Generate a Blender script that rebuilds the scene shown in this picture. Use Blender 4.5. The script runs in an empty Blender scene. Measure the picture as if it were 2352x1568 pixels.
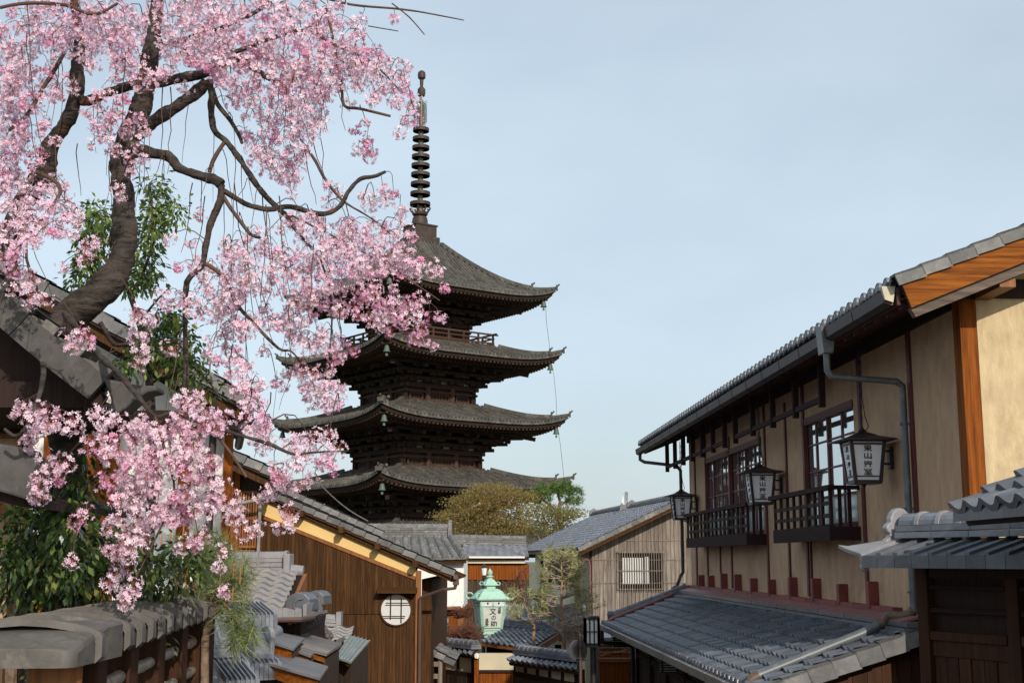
import bpy, bmesh, math, random
import numpy as np
from mathutils import Vector, Matrix, noise as mnoise

# ------------------------------------------------------------------ camera, sky, sun, exposure
SC = bpy.context.scene
C = SC.collection
EYE = 5.0                                   # eye level above the lower street
FPX = 2966.0                                # focal length in pixels of a 2352 px wide picture
PITCH = math.atan(500.0 / FPX)
cam_d = bpy.data.cameras.new("camera")
cam_d.sensor_width = 36.0
cam_d.lens = 36.0 * FPX / 2352.0
cam_d.clip_start = 0.1
cam_d.clip_end = 6000.0
cam = bpy.data.objects.new("camera", cam_d)
C.objects.link(cam)
cam.location = (0, 0, EYE)
cam.rotation_euler = (math.pi / 2 + PITCH, 0, 0)
SC.camera = cam

TO_SUN = Vector((0.36, -1.0, 0.52)).normalized()
W = bpy.data.worlds.new("World")
SC.world = W
W.use_nodes = True
nt = W.node_tree
nt.nodes.clear()
out = nt.nodes.new("ShaderNodeOutputWorld")
bg = nt.nodes.new("ShaderNodeBackground")
sky = nt.nodes.new("ShaderNodeTexSky")
sky.sky_type = 'NISHITA'
sky.sun_disc = False
sky.sun_elevation = math.asin(TO_SUN.z)
sky.sun_rotation = math.atan2(TO_SUN.x, TO_SUN.y)
sky.altitude = 50
sky.air_density = 1.0
sky.dust_density = 2.2
sky.ozone_density = 1.0
# a thin high veil of cloud over the blue
tc = nt.nodes.new("ShaderNodeTexCoord")
mp = nt.nodes.new("ShaderNodeMapping")
mp.inputs['Scale'].default_value = (1.2, 1.2, 2.6)
nz = nt.nodes.new("ShaderNodeTexNoise")
nz.inputs['Scale'].default_value = 1.7
nz.inputs['Detail'].default_value = 5
nz.inputs['Roughness'].default_value = 0.5
rp = nt.nodes.new("ShaderNodeMapRange")
rp.inputs['From Min'].default_value = 0.3
rp.inputs['From Max'].default_value = 0.75
rp.inputs['To Min'].default_value = 0.44
rp.inputs['To Max'].default_value = 0.74
mx = nt.nodes.new("ShaderNodeMix")
mx.data_type = 'RGBA'
mx.inputs['B'].default_value = (8.5, 10.0, 11.1, 1)
nt.links.new(tc.outputs['Generated'], mp.inputs['Vector'])
nt.links.new(mp.outputs['Vector'], nz.inputs['Vector'])
nt.links.new(nz.outputs['Fac'], rp.inputs['Value'])
nt.links.new(rp.outputs['Result'], mx.inputs['Factor'])
nt.links.new(sky.outputs['Color'], mx.inputs['A'])
nt.links.new(mx.outputs['Result'], bg.inputs['Color'])
bg.inputs['Strength'].default_value = 0.10
nt.links.new(bg.outputs['Background'], out.inputs['Surface'])

sun_d = bpy.data.lights.new("sun", 'SUN')
sun_d.energy = 3.6
sun_d.angle = math.radians(0.53)
sun_d.color = (1.0, 0.91, 0.79)
sun = bpy.data.objects.new("sun", sun_d)
C.objects.link(sun)
sun.rotation_euler = TO_SUN.to_track_quat('Z', 'Y').to_euler()
sun.location = (20, -40, 60)

vs = SC.view_settings
SC.display_settings.display_device = 'sRGB'
vs.view_transform = 'Standard'
vs.look = 'None'
vs.exposure = 0.0
vs.gamma = 1.0
vs.use_curve_mapping = False
SC.render.resolution_x = 1024
SC.render.resolution_y = 682
SC.cycles.max_bounces = 6
SC.cycles.transparent_max_bounces = 6

# ------------------------------------------------------------------ picture to place
COSP, SINP = math.cos(PITCH), math.sin(PITCH)
def ray(u, v):
    xn = (u - 1176.0) / FPX
    yn = (784.0 - v) / FPX
    dy = COSP - yn * SINP
    return xn / dy, (SINP + yn * COSP) / dy
def P(u, v, Y):
    dx, dz = ray(u, v)
    return Vector((dx * Y, Y, EYE + dz * Y))
class Frame:
    """A house's own axes: b to the right, a away along its street front, turned by phi about the vertical."""
    def __init__(s, phi):
        s.phi, s.c, s.s = phi, math.cos(phi), math.sin(phi)
    def loc(s, p):
        return Vector((p[0] * s.c + p[1] * s.s, -p[0] * s.s + p[1] * s.c, p[2]))
    def world(s, q):
        return Vector((q[0] * s.c - q[1] * s.s, q[0] * s.s + q[1] * s.c, q[2]))
    def atb(s, u, v, b):
        dx, dz = ray(u, v)
        t = b / (dx * s.c + s.s)
        return Vector((b, (-dx * s.s + s.c) * t, EYE + dz * t))
    def ata(s, u, v, a):
        dx, dz = ray(u, v)
        t = a / (-dx * s.s + s.c)
        return Vector(((dx * s.c + s.s) * t, a, EYE + dz * t))
F0 = Frame(0.0)

# ------------------------------------------------------------------ mesh builder
V = Vector
class MB:
    def __init__(s):
        s.v, s.f = [], []
    def add(s, vs_, fs):
        n = len(s.v)
        s.v.extend([tuple(x) for x in vs_])
        s.f.extend([tuple(i + n for i in f) for f in fs])
        return s
    def quad(s, a, b, c, d):
        return s.add([a, b, c, d], [(0, 1, 2, 3)])
    def box(s, x0, x1, y0, y1, z0, z1):
        return s.add([(x0, y0, z0), (x1, y0, z0), (x1, y1, z0), (x0, y1, z0), (x0, y0, z1), (x1, y0, z1), (x1, y1, z1), (x0, y1, z1)],
                     [(0, 3, 2, 1), (4, 5, 6, 7), (0, 1, 5, 4), (1, 2, 6, 5), (2, 3, 7, 6), (3, 0, 4, 7)])
    def beam(s, p, q, w, h, up=(0, 0, 1), taper=1.0):
        p, q, up = V(p), V(q), V(up)
        d = (q - p).normalized()
        sd = d.cross(up)
        if sd.length < 1e-4:
            sd = d.cross(V((1, 0, 0)))
        sd.normalize()
        un = sd.cross(d).normalized()
        a, b = sd * w / 2, un * h / 2
        vs_ = []
        for c, k in ((p, 1.0), (q, taper)):
            vs_ += [c - a * k - b * k, c + a * k - b * k, c + a * k + b * k, c - a * k + b * k]
        return s.add(vs_, [(3, 2, 1, 0), (4, 5, 6, 7), (0, 1, 5, 4), (1, 2, 6, 5), (2, 3, 7, 6), (3, 0, 4, 7)])
    def prism(s, poly, ext):
        n = len(poly)
        ext = V(ext)
        vs_ = [V(p) for p in poly] + [V(p) + ext for p in poly]
        fs = [tuple(range(n))[::-1], tuple(range(n, 2 * n))] + [(i, (i + 1) % n, n + (i + 1) % n, n + i) for i in range(n)]
        return s.add(vs_, fs)
    def tube(s, pts, rad, n=8, cap=True):
        pts = [V(p) for p in pts]
        if not isinstance(rad, (list, tuple)):
            rad = [rad] * len(pts)
        vs_, fs = [], []
        ref = None
        for i, p in enumerate(pts):
            if i == 0: d = pts[1] - p
            elif i == len(pts) - 1: d = p - pts[i - 1]
            else: d = (pts[i + 1] - p).normalized() + (p - pts[i - 1]).normalized()
            d = d.normalized() if d.length > 1e-9 else V((0, 0, 1))
            if ref is None:
                ref = V((0, 0, 1)) if abs(d.z) < .9 else V((1, 0, 0))
            sd = d.cross(ref)
            if sd.length < 1e-4: sd = d.cross(V((1, 0, 0)))
            sd.normalize()
            ref = sd.cross(d)
            for k in range(n):
                t = 2 * math.pi * k / n
                vs_.append(p + (sd * math.cos(t) + ref * math.sin(t)) * rad[i])
        for i in range(len(pts) - 1):
            for k in range(n):
                fs.append((i * n + k, i * n + (k + 1) % n, (i + 1) * n + (k + 1) % n, (i + 1) * n + k))
        if cap:
            fs.append(tuple(range(n))[::-1])
            fs.append(tuple(range((len(pts) - 1) * n, len(pts) * n)))
        return s.add(vs_, fs)
    def lathe(s, prof, c=(0, 0, 0), n=16, ax=(0, 0, 1)):
        """prof: (radius, height) pairs along the axis ax from c."""
        c, ax = V(c), V(ax).normalized()
        e = ax.cross(V((0, 1, 0)) if abs(ax.y) < .9 else V((1, 0, 0))).normalized()
        g = ax.cross(e)
        vs_ = [c + ax * h + (e * math.cos(2 * math.pi * k / n) + g * math.sin(2 * math.pi * k / n)) * max(r, 1e-4) for r, h in prof for k in range(n)]
        fs = [(i * n + k, i * n + (k + 1) % n, (i + 1) * n + (k + 1) % n, (i + 1) * n + k) for i in range(len(prof) - 1) for k in range(n)]
        fs.append(tuple(range(n))[::-1])
        fs.append(tuple(range((len(prof) - 1) * n, len(prof) * n)))
        return s.add(vs_, fs)
    def ball(s, c, r, n=12, m=8, sz=1.0):
        return s.lathe([(r * math.sin(math.pi * i / m), -r * sz * math.cos(math.pi * i / m)) for i in range(m + 1)], c, n)
    def grid(s, fn, nu, nv):
        vs_ = [fn(i / nu, j / nv) for j in range(nv + 1) for i in range(nu + 1)]
        fs = [(j * (nu + 1) + i, j * (nu + 1) + i + 1, (j + 1) * (nu + 1) + i + 1, (j + 1) * (nu + 1) + i) for j in range(nv) for i in range(nu)]
        return s.add(vs_, fs)
    def mesh(s, name, off=(0, 0, 0), fix=True):
        me = bpy.data.meshes.new(name)
        o = V(off)
        me.from_pydata([(x - o.x, y - o.y, z - o.z) for x, y, z in s.v], [], s.f)
        if fix:
            bm = bmesh.new()
            bm.from_mesh(me)
            bmesh.ops.recalc_face_normals(bm, faces=bm.faces)
            bm.to_mesh(me)
            bm.free()
        return me

class Thing:
    """One top-level thing: an Empty at its base; add() hangs a part on it, or a sub-part on a part."""
    def __init__(s, name, label, cat, base, frame=F0, group=None, kind=None):
        s.frame, s.base = frame, V(base)
        s.o = bpy.data.objects.new(name, None)
        C.objects.link(s.o)
        s.o.empty_display_size = 0.2
        s.o.location = frame.world(s.base)
        s.o.rotation_euler = (0, 0, frame.phi)
        s.o['label'], s.o['category'] = label, cat
        if group: s.o['group'] = group
        if kind: s.o['kind'] = kind
    def add(s, name, mb, mat, parent=None, smooth=None, bevel=0, label=None, fix=True, kind=None):
        if hasattr(mb, 'v'):
            me = mb.mesh(name, s.base, fix)
        else:
            me = mb
        o = bpy.data.objects.new(name, me)
        C.objects.link(o)
        o.parent = parent or s.o
        for m in (mat if isinstance(mat, (list, tuple)) else [mat]):
            me.materials.append(m)
        if smooth:
            me.shade_smooth()
            me.set_sharp_from_angle(angle=math.radians(smooth))
        if bevel:
            b = o.modifiers.new("edge", 'BEVEL')
            b.width, b.segments, b.limit_method = bevel, 2, 'ANGLE'
        if label: o['label'] = label
        if kind: o['kind'] = kind
        return o

def single(name, mb, mat, label, cat, base, frame=F0, group=None, kind=None, smooth=None):
    """A thing of one mesh."""
    me = mb.mesh(name, base)
    o = bpy.data.objects.new(name, me)
    C.objects.link(o)
    o.location = frame.world(V(base))
    o.rotation_euler = (0, 0, frame.phi)
    me.materials.append(mat)
    if smooth:
        me.shade_smooth()
        me.set_sharp_from_angle(angle=math.radians(smooth))
    if kind: o['kind'] = kind
    if label: o['label'] = label
    if cat: o['category'] = cat
    if group: o['group'] = group
    return o

# ------------------------------------------------------------------ materials
def mat(name, base, rough=.65, var=.2, scale=3.0, stretch=(1, 1, 1), island=0.0, bump=0.0, bscale=25.0, base2=None, patch=None,
        metal=0.0, spec=.5, detail=6, wave=None, ior=None, translucent=None):
    m = bpy.data.materials.new(name)
    m.use_nodes = True
    t = m.node_tree
    b = t.nodes['Principled BSDF']
    N, L = t.nodes.new, t.links.new
    co = N("ShaderNodeTexCoord")
    mp_ = N("ShaderNodeMapping")
    mp_.inputs['Scale'].default_value = stretch
    L(co.outputs['Object'], mp_.inputs['Vector'])
    vec = mp_.outputs['Vector']
    geo = None
    if island:
        geo = N("ShaderNodeNewGeometry")
        ad = N("ShaderNodeVectorMath")
        ad.operation = 'ADD'
        sc = N("ShaderNodeVectorMath")
        sc.operation = 'SCALE'
        sc.inputs[0].default_value = (17.3, 11.7, 23.1)
        L(geo.outputs['Random Per Island'], sc.inputs['Scale'])
        L(vec, ad.inputs[0])
        L(sc.outputs['Vector'], ad.inputs[1])
        vec = ad.outputs['Vector']
    nz_ = N("ShaderNodeTexNoise")
    nz_.inputs['Scale'].default_value = scale
    nz_.inputs['Detail'].default_value = detail
    nz_.inputs['Roughness'].default_value = .62
    L(vec, nz_.inputs['Vector'])
    fac = nz_.outputs['Fac']
    if wave:
        wv = N("ShaderNodeTexWave")
        wv.wave_type, wv.bands_direction = 'BANDS', wave[0]
        wv.inputs['Scale'].default_value = wave[1]
        wv.inputs['Distortion'].default_value = wave[2]
        wv.inputs['Detail'].default_value = 3
        L(vec, wv.inputs['Vector'])
        av = N("ShaderNodeMath")
        av.operation = 'ADD'
        hf = N("ShaderNodeMath")
        hf.operation = 'MULTIPLY_ADD'
        hf.inputs[1].default_value = wave[3]
        hf.inputs[2].default_value = -wave[3] / 2
        L(wv.outputs['Fac'], hf.inputs[0])
        L(hf.outputs[0], av.inputs[0])
        L(fac, av.inputs[1])
        fac = av.outputs[0]
    cr = N("ShaderNodeValToRGB")
    cr.color_ramp.elements[0].position = .28
    cr.color_ramp.elements[1].position = .72
    lo = [c * (1 - var) for c in base]
    hi = list(base2) if base2 else [min(1, c * (1 + var)) for c in base]
    cr.color_ramp.elements[0].color = (*lo, 1)
    cr.color_ramp.elements[1].color = (*hi, 1)
    L(fac, cr.inputs['Fac'])
    col = cr.outputs['Color']
    if patch:                                   # stains of a colour of their own: (colour, noise scale, threshold, amount)
        n2 = N("ShaderNodeTexNoise")
        n2.inputs['Scale'].default_value = patch[1]
        n2.inputs['Detail'].default_value = 7
        n2.inputs['Roughness'].default_value = .68
        L(co.outputs['Object'], n2.inputs['Vector'])
        r2 = N("ShaderNodeMapRange")
        r2.inputs['From Min'].default_value = patch[2]
        r2.inputs['From Max'].default_value = patch[2] + .12
        r2.inputs['To Max'].default_value = patch[3]
        L(n2.outputs['Fac'], r2.inputs['Value'])
        m2 = N("ShaderNodeMix")
        m2.data_type = 'RGBA'
        m2.inputs['B'].default_value = (*patch[0], 1)
        L(r2.outputs['Result'], m2.inputs['Factor'])
        L(col, m2.inputs['A'])
        col = m2.outputs['Result']
    if island:
        hs = N("ShaderNodeHueSaturation")
        mr = N("ShaderNodeMapRange")
        mr.inputs['To Min'].default_value = 1 - island
        mr.inputs['To Max'].default_value = 1 + island
        L(geo.outputs['Random Per Island'], mr.inputs['Value'])
        L(mr.outputs['Result'], hs.inputs['Value'])
        L(col, hs.inputs['Color'])
        col = hs.outputs['Color']
    L(col, b.inputs['Base Color'])
    b.inputs['Roughness'].default_value = rough
    b.inputs['Metallic'].default_value = metal
    b.inputs['Specular IOR Level'].default_value = spec
    if ior: b.inputs['IOR'].default_value = ior
    if bump:
        n3 = N("ShaderNodeTexNoise")
        n3.inputs['Scale'].default_value = bscale
        n3.inputs['Detail'].default_value = 6
        L(vec, n3.inputs['Vector'])
        bp = N("ShaderNodeBump")
        bp.inputs['Strength'].default_value = bump
        bp.inputs['Distance'].default_value = .02
        L(n3.outputs['Fac'], bp.inputs['Height'])
        L(bp.outputs['Normal'], b.inputs['Normal'])
    if translucent:
        tr = N("ShaderNodeBsdfTranslucent")
        L(col, tr.inputs['Color'])
        ms = N("ShaderNodeMixShader")
        ms.inputs['Fac'].default_value = translucent
        L(b.outputs['BSDF'], ms.inputs[1])
        L(tr.outputs['BSDF'], ms.inputs[2])
        L(ms.outputs['Shader'], t.nodes['Material Output'].inputs['Surface'])
    return m

VG = (9, 9, .55)          # grain running up
AG = (9, .55, 9)          # grain running along a
BG = (.55, 9, 9)          # grain running along b
M = {}
M['tile'] = mat('grey roof tile', (.165, .175, .205), rough=.36, var=.28, scale=5, island=.24, bump=.08, bscale=30, spec=.8, patch=((.30, .29, .27), 3.0, .56, .4))
M['tile_blue'] = mat('slate blue roof tile', (.095, .104, .125), rough=.36, var=.3, scale=5, island=.26, bump=.08, bscale=30, spec=.6, patch=((.21, .195, .19), 3.0, .56, .4))
M['tile_dark'] = mat('dark grey roof tile', (.10, .106, .122), rough=.40, var=.25, scale=5, island=.22, bump=.08, spec=.55, patch=((.20, .20, .20), 4.0, .56, .5))
M['tile_old'] = mat('weathered brown grey temple tile', (.082, .078, .070), rough=.8, var=.35, scale=4, island=.28, bump=.15, bscale=12, spec=.25, patch=((.20, .165, .095), 2.2, .53, .5))
M['tile_lichen'] = mat('old tile with pale lichen', (.155, .152, .15), rough=.7, var=.3, scale=6, island=.25, bump=.15, spec=.3, patch=((.30, .28, .22), 5.0, .55, .6))
M['cap_stone'] = mat('mossy grey cap tile', (.098, .090, .080), rough=.62, var=.3, scale=7, bump=.25, bscale=18, spec=.4, island=.1, patch=((.21, .195, .165), 5.0, .55, .5))
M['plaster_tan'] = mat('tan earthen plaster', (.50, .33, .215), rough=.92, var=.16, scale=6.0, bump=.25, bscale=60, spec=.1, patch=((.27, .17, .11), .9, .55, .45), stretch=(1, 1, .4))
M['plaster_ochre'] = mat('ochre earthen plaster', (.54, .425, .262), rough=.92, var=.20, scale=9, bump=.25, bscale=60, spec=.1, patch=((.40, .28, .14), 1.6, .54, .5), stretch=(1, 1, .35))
M['plaster_yellow'] = mat('yellow plaster', (.74, .52, .22), rough=.9, var=.06, scale=1.5, spec=.1, patch=((.60, .38, .12), 1.2, .62, .3))
M['plaster_white'] = mat('white plaster', (.80, .79, .76), rough=.9, var=.05, scale=2, spec=.1)
M['plaster_cream'] = mat('cream plaster', (.58, .52, .38), rough=.9, var=.1, scale=2, spec=.1, bump=.1)
M['wood_dark'] = mat('dark stained timber', (.028, .0145, .012), rough=.7, var=.4, scale=3, stretch=VG, bump=.15, bscale=6, spec=.2)
M['wood_gate'] = mat('dark red brown gate timber', (.050, .019, .008), rough=.7, var=.5, scale=2.6, stretch=VG, island=.2, spec=.2)
M['wood_dark_a'] = mat('dark stained timber along', (.030, .0145, .0145), rough=.85, var=.4, scale=3, stretch=AG, bump=.15, bscale=6, spec=.18)
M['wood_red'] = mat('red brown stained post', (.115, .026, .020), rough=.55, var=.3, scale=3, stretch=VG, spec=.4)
M['copper_red'] = mat('red painted copper cladding', (.19, .042, .036), rough=.5, var=.3, scale=4, spec=.4, patch=((.16, .06, .055), 3, .55, .5), island=.15)
M['flash_red'] = mat('faded red flashing', (.24, .105, .10), rough=.5, var=.2, scale=3, spec=.4)
M['wood_orange'] = mat('warm orange cedar', (.20, .052, .0065), rough=.7, var=.5, scale=2.2, stretch=(24, 24, 1.1), bump=.1, bscale=5, base2=(.30, .085, .010), spec=.12, wave=('X', .12, 22, .16))
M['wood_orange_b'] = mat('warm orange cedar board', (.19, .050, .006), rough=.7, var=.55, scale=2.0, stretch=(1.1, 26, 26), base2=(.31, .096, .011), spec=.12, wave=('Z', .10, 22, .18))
M['wood_brown'] = mat('brown weathered boards', (.052, .0215, .0075), rough=.75, var=.55, scale=2.4, stretch=(18, 18, .9), island=.28, bump=.15, bscale=6, spec=.15, base2=(.105, .048, .0165))
M['wood_shop'] = mat('warm brown timber', (.22, .085, .025), rough=.6, var=.4, scale=2.4, stretch=VG, island=.2, spec=.3)
M['wood_grey'] = mat('silver grey weathered boards', (.155, .122, .100), rough=.85, var=.45, scale=2.6, stretch=VG, island=.22, spec=.15, base2=(.31, .262, .225))
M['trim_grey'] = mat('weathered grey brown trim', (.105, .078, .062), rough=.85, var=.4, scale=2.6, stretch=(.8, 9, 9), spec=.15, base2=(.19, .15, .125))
M['cap_dark'] = mat('dark weathered edge tile', (.072, .066, .062), rough=.65, var=.35, scale=6, bump=.25, bscale=18, spec=.3, island=.05, patch=((.12, .11, .10), 4.0, .55, .5))
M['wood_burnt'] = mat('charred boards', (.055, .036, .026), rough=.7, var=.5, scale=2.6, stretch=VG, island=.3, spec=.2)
M['wood_pagoda'] = mat('blackened pagoda timber', (.026, .0165, .0125), rough=.8, var=.45, scale=2, island=.25, spec=.2)
M['wood_rafter'] = mat('brown pagoda rafter', (.060, .034, .024), rough=.8, var=.3, scale=3, island=.2, spec=.2)
M['white_old'] = mat('old white wash', (.50, .46, .40), rough=.9, var=.2, scale=2, spec=.1)
M['gutter'] = mat('purple brown gutter', (.050, .037, .038), rough=.5, var=.3, scale=3, spec=.28)
M['soffit'] = mat('purple brown soffit boards', (.085, .042, .042), rough=.8, var=.4, scale=3, stretch=(6, 1.2, 6), spec=.15, patch=((.15, .09, .085), 2.5, .58, .6))
M['gutter_brown'] = mat('brown gutter', (.09, .055, .045), rough=.4, var=.2, scale=3, spec=.5)
M['gutter_pale'] = mat('pale weathered gutter', (.25, .22, .20), rough=.45, var=.25, scale=4, spec=.4)
M['pipe_green'] = mat('grey green pipe', (.105, .116, .128), rough=.42, var=.25, scale=4, spec=.5, patch=((.24, .25, .24), 2.5, .55, .5))
M['pipe_rust'] = mat('brown pipe elbow', (.12, .075, .05), rough=.5, var=.4, scale=8, spec=.4)
M['brass'] = mat('dull brass end cap', (.42, .38, .26), rough=.4, var=.15, scale=6, spec=.5)
M['iron'] = mat('black iron', (.022, .020, .021), rough=.5, var=.3, scale=5, spec=.4)
M['lamp_frame'] = mat('dark brown lantern frame', (.030, .021, .022), rough=.45, var=.25, scale=5, spec=.45)
M['lamp_paper'] = mat('pale lantern panel', (.84, .84, .88), rough=.35, var=.04, scale=3, spec=.4)
M['ink'] = mat('black ink', (.012, .012, .014), rough=.6, var=.1, spec=.3)
M['glass'] = mat('window glass', (.60, .64, .67), rough=.035, var=.05, metal=.9, spec=.9)
M['glass_pale'] = mat('frosted pane', (.60, .68, .68), rough=.12, var=.06, scale=6, spec=.6)
M['curtain'] = mat('white window blind', (.62, .63, .62), rough=.8, var=.05, scale=4, spec=.2)
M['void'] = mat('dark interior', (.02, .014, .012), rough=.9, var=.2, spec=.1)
M['bell'] = mat('dull green bronze bell', (.085, .12, .095), rough=.55, var=.3, scale=6, spec=.4)
M['copper'] = mat('verdigris copper', (.36, .59, .47), rough=.75, var=.2, scale=7, spec=.12, base2=(.46, .71, .59), patch=((.20, .38, .30), 7, .56, .6))
M['copper_grey'] = mat('grey copper sheet', (.20, .24, .23), rough=.4, var=.35, scale=3, spec=.5, island=.15, patch=((.26, .16, .09), 4, .6, .4))  # plain grey copper of the ribbed canopy
M['sheet'] = mat('grey sheet roofing', (.145, .138, .14), rough=.42, var=.25, scale=2.5, spec=.5, patch=((.24, .21, .20), 1.8, .55, .45))
M['bronze'] = mat('old bronze', (.045, .028, .021), rough=.6, var=.4, scale=3, spec=.4, patch=((.05, .15, .11), 1.5, .58, .45))
M['gilt'] = mat('worn gilded column', (.13, .095, .045), rough=.5, var=.4, scale=2.5, spec=.4, patch=((.10, .20, .14), .9, .5, .7))
M['ornament'] = mat('pale ridge ornament', (.25, .245, .255), rough=.5, var=.2, scale=7, bump=.1, spec=.45)
M['asphalt'] = mat('stone street', (.20, .19, .18), rough=.85, var=.25, scale=4, bump=.2)
M['earth'] = mat('bare earth', (.16, .13, .09), rough=.95, var=.3, scale=.6, base2=(.13, .15, .07))

# ------------------------------------------------------------------ tiled roofs
WAVE = [(0, .90), (.08, 1.0), (.2, .80), (.34, .32), (.52, 0), (.70, .10), (.86, .52), (1.0, .90)]
RND = random.Random(11)
def bil(eL, eR, tL, tR, sag=0.0, lift=None):
    eL, eR, tL, tR = V(eL), V(eR), V(tL), V(tR)
    S = max((eR - eL).length, (tR - tL).length)
    T = ((tL - eL).length + (tR - eR).length) / 2
    def Fn(x, y):
        p = (eL * (1 - x) + eR * x) * (1 - y) + (tL * (1 - x) + tR * x) * y
        p.z -= sag * 4 * y * (1 - y)
        if lift: p.z += lift(x, y)
        return p
    return Fn, S, T
def nrm(Fn, x, y):
    e = 1e-3
    n = (Fn(x + e, y) - Fn(x - e, y)).cross(Fn(x, y + e) - Fn(x, y - e))
    n.normalize()
    return n if n.z > 0 else -n
def tiles(mb, eL, eR, tL, tR, w=.27, h=.235, amp=.045, th=.022, prof=WAVE, sag=0.0, jit=.004, keep=None, lift=None, lips=None):
    Fn, S, T = bil(eL, eR, tL, tR, sag, lift)
    nc, nr = max(1, round(S / w)), max(1, round(T / h))
    for j in range(nr):
        for i in range(nc):
            xm, ym = (i + .5) / nc, (j + .5) / nr
            if keep and not keep(xm, ym): continue
            n = nrm(Fn, xm, ym)
            y0, y1 = j / nr - RND.uniform(0, .02) / max(1, nr) - (.012 / T), min(1.0, (j + 1.18) / nr)
            up = RND.uniform(-jit, jit)
            k = len(prof)
            vs_ = []
            for px, ph in prof: vs_.append(Fn((i + px) / nc, y0) + n * (ph * amp + th * 1.7 + up))
            for px, ph in prof: vs_.append(Fn((i + px) / nc, y1) + n * (ph * amp + up * .3))
            for px, ph in prof: vs_.append(Fn((i + px) / nc, y0) + n * (ph * amp + up))
            fs = [(q, q + 1, k + q + 1, k + q) for q in range(k - 1)]
            lf = [(2 * k + q, 2 * k + q + 1, q + 1, q) for q in range(k - 1)]
            if lips is None:
                mb.add(vs_, fs + lf)
            else:
                mb.add(vs_[:2 * k], fs)
                lips.add(vs_, lf)
    return Fn, nc, nr
def deck(mb, eL, eR, tL, tR, th=.08, gap=.012):
    """The boarding under the tiles."""
    eL, eR, tL, tR = V(eL), V(eR), V(tL), V(tR)
    n = (eR - eL).cross(tL - eL).normalized()
    if n.z < 0: n = -n
    a = [p - n * gap for p in (eL, eR, tR, tL)]
    return mb.prism(a, -n * th)
def covers(mb, eL, eR, tL, tR, pitch=.3, r=.07, seg=.3, n=6, keep=None, disc=True):
    """Rows of half-round cover tiles running up the slope, each tile a piece of its own."""
    Fn, S, T = bil(eL, eR, tL, tR)
    nc, nr = max(1, round(S / pitch)), max(1, round(T / seg))
    for i in range(nc + 1):
        x = i / nc
        for j in range(nr):
            if keep and not keep(x, (j + .5) / nr): continue
            nn = nrm(Fn, x, (j + .5) / nr)
            a, b = Fn(x, j / nr), Fn(x, min(1, (j + 1.05) / nr))
            sd = (b - a).cross(nn).normalized()
            vs_ = []
            for p, rr in ((a, r * 1.06), (b, r * .94)):
                for k in range(n + 1):
                    t = math.pi * k / n
                    vs_.append(p + sd * math.cos(t) * rr + nn * math.sin(t) * rr * 1.1)
            fs = [(k, k + 1, n + 2 + k, n + 1 + k) for k in range(n)] + [tuple(range(n + 1))]
            mb.add(vs_, fs)
    return nc
def discs(mb, eL, eR, count, outward, r=.055, up=.04):
    """Round eave-end tiles facing outward."""
    eL, eR, o = V(eL), V(eR), V(outward).normalized()
    for i in range(count + 1):
        p = eL.lerp(eR, i / count) + V((0, 0, up))
        mb.lathe([(0, .022), (r * .55, .02), (r * .8, .012), (r * .86, .022), (r, .012), (r, -.09)], p, 12, o)
def ridge(mb, p, q, layers=3, w=.26, lh=.055, r=.085, seg=.3, top=True, taper=.012, rims=None):
    """Stacked flat ridge tiles with a row of half-round ones on top."""
    p, q = V(p), V(q)
    L_ = (q - p).length
    d = (q - p).normalized()
    sd = d.cross(V((0, 0, 1))).normalized()
    up = sd.cross(d)
    n = max(1, round(L_ / .45))
    for k in range(layers):
        for i in range(n):
            a, b = p.lerp(q, i / n), p.lerp(q, (i + .985) / n)
            o = up * (lh * (k + .5))
            mb.beam(a + o, b + o, w - taper * 2 * k + RND.uniform(-.004, .004), lh * .86, up)
    if top:
        o = up * (lh * layers)
        n = max(1, round(L_ / seg))
        for i in range(n):
            a, b = p.lerp(q, i / n) + o, p.lerp(q, (i + .99) / n) + o
            for a_, b_, r_ in ((a, b, r), (b - d * .045, b, r * 1.13)):
                vs_ = []
                tgt = rims if (rims is not None and r_ > r) else mb
                for c in (a_, b_):
                    for k in range(9):
                        t = math.pi * k / 8
                        vs_.append(c + sd * math.cos(t) * r_ + up * math.sin(t) * r_ * 1.1)
                tgt.add(vs_, [(k, k + 1, 10 + k, 9 + k) for k in range(8)] + [tuple(range(9)), tuple(range(9, 18))])
    return mb
def verge(mb, e, t, out, w=.27, drop=.13, th=.03, over=.14):
    """L-shaped tiles that close the side of a roof: e eave end, t top end, out the sideways direction."""
    e, t, out = V(e), V(t), V(out).normalized()
    L_ = (t - e).length
    d = (t - e).normalized()
    up = out.cross(d).normalized()
    if up.z < 0: up = -up
    n = max(1, round(L_ / w))
    for i in range(n):
        a, b = e.lerp(t, (i - .04) / n), e.lerp(t, (i + 1.0) / n)
        for k0, k1, z0, z1 in ((0, th, -drop, .055), (th, -over, .03, .055)):
            p0, p1 = a + up * .018, b
            vs_ = [p0 + out * k0 + up * z0, p0 + out * k1 + up * z0, p1 + out * k1 + up * z0, p1 + out * k0 + up * z0,
                   p0 + out * k0 + up * z1, p0 + out * k1 + up * z1, p1 + out * k1 + up * z1, p1 + out * k0 + up * z1]
            mb.add(vs_, [(0, 3, 2, 1), (4, 5, 6, 7), (0, 1, 5, 4), (1, 2, 6, 5), (2, 3, 7, 6), (3, 0, 4, 7)])
    return mb
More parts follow.
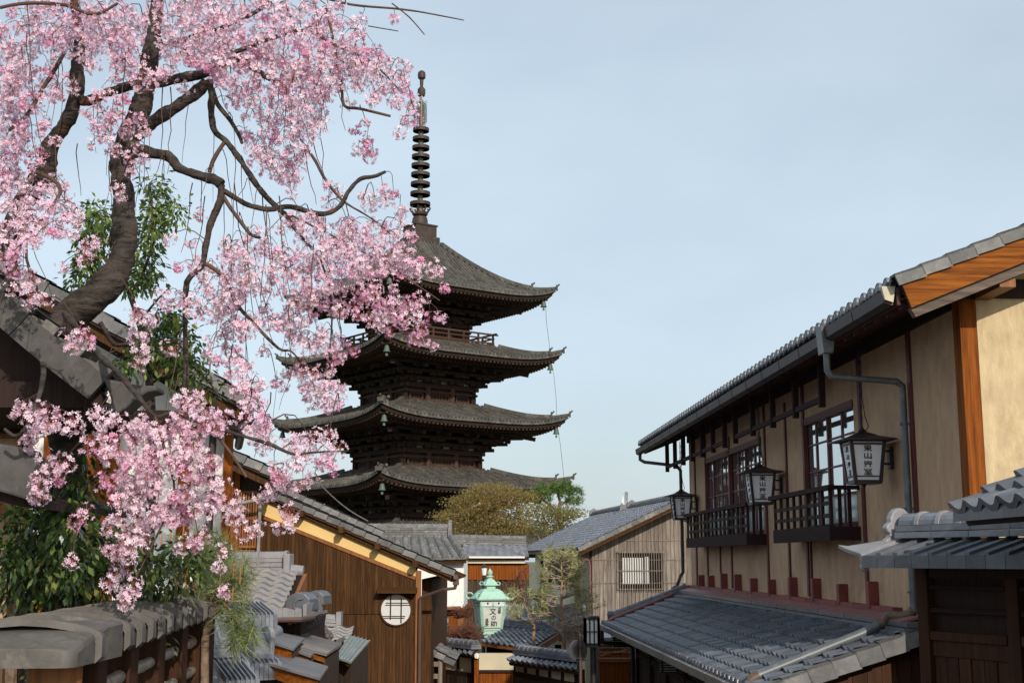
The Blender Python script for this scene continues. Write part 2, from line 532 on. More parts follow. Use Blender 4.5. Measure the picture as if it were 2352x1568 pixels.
def boards(mb, o, ux, uz, n, th=.02, gap=.006, out=(0, -1, 0), jit=.005, top=None):
    """n upright boards side by side from o along ux, uz high; top(x) trims a board's top (0..1)."""
    o, ux, uz, out = V(o), V(ux), V(uz), V(out)
    L_ = ux.length
    g = gap / L_
    for i in range(n):
        x0, x1 = i / n + g / 2, (i + 1) / n - g / 2
        j = out * RND.uniform(0, jit)
        t0, t1 = (top(x0), top(x1)) if top else (1, 1)
        if t0 <= 0 or t1 <= 0: continue
        f = [o + ux * x0, o + ux * x1, o + ux * x1 + uz * t1, o + ux * x0 + uz * t0]
        mb.prism([p + j for p in f], out * th)
    return mb
def text_mesh(body, size, depth=.002, spacing=1.0):
    """Lettering as a mesh in its own xz plane, centred, facing -y."""
    cu = bpy.data.curves.new("lettering", 'FONT')
    cu.body, cu.size, cu.extrude = body, size, depth
    cu.offset = size * .014
    cu.align_x, cu.align_y = 'CENTER', 'CENTER'
    cu.space_line = spacing
    cu.resolution_u = 3
    o = bpy.data.objects.new("lettering", cu)
    C.objects.link(o)
    bpy.context.view_layer.update()
    me = bpy.data.meshes.new_from_object(o.evaluated_get(bpy.context.evaluated_depsgraph_get()))
    bpy.data.objects.remove(o)
    bpy.data.curves.remove(cu)
    me.transform(Matrix.Rotation(math.pi / 2, 4, 'X'))
    return me
# ------------------------------------------------------------------ plaster house on the right
FR = Frame(math.atan(0.0406))
E = EYE
def build_right_house():
    T = Thing('plaster_house', 'tan plaster house on the right with long tiled eaves, red posts and two latticed balconies', 'house', (8.4, 24, 0), FR)
    A0, A1, BW = 14.52, 32.5, 5.8            # street wall from A0 to A1
    # windows in the street wall
    wins = [(18.74, 21.62), (24.62, 27.62), (27.78, 30.3)]
    zs, ze = E + .50, E + 2.28
    m = MB()
    zt = E + 3.22
    m.box(BW, BW + .16, A0 + .2, A1, E - .72, zs)
    m.box(BW, BW + .16, A0 + .2, A1, ze, zt)
    edges = [A0 + .2] + [x for w in wins for x in w] + [A1]
    for i in range(0, len(edges), 2):
        if edges[i + 1] - edges[i] > .02: m.box(BW, BW + .16, edges[i], edges[i + 1], zs, ze)
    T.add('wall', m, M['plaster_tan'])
    m = MB()
    sl = .40
    # gable end towards the street corner
    zz = lambda b: E + 2.86 + sl * (b - 4.8)
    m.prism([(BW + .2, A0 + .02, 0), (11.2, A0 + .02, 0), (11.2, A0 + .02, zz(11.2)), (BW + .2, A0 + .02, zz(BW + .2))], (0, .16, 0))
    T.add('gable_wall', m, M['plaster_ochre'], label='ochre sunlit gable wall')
    m = MB()
    m.prism([(BW + .9, A0 + .3, 0), (11.0, A0 + .3, 0), (11.0, A0 + .3, E + 2.8), (BW + .9, A0 + .3, E + 2.8)], (0, A1 - A0 - .4, 0))
    m.box(BW, 11, A1 - .1, A1, 0, E + 3.0)
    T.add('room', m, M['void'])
    # posts
    m = MB(); m.box(BW - .03, BW + .17, A0 - .05, A0 + .17, E - 2, E + 2.98)
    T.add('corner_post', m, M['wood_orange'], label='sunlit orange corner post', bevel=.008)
    for u, w, z1, z0 in ((2104, .11, 3.1, -.6), (1984, .10, 3.1, -.6), (1851, .11, 3.1, -.6), (1809, .085, 2.75, -.6), (1760, .10, 3.1, -.6), (1677, .09, 2.6, -.6),
                         (1651, .075, .5, -.6), (1622, .09, 2.9, -.6), (1597, .12, 2.9, -.62), (1858, .06, .4, -.6)):
        a = FR.atb(u, 1200, BW - .03).y
        m = MB(); m.box(BW - .035, BW + .04, a - w / 2, a + w / 2, E + z0, E + z1)
        T.add('post', m, M['wood_red'], bevel=.005)
    m = MB()
    m.box(BW - .05, BW + .02, A0 + .2, A1, E + 2.9, E + 3.12)
    T.add('wall_plate', m, M['wood_dark_a'])
    m = MB(); m.box(BW + .22, 11.2, A0 - .035, A0 + .02, E + 3.0, E + 3.22)
    T.add('tie_beam', m, M['wood_dark'])
    for b_, z_ in ((5.98, 2.98), (7.6, 3.62)):
        m = MB(); m.box(b_, b_ + .18, A0 - .72, A0 + .1, E + z_, E + z_ + .19)
        T.add('purlin', m, M['wood_shop'])
    # red clad beam ends along the foot of the wall
    for u0, u1 in ((1592, 1606), (1615, 1627), (1641, 1658), (1672, 1689), (1710, 1723), (1751, 1763), (1793, 1815), (1843, 1869), (1906, 1924), (1969, 1996)):
        ac = FR.atb((u0 + u1) / 2, 1360, 5.6).y
        w = .085 if u1 - u0 < 16 else .135
        tall = .36 if u1 - u0 > 18 or u0 < 1700 and u0 > 1635 else .30
        m = MB(); m.box(5.655, BW, ac - w / 2, ac + w / 2, E - .66, E - .66 + tall)
        T.add('clad_beam_end', m, M['copper_red'], bevel=.01)
    m = MB()
    n = 18
    for i in range(n):
        a0, a1 = 17.0 + i * (A1 - 17.0) / n, 17.0 + (i + .985) * (A1 - 17.0) / n
        m.box(5.665 + RND.uniform(0, .01), BW, a0, a1, E - .72, E - .62 + RND.uniform(-.006, .006))
    T.add('sill', m, M['copper_red'])
    m = MB()
    for i in range(9):
        a0, a1 = 16.0 + i * 1.84, 16.0 + (i + .99) * 1.84
        m.prism([(5.42, a0, E - .745), (5.66, a0, E - .69), (5.66, a0, E - .72), (5.42, a0, E - .775)], (0, a1 - a0, 0))
    T.add('flashing', m, M['flash_red'])

    # windows, each with its frame and panes
    for wi, (a0, a1) in enumerate(wins):
        f = MB()
        zt_, zb_ = ze, zs
        f.box(BW - .02, BW + .10, a0, a1, zt_ - .07, zt_ + .05)
        f.box(BW - .02, BW + .10, a0, a1, zb_ - .05, zb_ + .05)
        ns = 4 if wi == 0 else (4 if wi == 1 else 3)
        for s_ in range(ns + 1):
            a = a0 + (a1 - a0) * s_ / ns
            f.box(BW + .01 + .02 * (s_ % 2), BW + .075 + .02 * (s_ % 2), a - .035, a + .035, zb_, zt_)
        for s_ in range(ns):
            aa, ab = a0 + (a1 - a0) * s_ / ns, a0 + (a1 - a0) * (s_ + 1) / ns
            cols = () if wi == 0 else (1,)
            for k in cols:
                if wi == 0 and s_ < 2: continue
                f.box(BW + .035, BW + .06, aa + (ab - aa) * k / (len(cols) + 1) - .012, aa + (ab - aa) * k / (len(cols) + 1) + .012, zb_, zt_)
            for zz_ in (.98, 1.42, 1.86):
                f.box(BW + .03, BW + .062, aa, ab, E + zz_ - .014, E + zz_ + .014)
        w = T.add('window', f, M['wood_red'])
        for s_ in range(ns):
            aa, ab = a0 + (a1 - a0) * s_ / ns, a0 + (a1 - a0) * (s_ + 1) / ns
            tilt = RND.uniform(-.006, .006)
            g = MB(); g.quad((BW + .05 + tilt, aa, E + .98), (BW + .05 - tilt, ab, E + .98), (BW + .05 - tilt, ab, zt_), (BW + .05 + tilt, aa, zt_))
            T.add('pane', g, M['glass'], parent=w)
            g = MB(); g.quad((BW + .052 + tilt, aa, zb_), (BW + .052 - tilt, ab, zb_), (BW + .052 - tilt, ab, E + .98), (BW + .052 + tilt, aa, E + .98))
            T.add('pane', g, M['glass_pale'], parent=w, label='pale frosted pane')
    # balconies
    for (a0, a1, bo) in ((18.62, 22.0, 5.37), (24.3, 30.8, 5.42)):
        z0, z1 = E + .27, E + 1.03
        m = MB()
        m.box(bo - .03, bo + .05, a0, a1, z0, z0 + .22)
        m.box(bo + .05, BW, a0, a0 + .07, z0 + .002, z0 + .20)
        m.box(bo + .05, BW - .002, a0 + .07, a1, z0 + .05, z0 + .09)
        bal = T.add('balcony', m, M['wood_dark_a'])
        r = MB()
        r.box(bo - .05, bo + .05, a0 - .06, a1 + .22, z1 - .035, z1 + .035)
        r.box(bo + .05, BW, a0 - .03, a0 + .05, z1 - .03, z1 + .03)
        T.add('handrail', r, M['wood_dark_a'], parent=bal)
        l = MB()
        n = round((a1 - a0) / .42)
        for i in range(n + 1):
            a = a0 + .035 + (a1 - a0 - .07) * i / n
            l.box(bo - .012, bo + .03, a - .03, a + .03, z0 + .22, z1 - .035)
        for z in (z0 + .36, z0 + .54):
            l.box(bo - .002, bo + .024, a0, a1, z - .03, z + .03)
        for i in range(1, 3):
            b = bo + (BW - bo) * i / 3
            l.box(b - .025, b + .025, a0 + .01, a0 + .045, z0 + .20, z1 - .03)
        T.add('lattice', l, M['wood_dark'], parent=bal)
    # rail for blinds hung under the eaves
    m = MB()
    runs = ((18.3, 24.2), (25.2, 32.3))
    for a0, a1 in runs:
        n = 4 if a1 - a0 < 6.5 else 6
        m.box(5.19, 5.24, a0, a1, E + 2.24, E + 2.32)
        for i in range(n + 1):
            a = a0 + (a1 - a0) * i / n
            m.box(5.17, 5.26, a - .04, a + .04, E + 2.16, E + 2.92)
    T.add('blind_rail', m, M['wood_dark_a'])

    # upper roof
    a0, a1 = 13.72, 34.15
    be, ze_ = 4.84, E + 2.98
    br, zr = 10.4, ze_ + sl * (10.4 - 4.84)
    r = MB()
    deck(r, (be, a0, ze_), (be, a1, ze_), (br, a0, zr), (br, a1, zr), th=.10)
    deck(r, (16.0, a0, ze_), (16.0, a1, ze_), (br, a0, zr), (br, a1, zr), th=.10)
    roof = T.add('roof', r, M['wood_dark_a'])
    t = MB()
    tiles(t, (be - .05, a0 + .05, ze_), (be - .05, a1, ze_), (br, a0 + .05, zr), (br, a1, zr), w=.28, h=.25, amp=.05)
    tiles(t, (16.0, a0, ze_), (16.0, a1, ze_), (br, a0, zr), (br, a1, zr), w=.56, h=.5, amp=.05)
    discs(t, (be - .07, a0 + .28, ze_), (be - .07, a1, ze_), round((a1 - a0) / .28) - 1, (-1, 0, .15), r=.074, up=.065)
    T.add('roof_tiles', t, M['tile_dark'], parent=roof)
    t = MB()
    verge(t, (be - .05, a0 - .03, ze_ + .045), (br, a0 - .03, zr + .045), (0, -1, 0), w=.31, drop=.085)
    T.add('verge_tiles', t, M['tile_lichen'], parent=roof)
    t = MB(); ridge(t, (br, a0 - .05, zr + .03), (br, a1, zr + .03))
    T.add('ridge_tiles', t, M['tile'], parent=roof)
    # barge boards on the gable
    m = MB()
    zb = lambda b: ze_ - .02 + sl * (b - be)
    m.prism([(be + .0, a0 - .02, zb(be) + .035), (be + .10, a0 - .02, zb(be) - .24), (br, a0 - .02, zb(br) - .26), (br, a0 - .02, zb(br) + .035)], (0, .05, 0))
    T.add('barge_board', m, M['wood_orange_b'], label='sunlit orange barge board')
    m = MB()
    m.prism([(be + .103, a0 + .035, zb(be) - .235), (be + .16, a0 + .035, zb(be) - .335), (br, a0 + .035, zb(br) - .36), (br, a0 + .035, zb(br) - .255)], (0, .10, 0))
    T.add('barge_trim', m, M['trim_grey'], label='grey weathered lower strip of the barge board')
    # boarded soffit with rafters
    m = MB()
    m.prism([(be + .02, a0 + .12, ze_ - .16), (BW + .1, a0 + .12, ze_ - .16 + sl * (BW + .08 - be)), (BW + .1, a0 + .12, ze_ - .13 + sl * (BW + .08 - be)), (be + .02, a0 + .12, ze_ - .13)], (0, a1 - a0 - .15, 0))
    m.box(be - .02, be + .02, a0 + .1, a1, ze_ - .21, ze_ - .01)
    soff = T.add('soffit', m, M['soffit'])
    m = MB()
    n = round((a1 - a0) / .42)
    for i in range(n):
        a = a0 + .25 + (a1 - a0 - .4) * i / (n - 1)
        m.beam((be + .04, a, ze_ - .20), (BW + .02, a, ze_ - .20 + sl * (BW - .02 - be)), .065, .085)
    T.add('rafters', m, M['soffit'], parent=soff)
    # box gutter and rain pipes
    gs = MB(); gs2 = MB()
    def gut(mb, b, z, s0, s1, seg=1.1):
        n = max(1, round((s1 - s0) / seg))
        for i in range(n):
            p, q = s0 + (s1 - s0) * i / n, s0 + (s1 - s0) * (i + .995) / n
            mb.prism([(b - .12, p, z + .085), (b - .10, p, z - .04), (b - .02, p, z - .07), (b, p, z - .07), (b, p, z + .085)], (0, q - p, 0))
            mb.prism([(b - .128, q - .02, z + .09), (b - .106, q - .02, z - .045), (b - .02, q - .02, z - .077), (b + .0, q - .02, z - .077), (b, q - .02, z + .09)], (0, .03, 0))
    gut(gs, be - .05, ze_ - .135, a0 + .14, 16.2)
    gut(gs, be - .05, ze_ - .19, 16.4, a1)
    gu = T.add('gutter', gs, M['gutter'])
    m = MB()
    m.prism([(be - .185, a0 + .10, ze_ - .0), (be - .15, a0 + .10, ze_ - .15), (be - .06, a0 + .10, ze_ - .18), (be - .03, a0 + .10, ze_ + .0)], (0, .05, 0))
    T.add('gutter_cap', m, M['brass'], parent=gu, label='dull brass end cap')
    m = MB()
    m.prism([(be - .21, 16.17, ze_ - .02), (be - .01, 16.17, ze_ - .02), (be - .05, 16.21, ze_ - .36), (be - .17, 16.21, ze_ - .36)], (0, .26, 0))
    m.tube([(be - .11, 16.3, ze_ - .34), (be - .11, 16.3, ze_ - .58), (be - .06, 16.3, ze_ - .66), (BW - .17, 16.3, ze_ - .72), (BW - .10, 16.3, ze_ - .78), (BW - .10, 16.3, ze_ - .86),
            (BW - .10, 16.3, E - .55), (BW - .10, 16.3, E - .66)], .044, 10)
    for z in (E + .62, E - .42, E + 1.7):
        m.box(BW - .165, BW + .0, 16.27, 16.33, z, z + .03)
    T.add('downpipe', m, M['pipe_green'], smooth=40)
    m = MB()
    m.tube([(be - .1, a1 - .35, ze_ - .22), (be - .1, a1 - .35, ze_ - .40), (be, a1 - .45, ze_ - .47), (5.55, 32.9, ze_ - .62), (5.63, 32.8, ze_ - .75), (5.63, 32.75, E + 1), (5.63, 32.75, E - .32), (5.55, 32.7, E - .42),
            (5.50, 32.55, E - .5), (5.42, 32.5, E - .66), (5.3, 32.4, E - .72)], .045, 8)
    T.add('downpipe', m, M['gutter'], smooth=40)

    # lower roof over the shop front
    la0, la1 = 15.75, 32.6
    le, lt = 3.62, 5.58
    lz0, lz1 = E - 1.60, E - .88
    r = MB()
    deck(r, (le, la0, lz0), (le, la1, lz0), (lt + .25, la0, lz1 + .09), (lt + .25, la1, lz1 + .09), th=.09)
    low = T.add('lower_roof', r, M['wood_dark_a'])
    t = MB()
    tiles(t, (le - .04, la0 + .06, lz0), (le - .04, la1, lz0), (lt, la0 + .06, lz1), (lt, la1, lz1), w=.265, h=.255, amp=.058, th=.032)
    discs(t, (le - .06, la0 + .32, lz0), (le - .06, la1, lz0), round((la1 - la0) / .265) - 1, (-1, 0, .1), r=.072, up=.055)
    T.add('roof_tiles', t, M['tile_blue'], parent=low)
    t = MB()
    for k in range(2):
        n = 26
        for i in range(n):
            p, q = la0 + (la1 - la0) * i / n, la0 + (la1 - la0) * (i + .99) / n
            t.box(lt - .20 + k * .03 + RND.uniform(0, .008), lt + .1, p, q, lz1 + .0 + k * .068, lz1 + .058 + k * .068)
    T.add('ridge_tiles', t, M['tile_dark'], parent=low)
    t = MB()
    verge(t, (le - .02, la0, lz0 + .035), (lt + .1, la0, lz1 + .045), (0, -1, 0), w=.30, drop=.15, over=.18)
    T.add('verge_tiles', t, M['tile_lichen'], parent=low)
    t = MB()
    ridge(t, (le + .1, la1 - .25, lz0 + .09), (lt + .1, la1 - .25, lz1 + .10), layers=2, w=.24, r=.085)
    t.lathe([(0, .03), (.10, .03), (.12, 0), (.12, -.1)], (le + .08, la1 - .25, lz0 + .24), 12, (-1, 0, 0))
    T.add('hip_ridge', t, M['tile_blue'], parent=low, smooth=30)
    m = MB(); gut(m, le - .04, lz0 - .06, la0 + .3, la1, seg=1.3)
    T.add('gutter', m, M['gutter_pale'])
    # pipes lying on the lower roof
    def on(b, a, h=.10): return (b, a, lz0 + (lz1 - lz0) * (b - le) / (lt - le) + h)
    m = MB()
    m.tube([on(5.33, 16.54, .16), on(5.1, 16.53, .13), on(3.9, 16.45, .13), on(3.72, 16.43, .13)], .062, 12)
    m.tube([on(3.63, 16.42, .02), (3.60, 16.42, lz0 - .22)], .062, 12)
    pp = T.add('roof_pipe', m, M['pipe_green'], smooth=40)
    m = MB()
    m.tube([(BW - .10, 16.3, E - .62), (BW - .14, 16.32, E - .68), (BW - .24, 16.38, E - .71), on(5.44, 16.46, .24), on(5.40, 16.52, .16), on(5.32, 16.54, .16)], .066, 12)
    T.add('pipe_elbow', m, M['pipe_rust'], parent=pp, smooth=40)
    m = MB()
    m.tube([on(3.74, 16.43, .13), on(3.64, 16.42, .12), on(3.62, 16.42, .02)], .068, 12)
    T.add('pipe_elbow', m, M['pipe_rust'], parent=pp, smooth=40)
    m = MB()
    m.tube([(5.42, 32.5, E - .66), on(5.25, 32.25, .13), on(3.75, 32.0, .13), on(3.62, 31.95, .10), (3.57, 31.95, lz0 - .02)], .052, 10)
    T.add('roof_pipe', m, M['flash_red'], smooth=40)
    # ground floor
    m = MB()
    boards(m, (4.45, 16.2, 0), (0, la1 - 16.4, 0), (0, 0, E - 1.42), 90, th=.03, out=(-1, 0, 0))
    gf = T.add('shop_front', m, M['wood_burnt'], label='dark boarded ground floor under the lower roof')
    m = MB()
    for z in (E - 1.78, E - 2.35): m.box(4.36, 4.45, 16.2, la1 - .2, z, z + .11)
    for i in range(8):
        a = 16.3 + i * 2.28
        m.box(4.34, 4.46, a - .06, a + .06, 0, E - 1.45)
    T.add('frame', m, M['wood_dark'], parent=gf)
    m = MB()
    sl2 = (lz1 - lz0) / (lt - le)
    boards(m, (le + .45, la0 + .3, 0), (2.2, 0, 0), (0, 0, E - .86), 12, th=.03, top=lambda x: (E - 1.73 + sl2 * (.45 + 2.2 * x)) / (E - .86))
    T.add('side_wall', m, M['wood_gate'], label='brown boarded end wall under the lower roof')
    m = MB()
    m.tube([(3.50, la1 - .5, lz0 - .1), (3.50, la1 - .5, lz0 - .32), (3.56, la1 - .5, lz0 - .40), (4.18, la1 - .45, lz0 - .46), (4.26, la1 - .45, lz0 - .52), (4.26, la1 - .45, 0)], .05, 10)
    T.add('downpipe', m, M['iron'], smooth=40)
    return T
build_right_house()

def wall_lantern(u, v, label):
    a = FR.atb(u, v, 5.8).y
    bc, z = 5.40, E + (1284 - v) * a / FPX
    T = Thing('hanging_lantern', label, 'lantern', (bc, a, z), FR, group='hanging lanterns along the plaster house')
    hb, ht, h0, h1 = .165, .222, -.36, .20          # half widths at the foot and the head, heights
    def cor(k, z): return hb + (ht - hb) * (z - h0) / (h1 - h0)
    pt = lambda x, y, zz, g=0: (bc + x * (cor(0, zz) + g), a + y * (cor(0, zz) + g), z + zz)
    f = MB()
    for x in (-1, 1):
        for y in (-1, 1):
            f.beam(pt(x, y, h0), pt(x, y, h1), .045, .045, (1, 0, 0))
    for zz, hh in ((h0 + .012, .05), (h0 + .085, .014), (h1 - .05, .022), (h1 - .005, .03)):
        for s_ in (-1, 1):
            f.beam(pt(-1, s_, zz), pt(1, s_, zz), .035, hh)
            f.beam(pt(s_, -1, zz), pt(s_, 1, zz), .035, hh)
    f.box(bc - hb, bc + hb, a - hb, a + hb, z + h0 - .012, z + h0 + .006)
    body = T.add('frame', f, M['lamp_frame'])
    for nx, ny in ((0, -1), (0, 1), (-1, 0), (1, 0)):
        g = MB()
        if nx == 0: q = [pt(-1, ny, h0), pt(1, ny, h0), pt(1, ny, h1), pt(-1, ny, h1)]
        else: q = [pt(nx, -1, h0), pt(nx, 1, h0), pt(nx, 1, h1), pt(nx, -1, h1)]
        g.quad(*q)
        pn = T.add('panel', g, M['lamp_paper'])
        if (nx, ny) in ((0, -1), (-1, 0)):
            for k, ch in enumerate('東山艸堂'):
                me = text_mesh(ch, .122)
                me.transform(Matrix.Diagonal((1.0, 1, .82 if k == 1 else .95, 1)))
                zz = .095 - k * .104
                lean = math.atan2(ht - hb, h1 - h0)
                me.transform(Matrix.Rotation(-lean, 4, 'X'))
                if nx: me.transform(Matrix.Rotation(-math.pi / 2, 4, 'Z'))
                c = cor(0, zz) + .006
                me.transform(Matrix.Translation((nx * c, ny * c, zz)))
                T.add('character', me, M['ink'], parent=pn)
    r = MB()
    R0, R1 = .36, .05
    zc = z + h1
    lo = [(bc + x * R0, a + y * R0, zc - .005) for x, y in ((-1, -1), (1, -1), (1, 1), (-1, 1))]
    l2 = [(p[0], p[1], zc + .012) for p in lo]
    mid = [(bc + x * R0 * .5, a + y * R0 * .5, zc + .062) for x, y in ((-1, -1), (1, -1), (1, 1), (-1, 1))]
    hi = [(bc + x * R1, a + y * R1, zc + .125) for x, y in ((-1, -1), (1, -1), (1, 1), (-1, 1))]
    r.add(lo + l2 + mid + hi, [(3, 2, 1, 0)] + [(4 * L_ + k, 4 * L_ + (k + 1) % 4, 4 * L_ + 4 + (k + 1) % 4, 4 * L_ + 4 + k) for L_ in range(3) for k in range(4)] + [(12, 13, 14, 15)])
    T.add('lantern_roof', r, M['lamp_frame'])
    c = MB()
    c.lathe([(.045, 0), (.055, .02), (.03, .05), (.012, .08)], (bc, a, zc + .12), 10)
    zt = E + 2.9
    nl = int((zt - zc - .22) / .075)
    for i in range(nl):
        zz = zc + .24 + i * .075
        d = (.016, 0) if i % 2 else (0, .016)
        pts = [(bc + d[0] * math.cos(t), a + d[1] * math.cos(t), zz + .042 * math.sin(t)) for t in [k * math.pi / 4 for k in range(9)]]
        c.tube(pts, .007, 5, cap=False)
    c.tube([(bc + .05, a, zc + .13), (bc + .09, a, zc + .2), (bc + .05, a, zc + .34), (bc + .02, a, zc + .6), (bc + .03, a, zt)], .007, 5)
    T.add('chain', c, M['iron'])
    b = MB()
    b.box(5.745, 5.80, a - .055, a + .055, z - .17, z + .12)
    for zz in (.07, -.10):
        b.box(5.55, 5.75, a - .016, a + .016, z + zz - .014, z + zz + .014)
    for x in (5.61, 5.67):
        b.box(x - .009, x + .009, a - .009, a + .009, z - .10, z + .07)
    T.add('bracket', b, M['iron'])
    d = MB()
    d.lathe([(.03, -.012), (.03, -.03), (.012, -.04), (.02, -.06), (.0, -.075)], (bc, a, z + h0), 8)
    T.add('drop', d, M['iron'])
wall_lantern(2050, 1048, 'biggest lettered white lantern on the plaster wall, beside the grey green rain pipe')
wall_lantern(1796, 1113, 'middle lettered lantern hanging between the two balconies on the plaster wall')
wall_lantern(1602, 1160, 'smallest lettered lantern hanging at the far corner of the plaster house')

def box_lamp(u0, u1, v0, v1, b, label):
    p = FR.atb((u0 + u1) / 2, (v0 + v1) / 2, b)
    s = p.y / FPX
    h = (v1 - v0) * s / 2
    w = .14
    T = Thing('eave_lamp', label, 'lamp', p, FR, group='slatted lamps under the lower eaves')
    m = MB(); m.box(p.x - w, p.x + w, p.y - w, p.y + w, p.z - h * .85, p.z + h * .85)
    T.add('lamp_box', m, M['glass_pale'])
    m = MB()
    for i in range(5):
        z = p.z - h + 2 * h * i / 4
        for s_ in (-1, 1):
            m.box(p.x - w - .03, p.x + w + .03, p.y + s_ * (w + .012) - .008, p.y + s_ * (w + .012) + .008, z - .012, z + .012)
            m.box(p.x + s_ * (w + .012) - .008, p.x + s_ * (w + .012) + .008, p.y - w - .03, p.y + w + .03, z - .012, z + .012)
    for x in (-1, 1):
        for y in (-1, 1):
            m.box(p.x + x * w - .015, p.x + x * w + .015, p.y + y * w - .015, p.y + y * w + .015, p.z - h, p.z + h)
    m.box(p.x - w - .04, p.x + w + .04, p.y - w - .04, p.y + w + .04, p.z + h, p.z + h + .03)
    m.tube([(p.x, p.y, p.z + h), (p.x, p.y, p.z + h + .12), (p.x + .1, p.y, p.z + h + .18), (4.4, p.y, p.z + h + .18)], .012, 6)
    T.add('slats', m, M['iron'])
box_lamp(1411, 1434, 1464, 1483, 3.95, 'small black slatted lamp at the far end of the lower eaves')
box_lamp(1521, 1550, 1520, 1541, 4.0, 'black slatted lamp nearer along the dark shop front')

# ------------------------------------------------------------------ dark timber gate with its own tiled cap, right edge
FG = Frame(math.atan(.523))
def build_gate_house():
    c = FG.loc(P(2122, 1400, 12.0))
    bw, a1 = c.x, c.y + .06
    a0 = a1 - 5.2
    T = Thing('timber_gate', 'dark timber gate wall with slatted panels under a small grey tiled cap', 'gate wall', (bw, (a0 + a1) / 2, 1.2), FG)
    Zr = E + .0
    m = MB()
    m.box(bw + .06, bw + .16, a0, a1 - .1, .6, Zr - .1)
    T.add('panel', m, M['wood_dark'])
    for i in range(4):
        a = a1 - .06 - i * 1.02
        m = MB(); m.box(bw - .02, bw + .14, a - .065, a + .065, .6, Zr - .05)
        T.add('post', m, M['wood_gate'], bevel=.006)
    m = MB()
    for i in range(4):
        a_, b_ = a1 - .13 - i * 1.02, a1 - .99 - i * 1.02
        for v, hh, dp in ((1346, .035, .035), (1397, .04, .035)):
            z = E + (1284 - v) * 11.8 / FPX
            m.box(bw + .005, bw + .06, b_, a_, z - hh / 2, z + hh / 2)
    T.add('slats', m, M['wood_dark_a'])
    m = MB(); m2 = MB()
    for i in range(4):
        a_, b_ = a1 - .13 - i * 1.02, a1 - .99 - i * 1.02
        z = E + (1284 - 1463) * 11.8 / FPX
        m.box(bw - .01, bw + .06, b_, a_, z, z + .075)
        m.box(bw + .015, bw + .06, b_, a_, z - .14, z - .005)
        boards(m2, (bw + .06, b_, .6), (0, a_ - b_, 0), (0, 0, z - .145 - .6), 6, th=.025, gap=.012, out=(-1, 0, 0), jit=.012)
    T.add('rail', m, M['wood_gate'])
    T.add('boarding', m2, M['wood_gate'])
    # tiled cap
    be, bt = bw - .50, bw + .05
    z0, z1 = Zr - .0, Zr + .15
    aL = FG.atb(1988, 1284, be).y
    r = MB(); deck(r, (be + .02, a0, z0), (be + .02, aL - .02, z0), (bt, a0, z1), (bt, aL - .02, z1), th=.05)
    deck(r, (bt + .55, a0, z0), (bt + .55, aL - .02, z0), (bt, a0, z1), (bt, aL - .02, z1), th=.05)
    r.box(bw - .08, bw + .18, a0, aL - .35, Zr - .16, Zr - .03)
    cap = T.add('roof', r, M['wood_dark'])
    t = MB()
    for i in range(30):
        p, q = aL - i * .205, aL - (i + .97) * .205
        d_ = .012
        # flat tile with a raised edge and a turned-down front
        t.prism([(be - .03, q, z0 + .035), (bt, q, z1 + .035), (bt, q, z1 + .01), (be - .03, q, z0 + .01)], (0, p - q, 0))
        t.prism([(be - .035, q + .02, z0 + .06), (bt, q + .02, z1 + .06), (bt, q + .02, z1 + .034), (be - .035, q + .02, z0 + .034)], (0, -.055, 0))
        t.box(be - .045, be - .02, q + .0, p, z0 - .075, z0 + .033)
        t.prism([(bt + .6, q, z0 + .03), (bt, q, z1 + .03), (bt, q, z1 + .0), (bt + .6, q, z0 + .0)], (0, p - q, 0))
    T.add('roof_tiles', t, M['tile_dark'], parent=cap)
    t = MB()
    # upswept corner tile at the end
    t.prism([(be - .05, aL, z0 + .05), (bt + .1, aL, z1 + .06), (bt + .1, aL, z1 - .02), (be - .03, aL, z0 - .09)], (0, .03, 0))
    t.prism([(be - .04, aL + .03, z0 + .055), (be + .0, aL + .26, z0 + .10), (be + .04, aL + .40, z0 + .135), (be + .12, aL + .36, z0 + .125), (bt, aL + .03, z1 + .06)], (0, 0, -.03))
    t.ball((be + .0, aL + .02, z0 - .07), .045, 10, 6)
    T.add('corner_tile', t, M['ornament'], parent=cap, smooth=40)
    t = MB()
    aR = FG.atb(2062, 1250, bt).y
    rm = MB()
    ridge(t, (bt, aR - .12, z1 + .04), (bt, a0, z1 + .04), layers=2, w=.30, lh=.062, r=.10, seg=.26, rims=rm)
    T.add('mortar_rims', rm, M['ornament'], parent=cap, smooth=40)
    T.add('ridge_tiles', t, M['tile'], parent=cap)
    t = MB()
    # scrolled ridge-end ornament: a flat outline facing along the ridge
    an = aR - .06
    out_ = []
    hp_ = [(-.36, 0), (-.32, .05), (-.25, .07), (-.235, .12), (-.29, .14), (-.315, .19), (-.28, .24), (-.22, .25), (-.215, .31), (-.17, .38), (-.09, .43)]
    prof = hp_ + [(0, .445)] + [(-x, y) for x, y in hp_[::-1]]
    t.prism([(bt + x * .58, an, z1 + .0 + y * .74) for x, y in prof], (0, .07, 0))
    T.add('ridge_end_ornament', t, M['ornament'], parent=cap, bevel=.012)
build_gate_house()

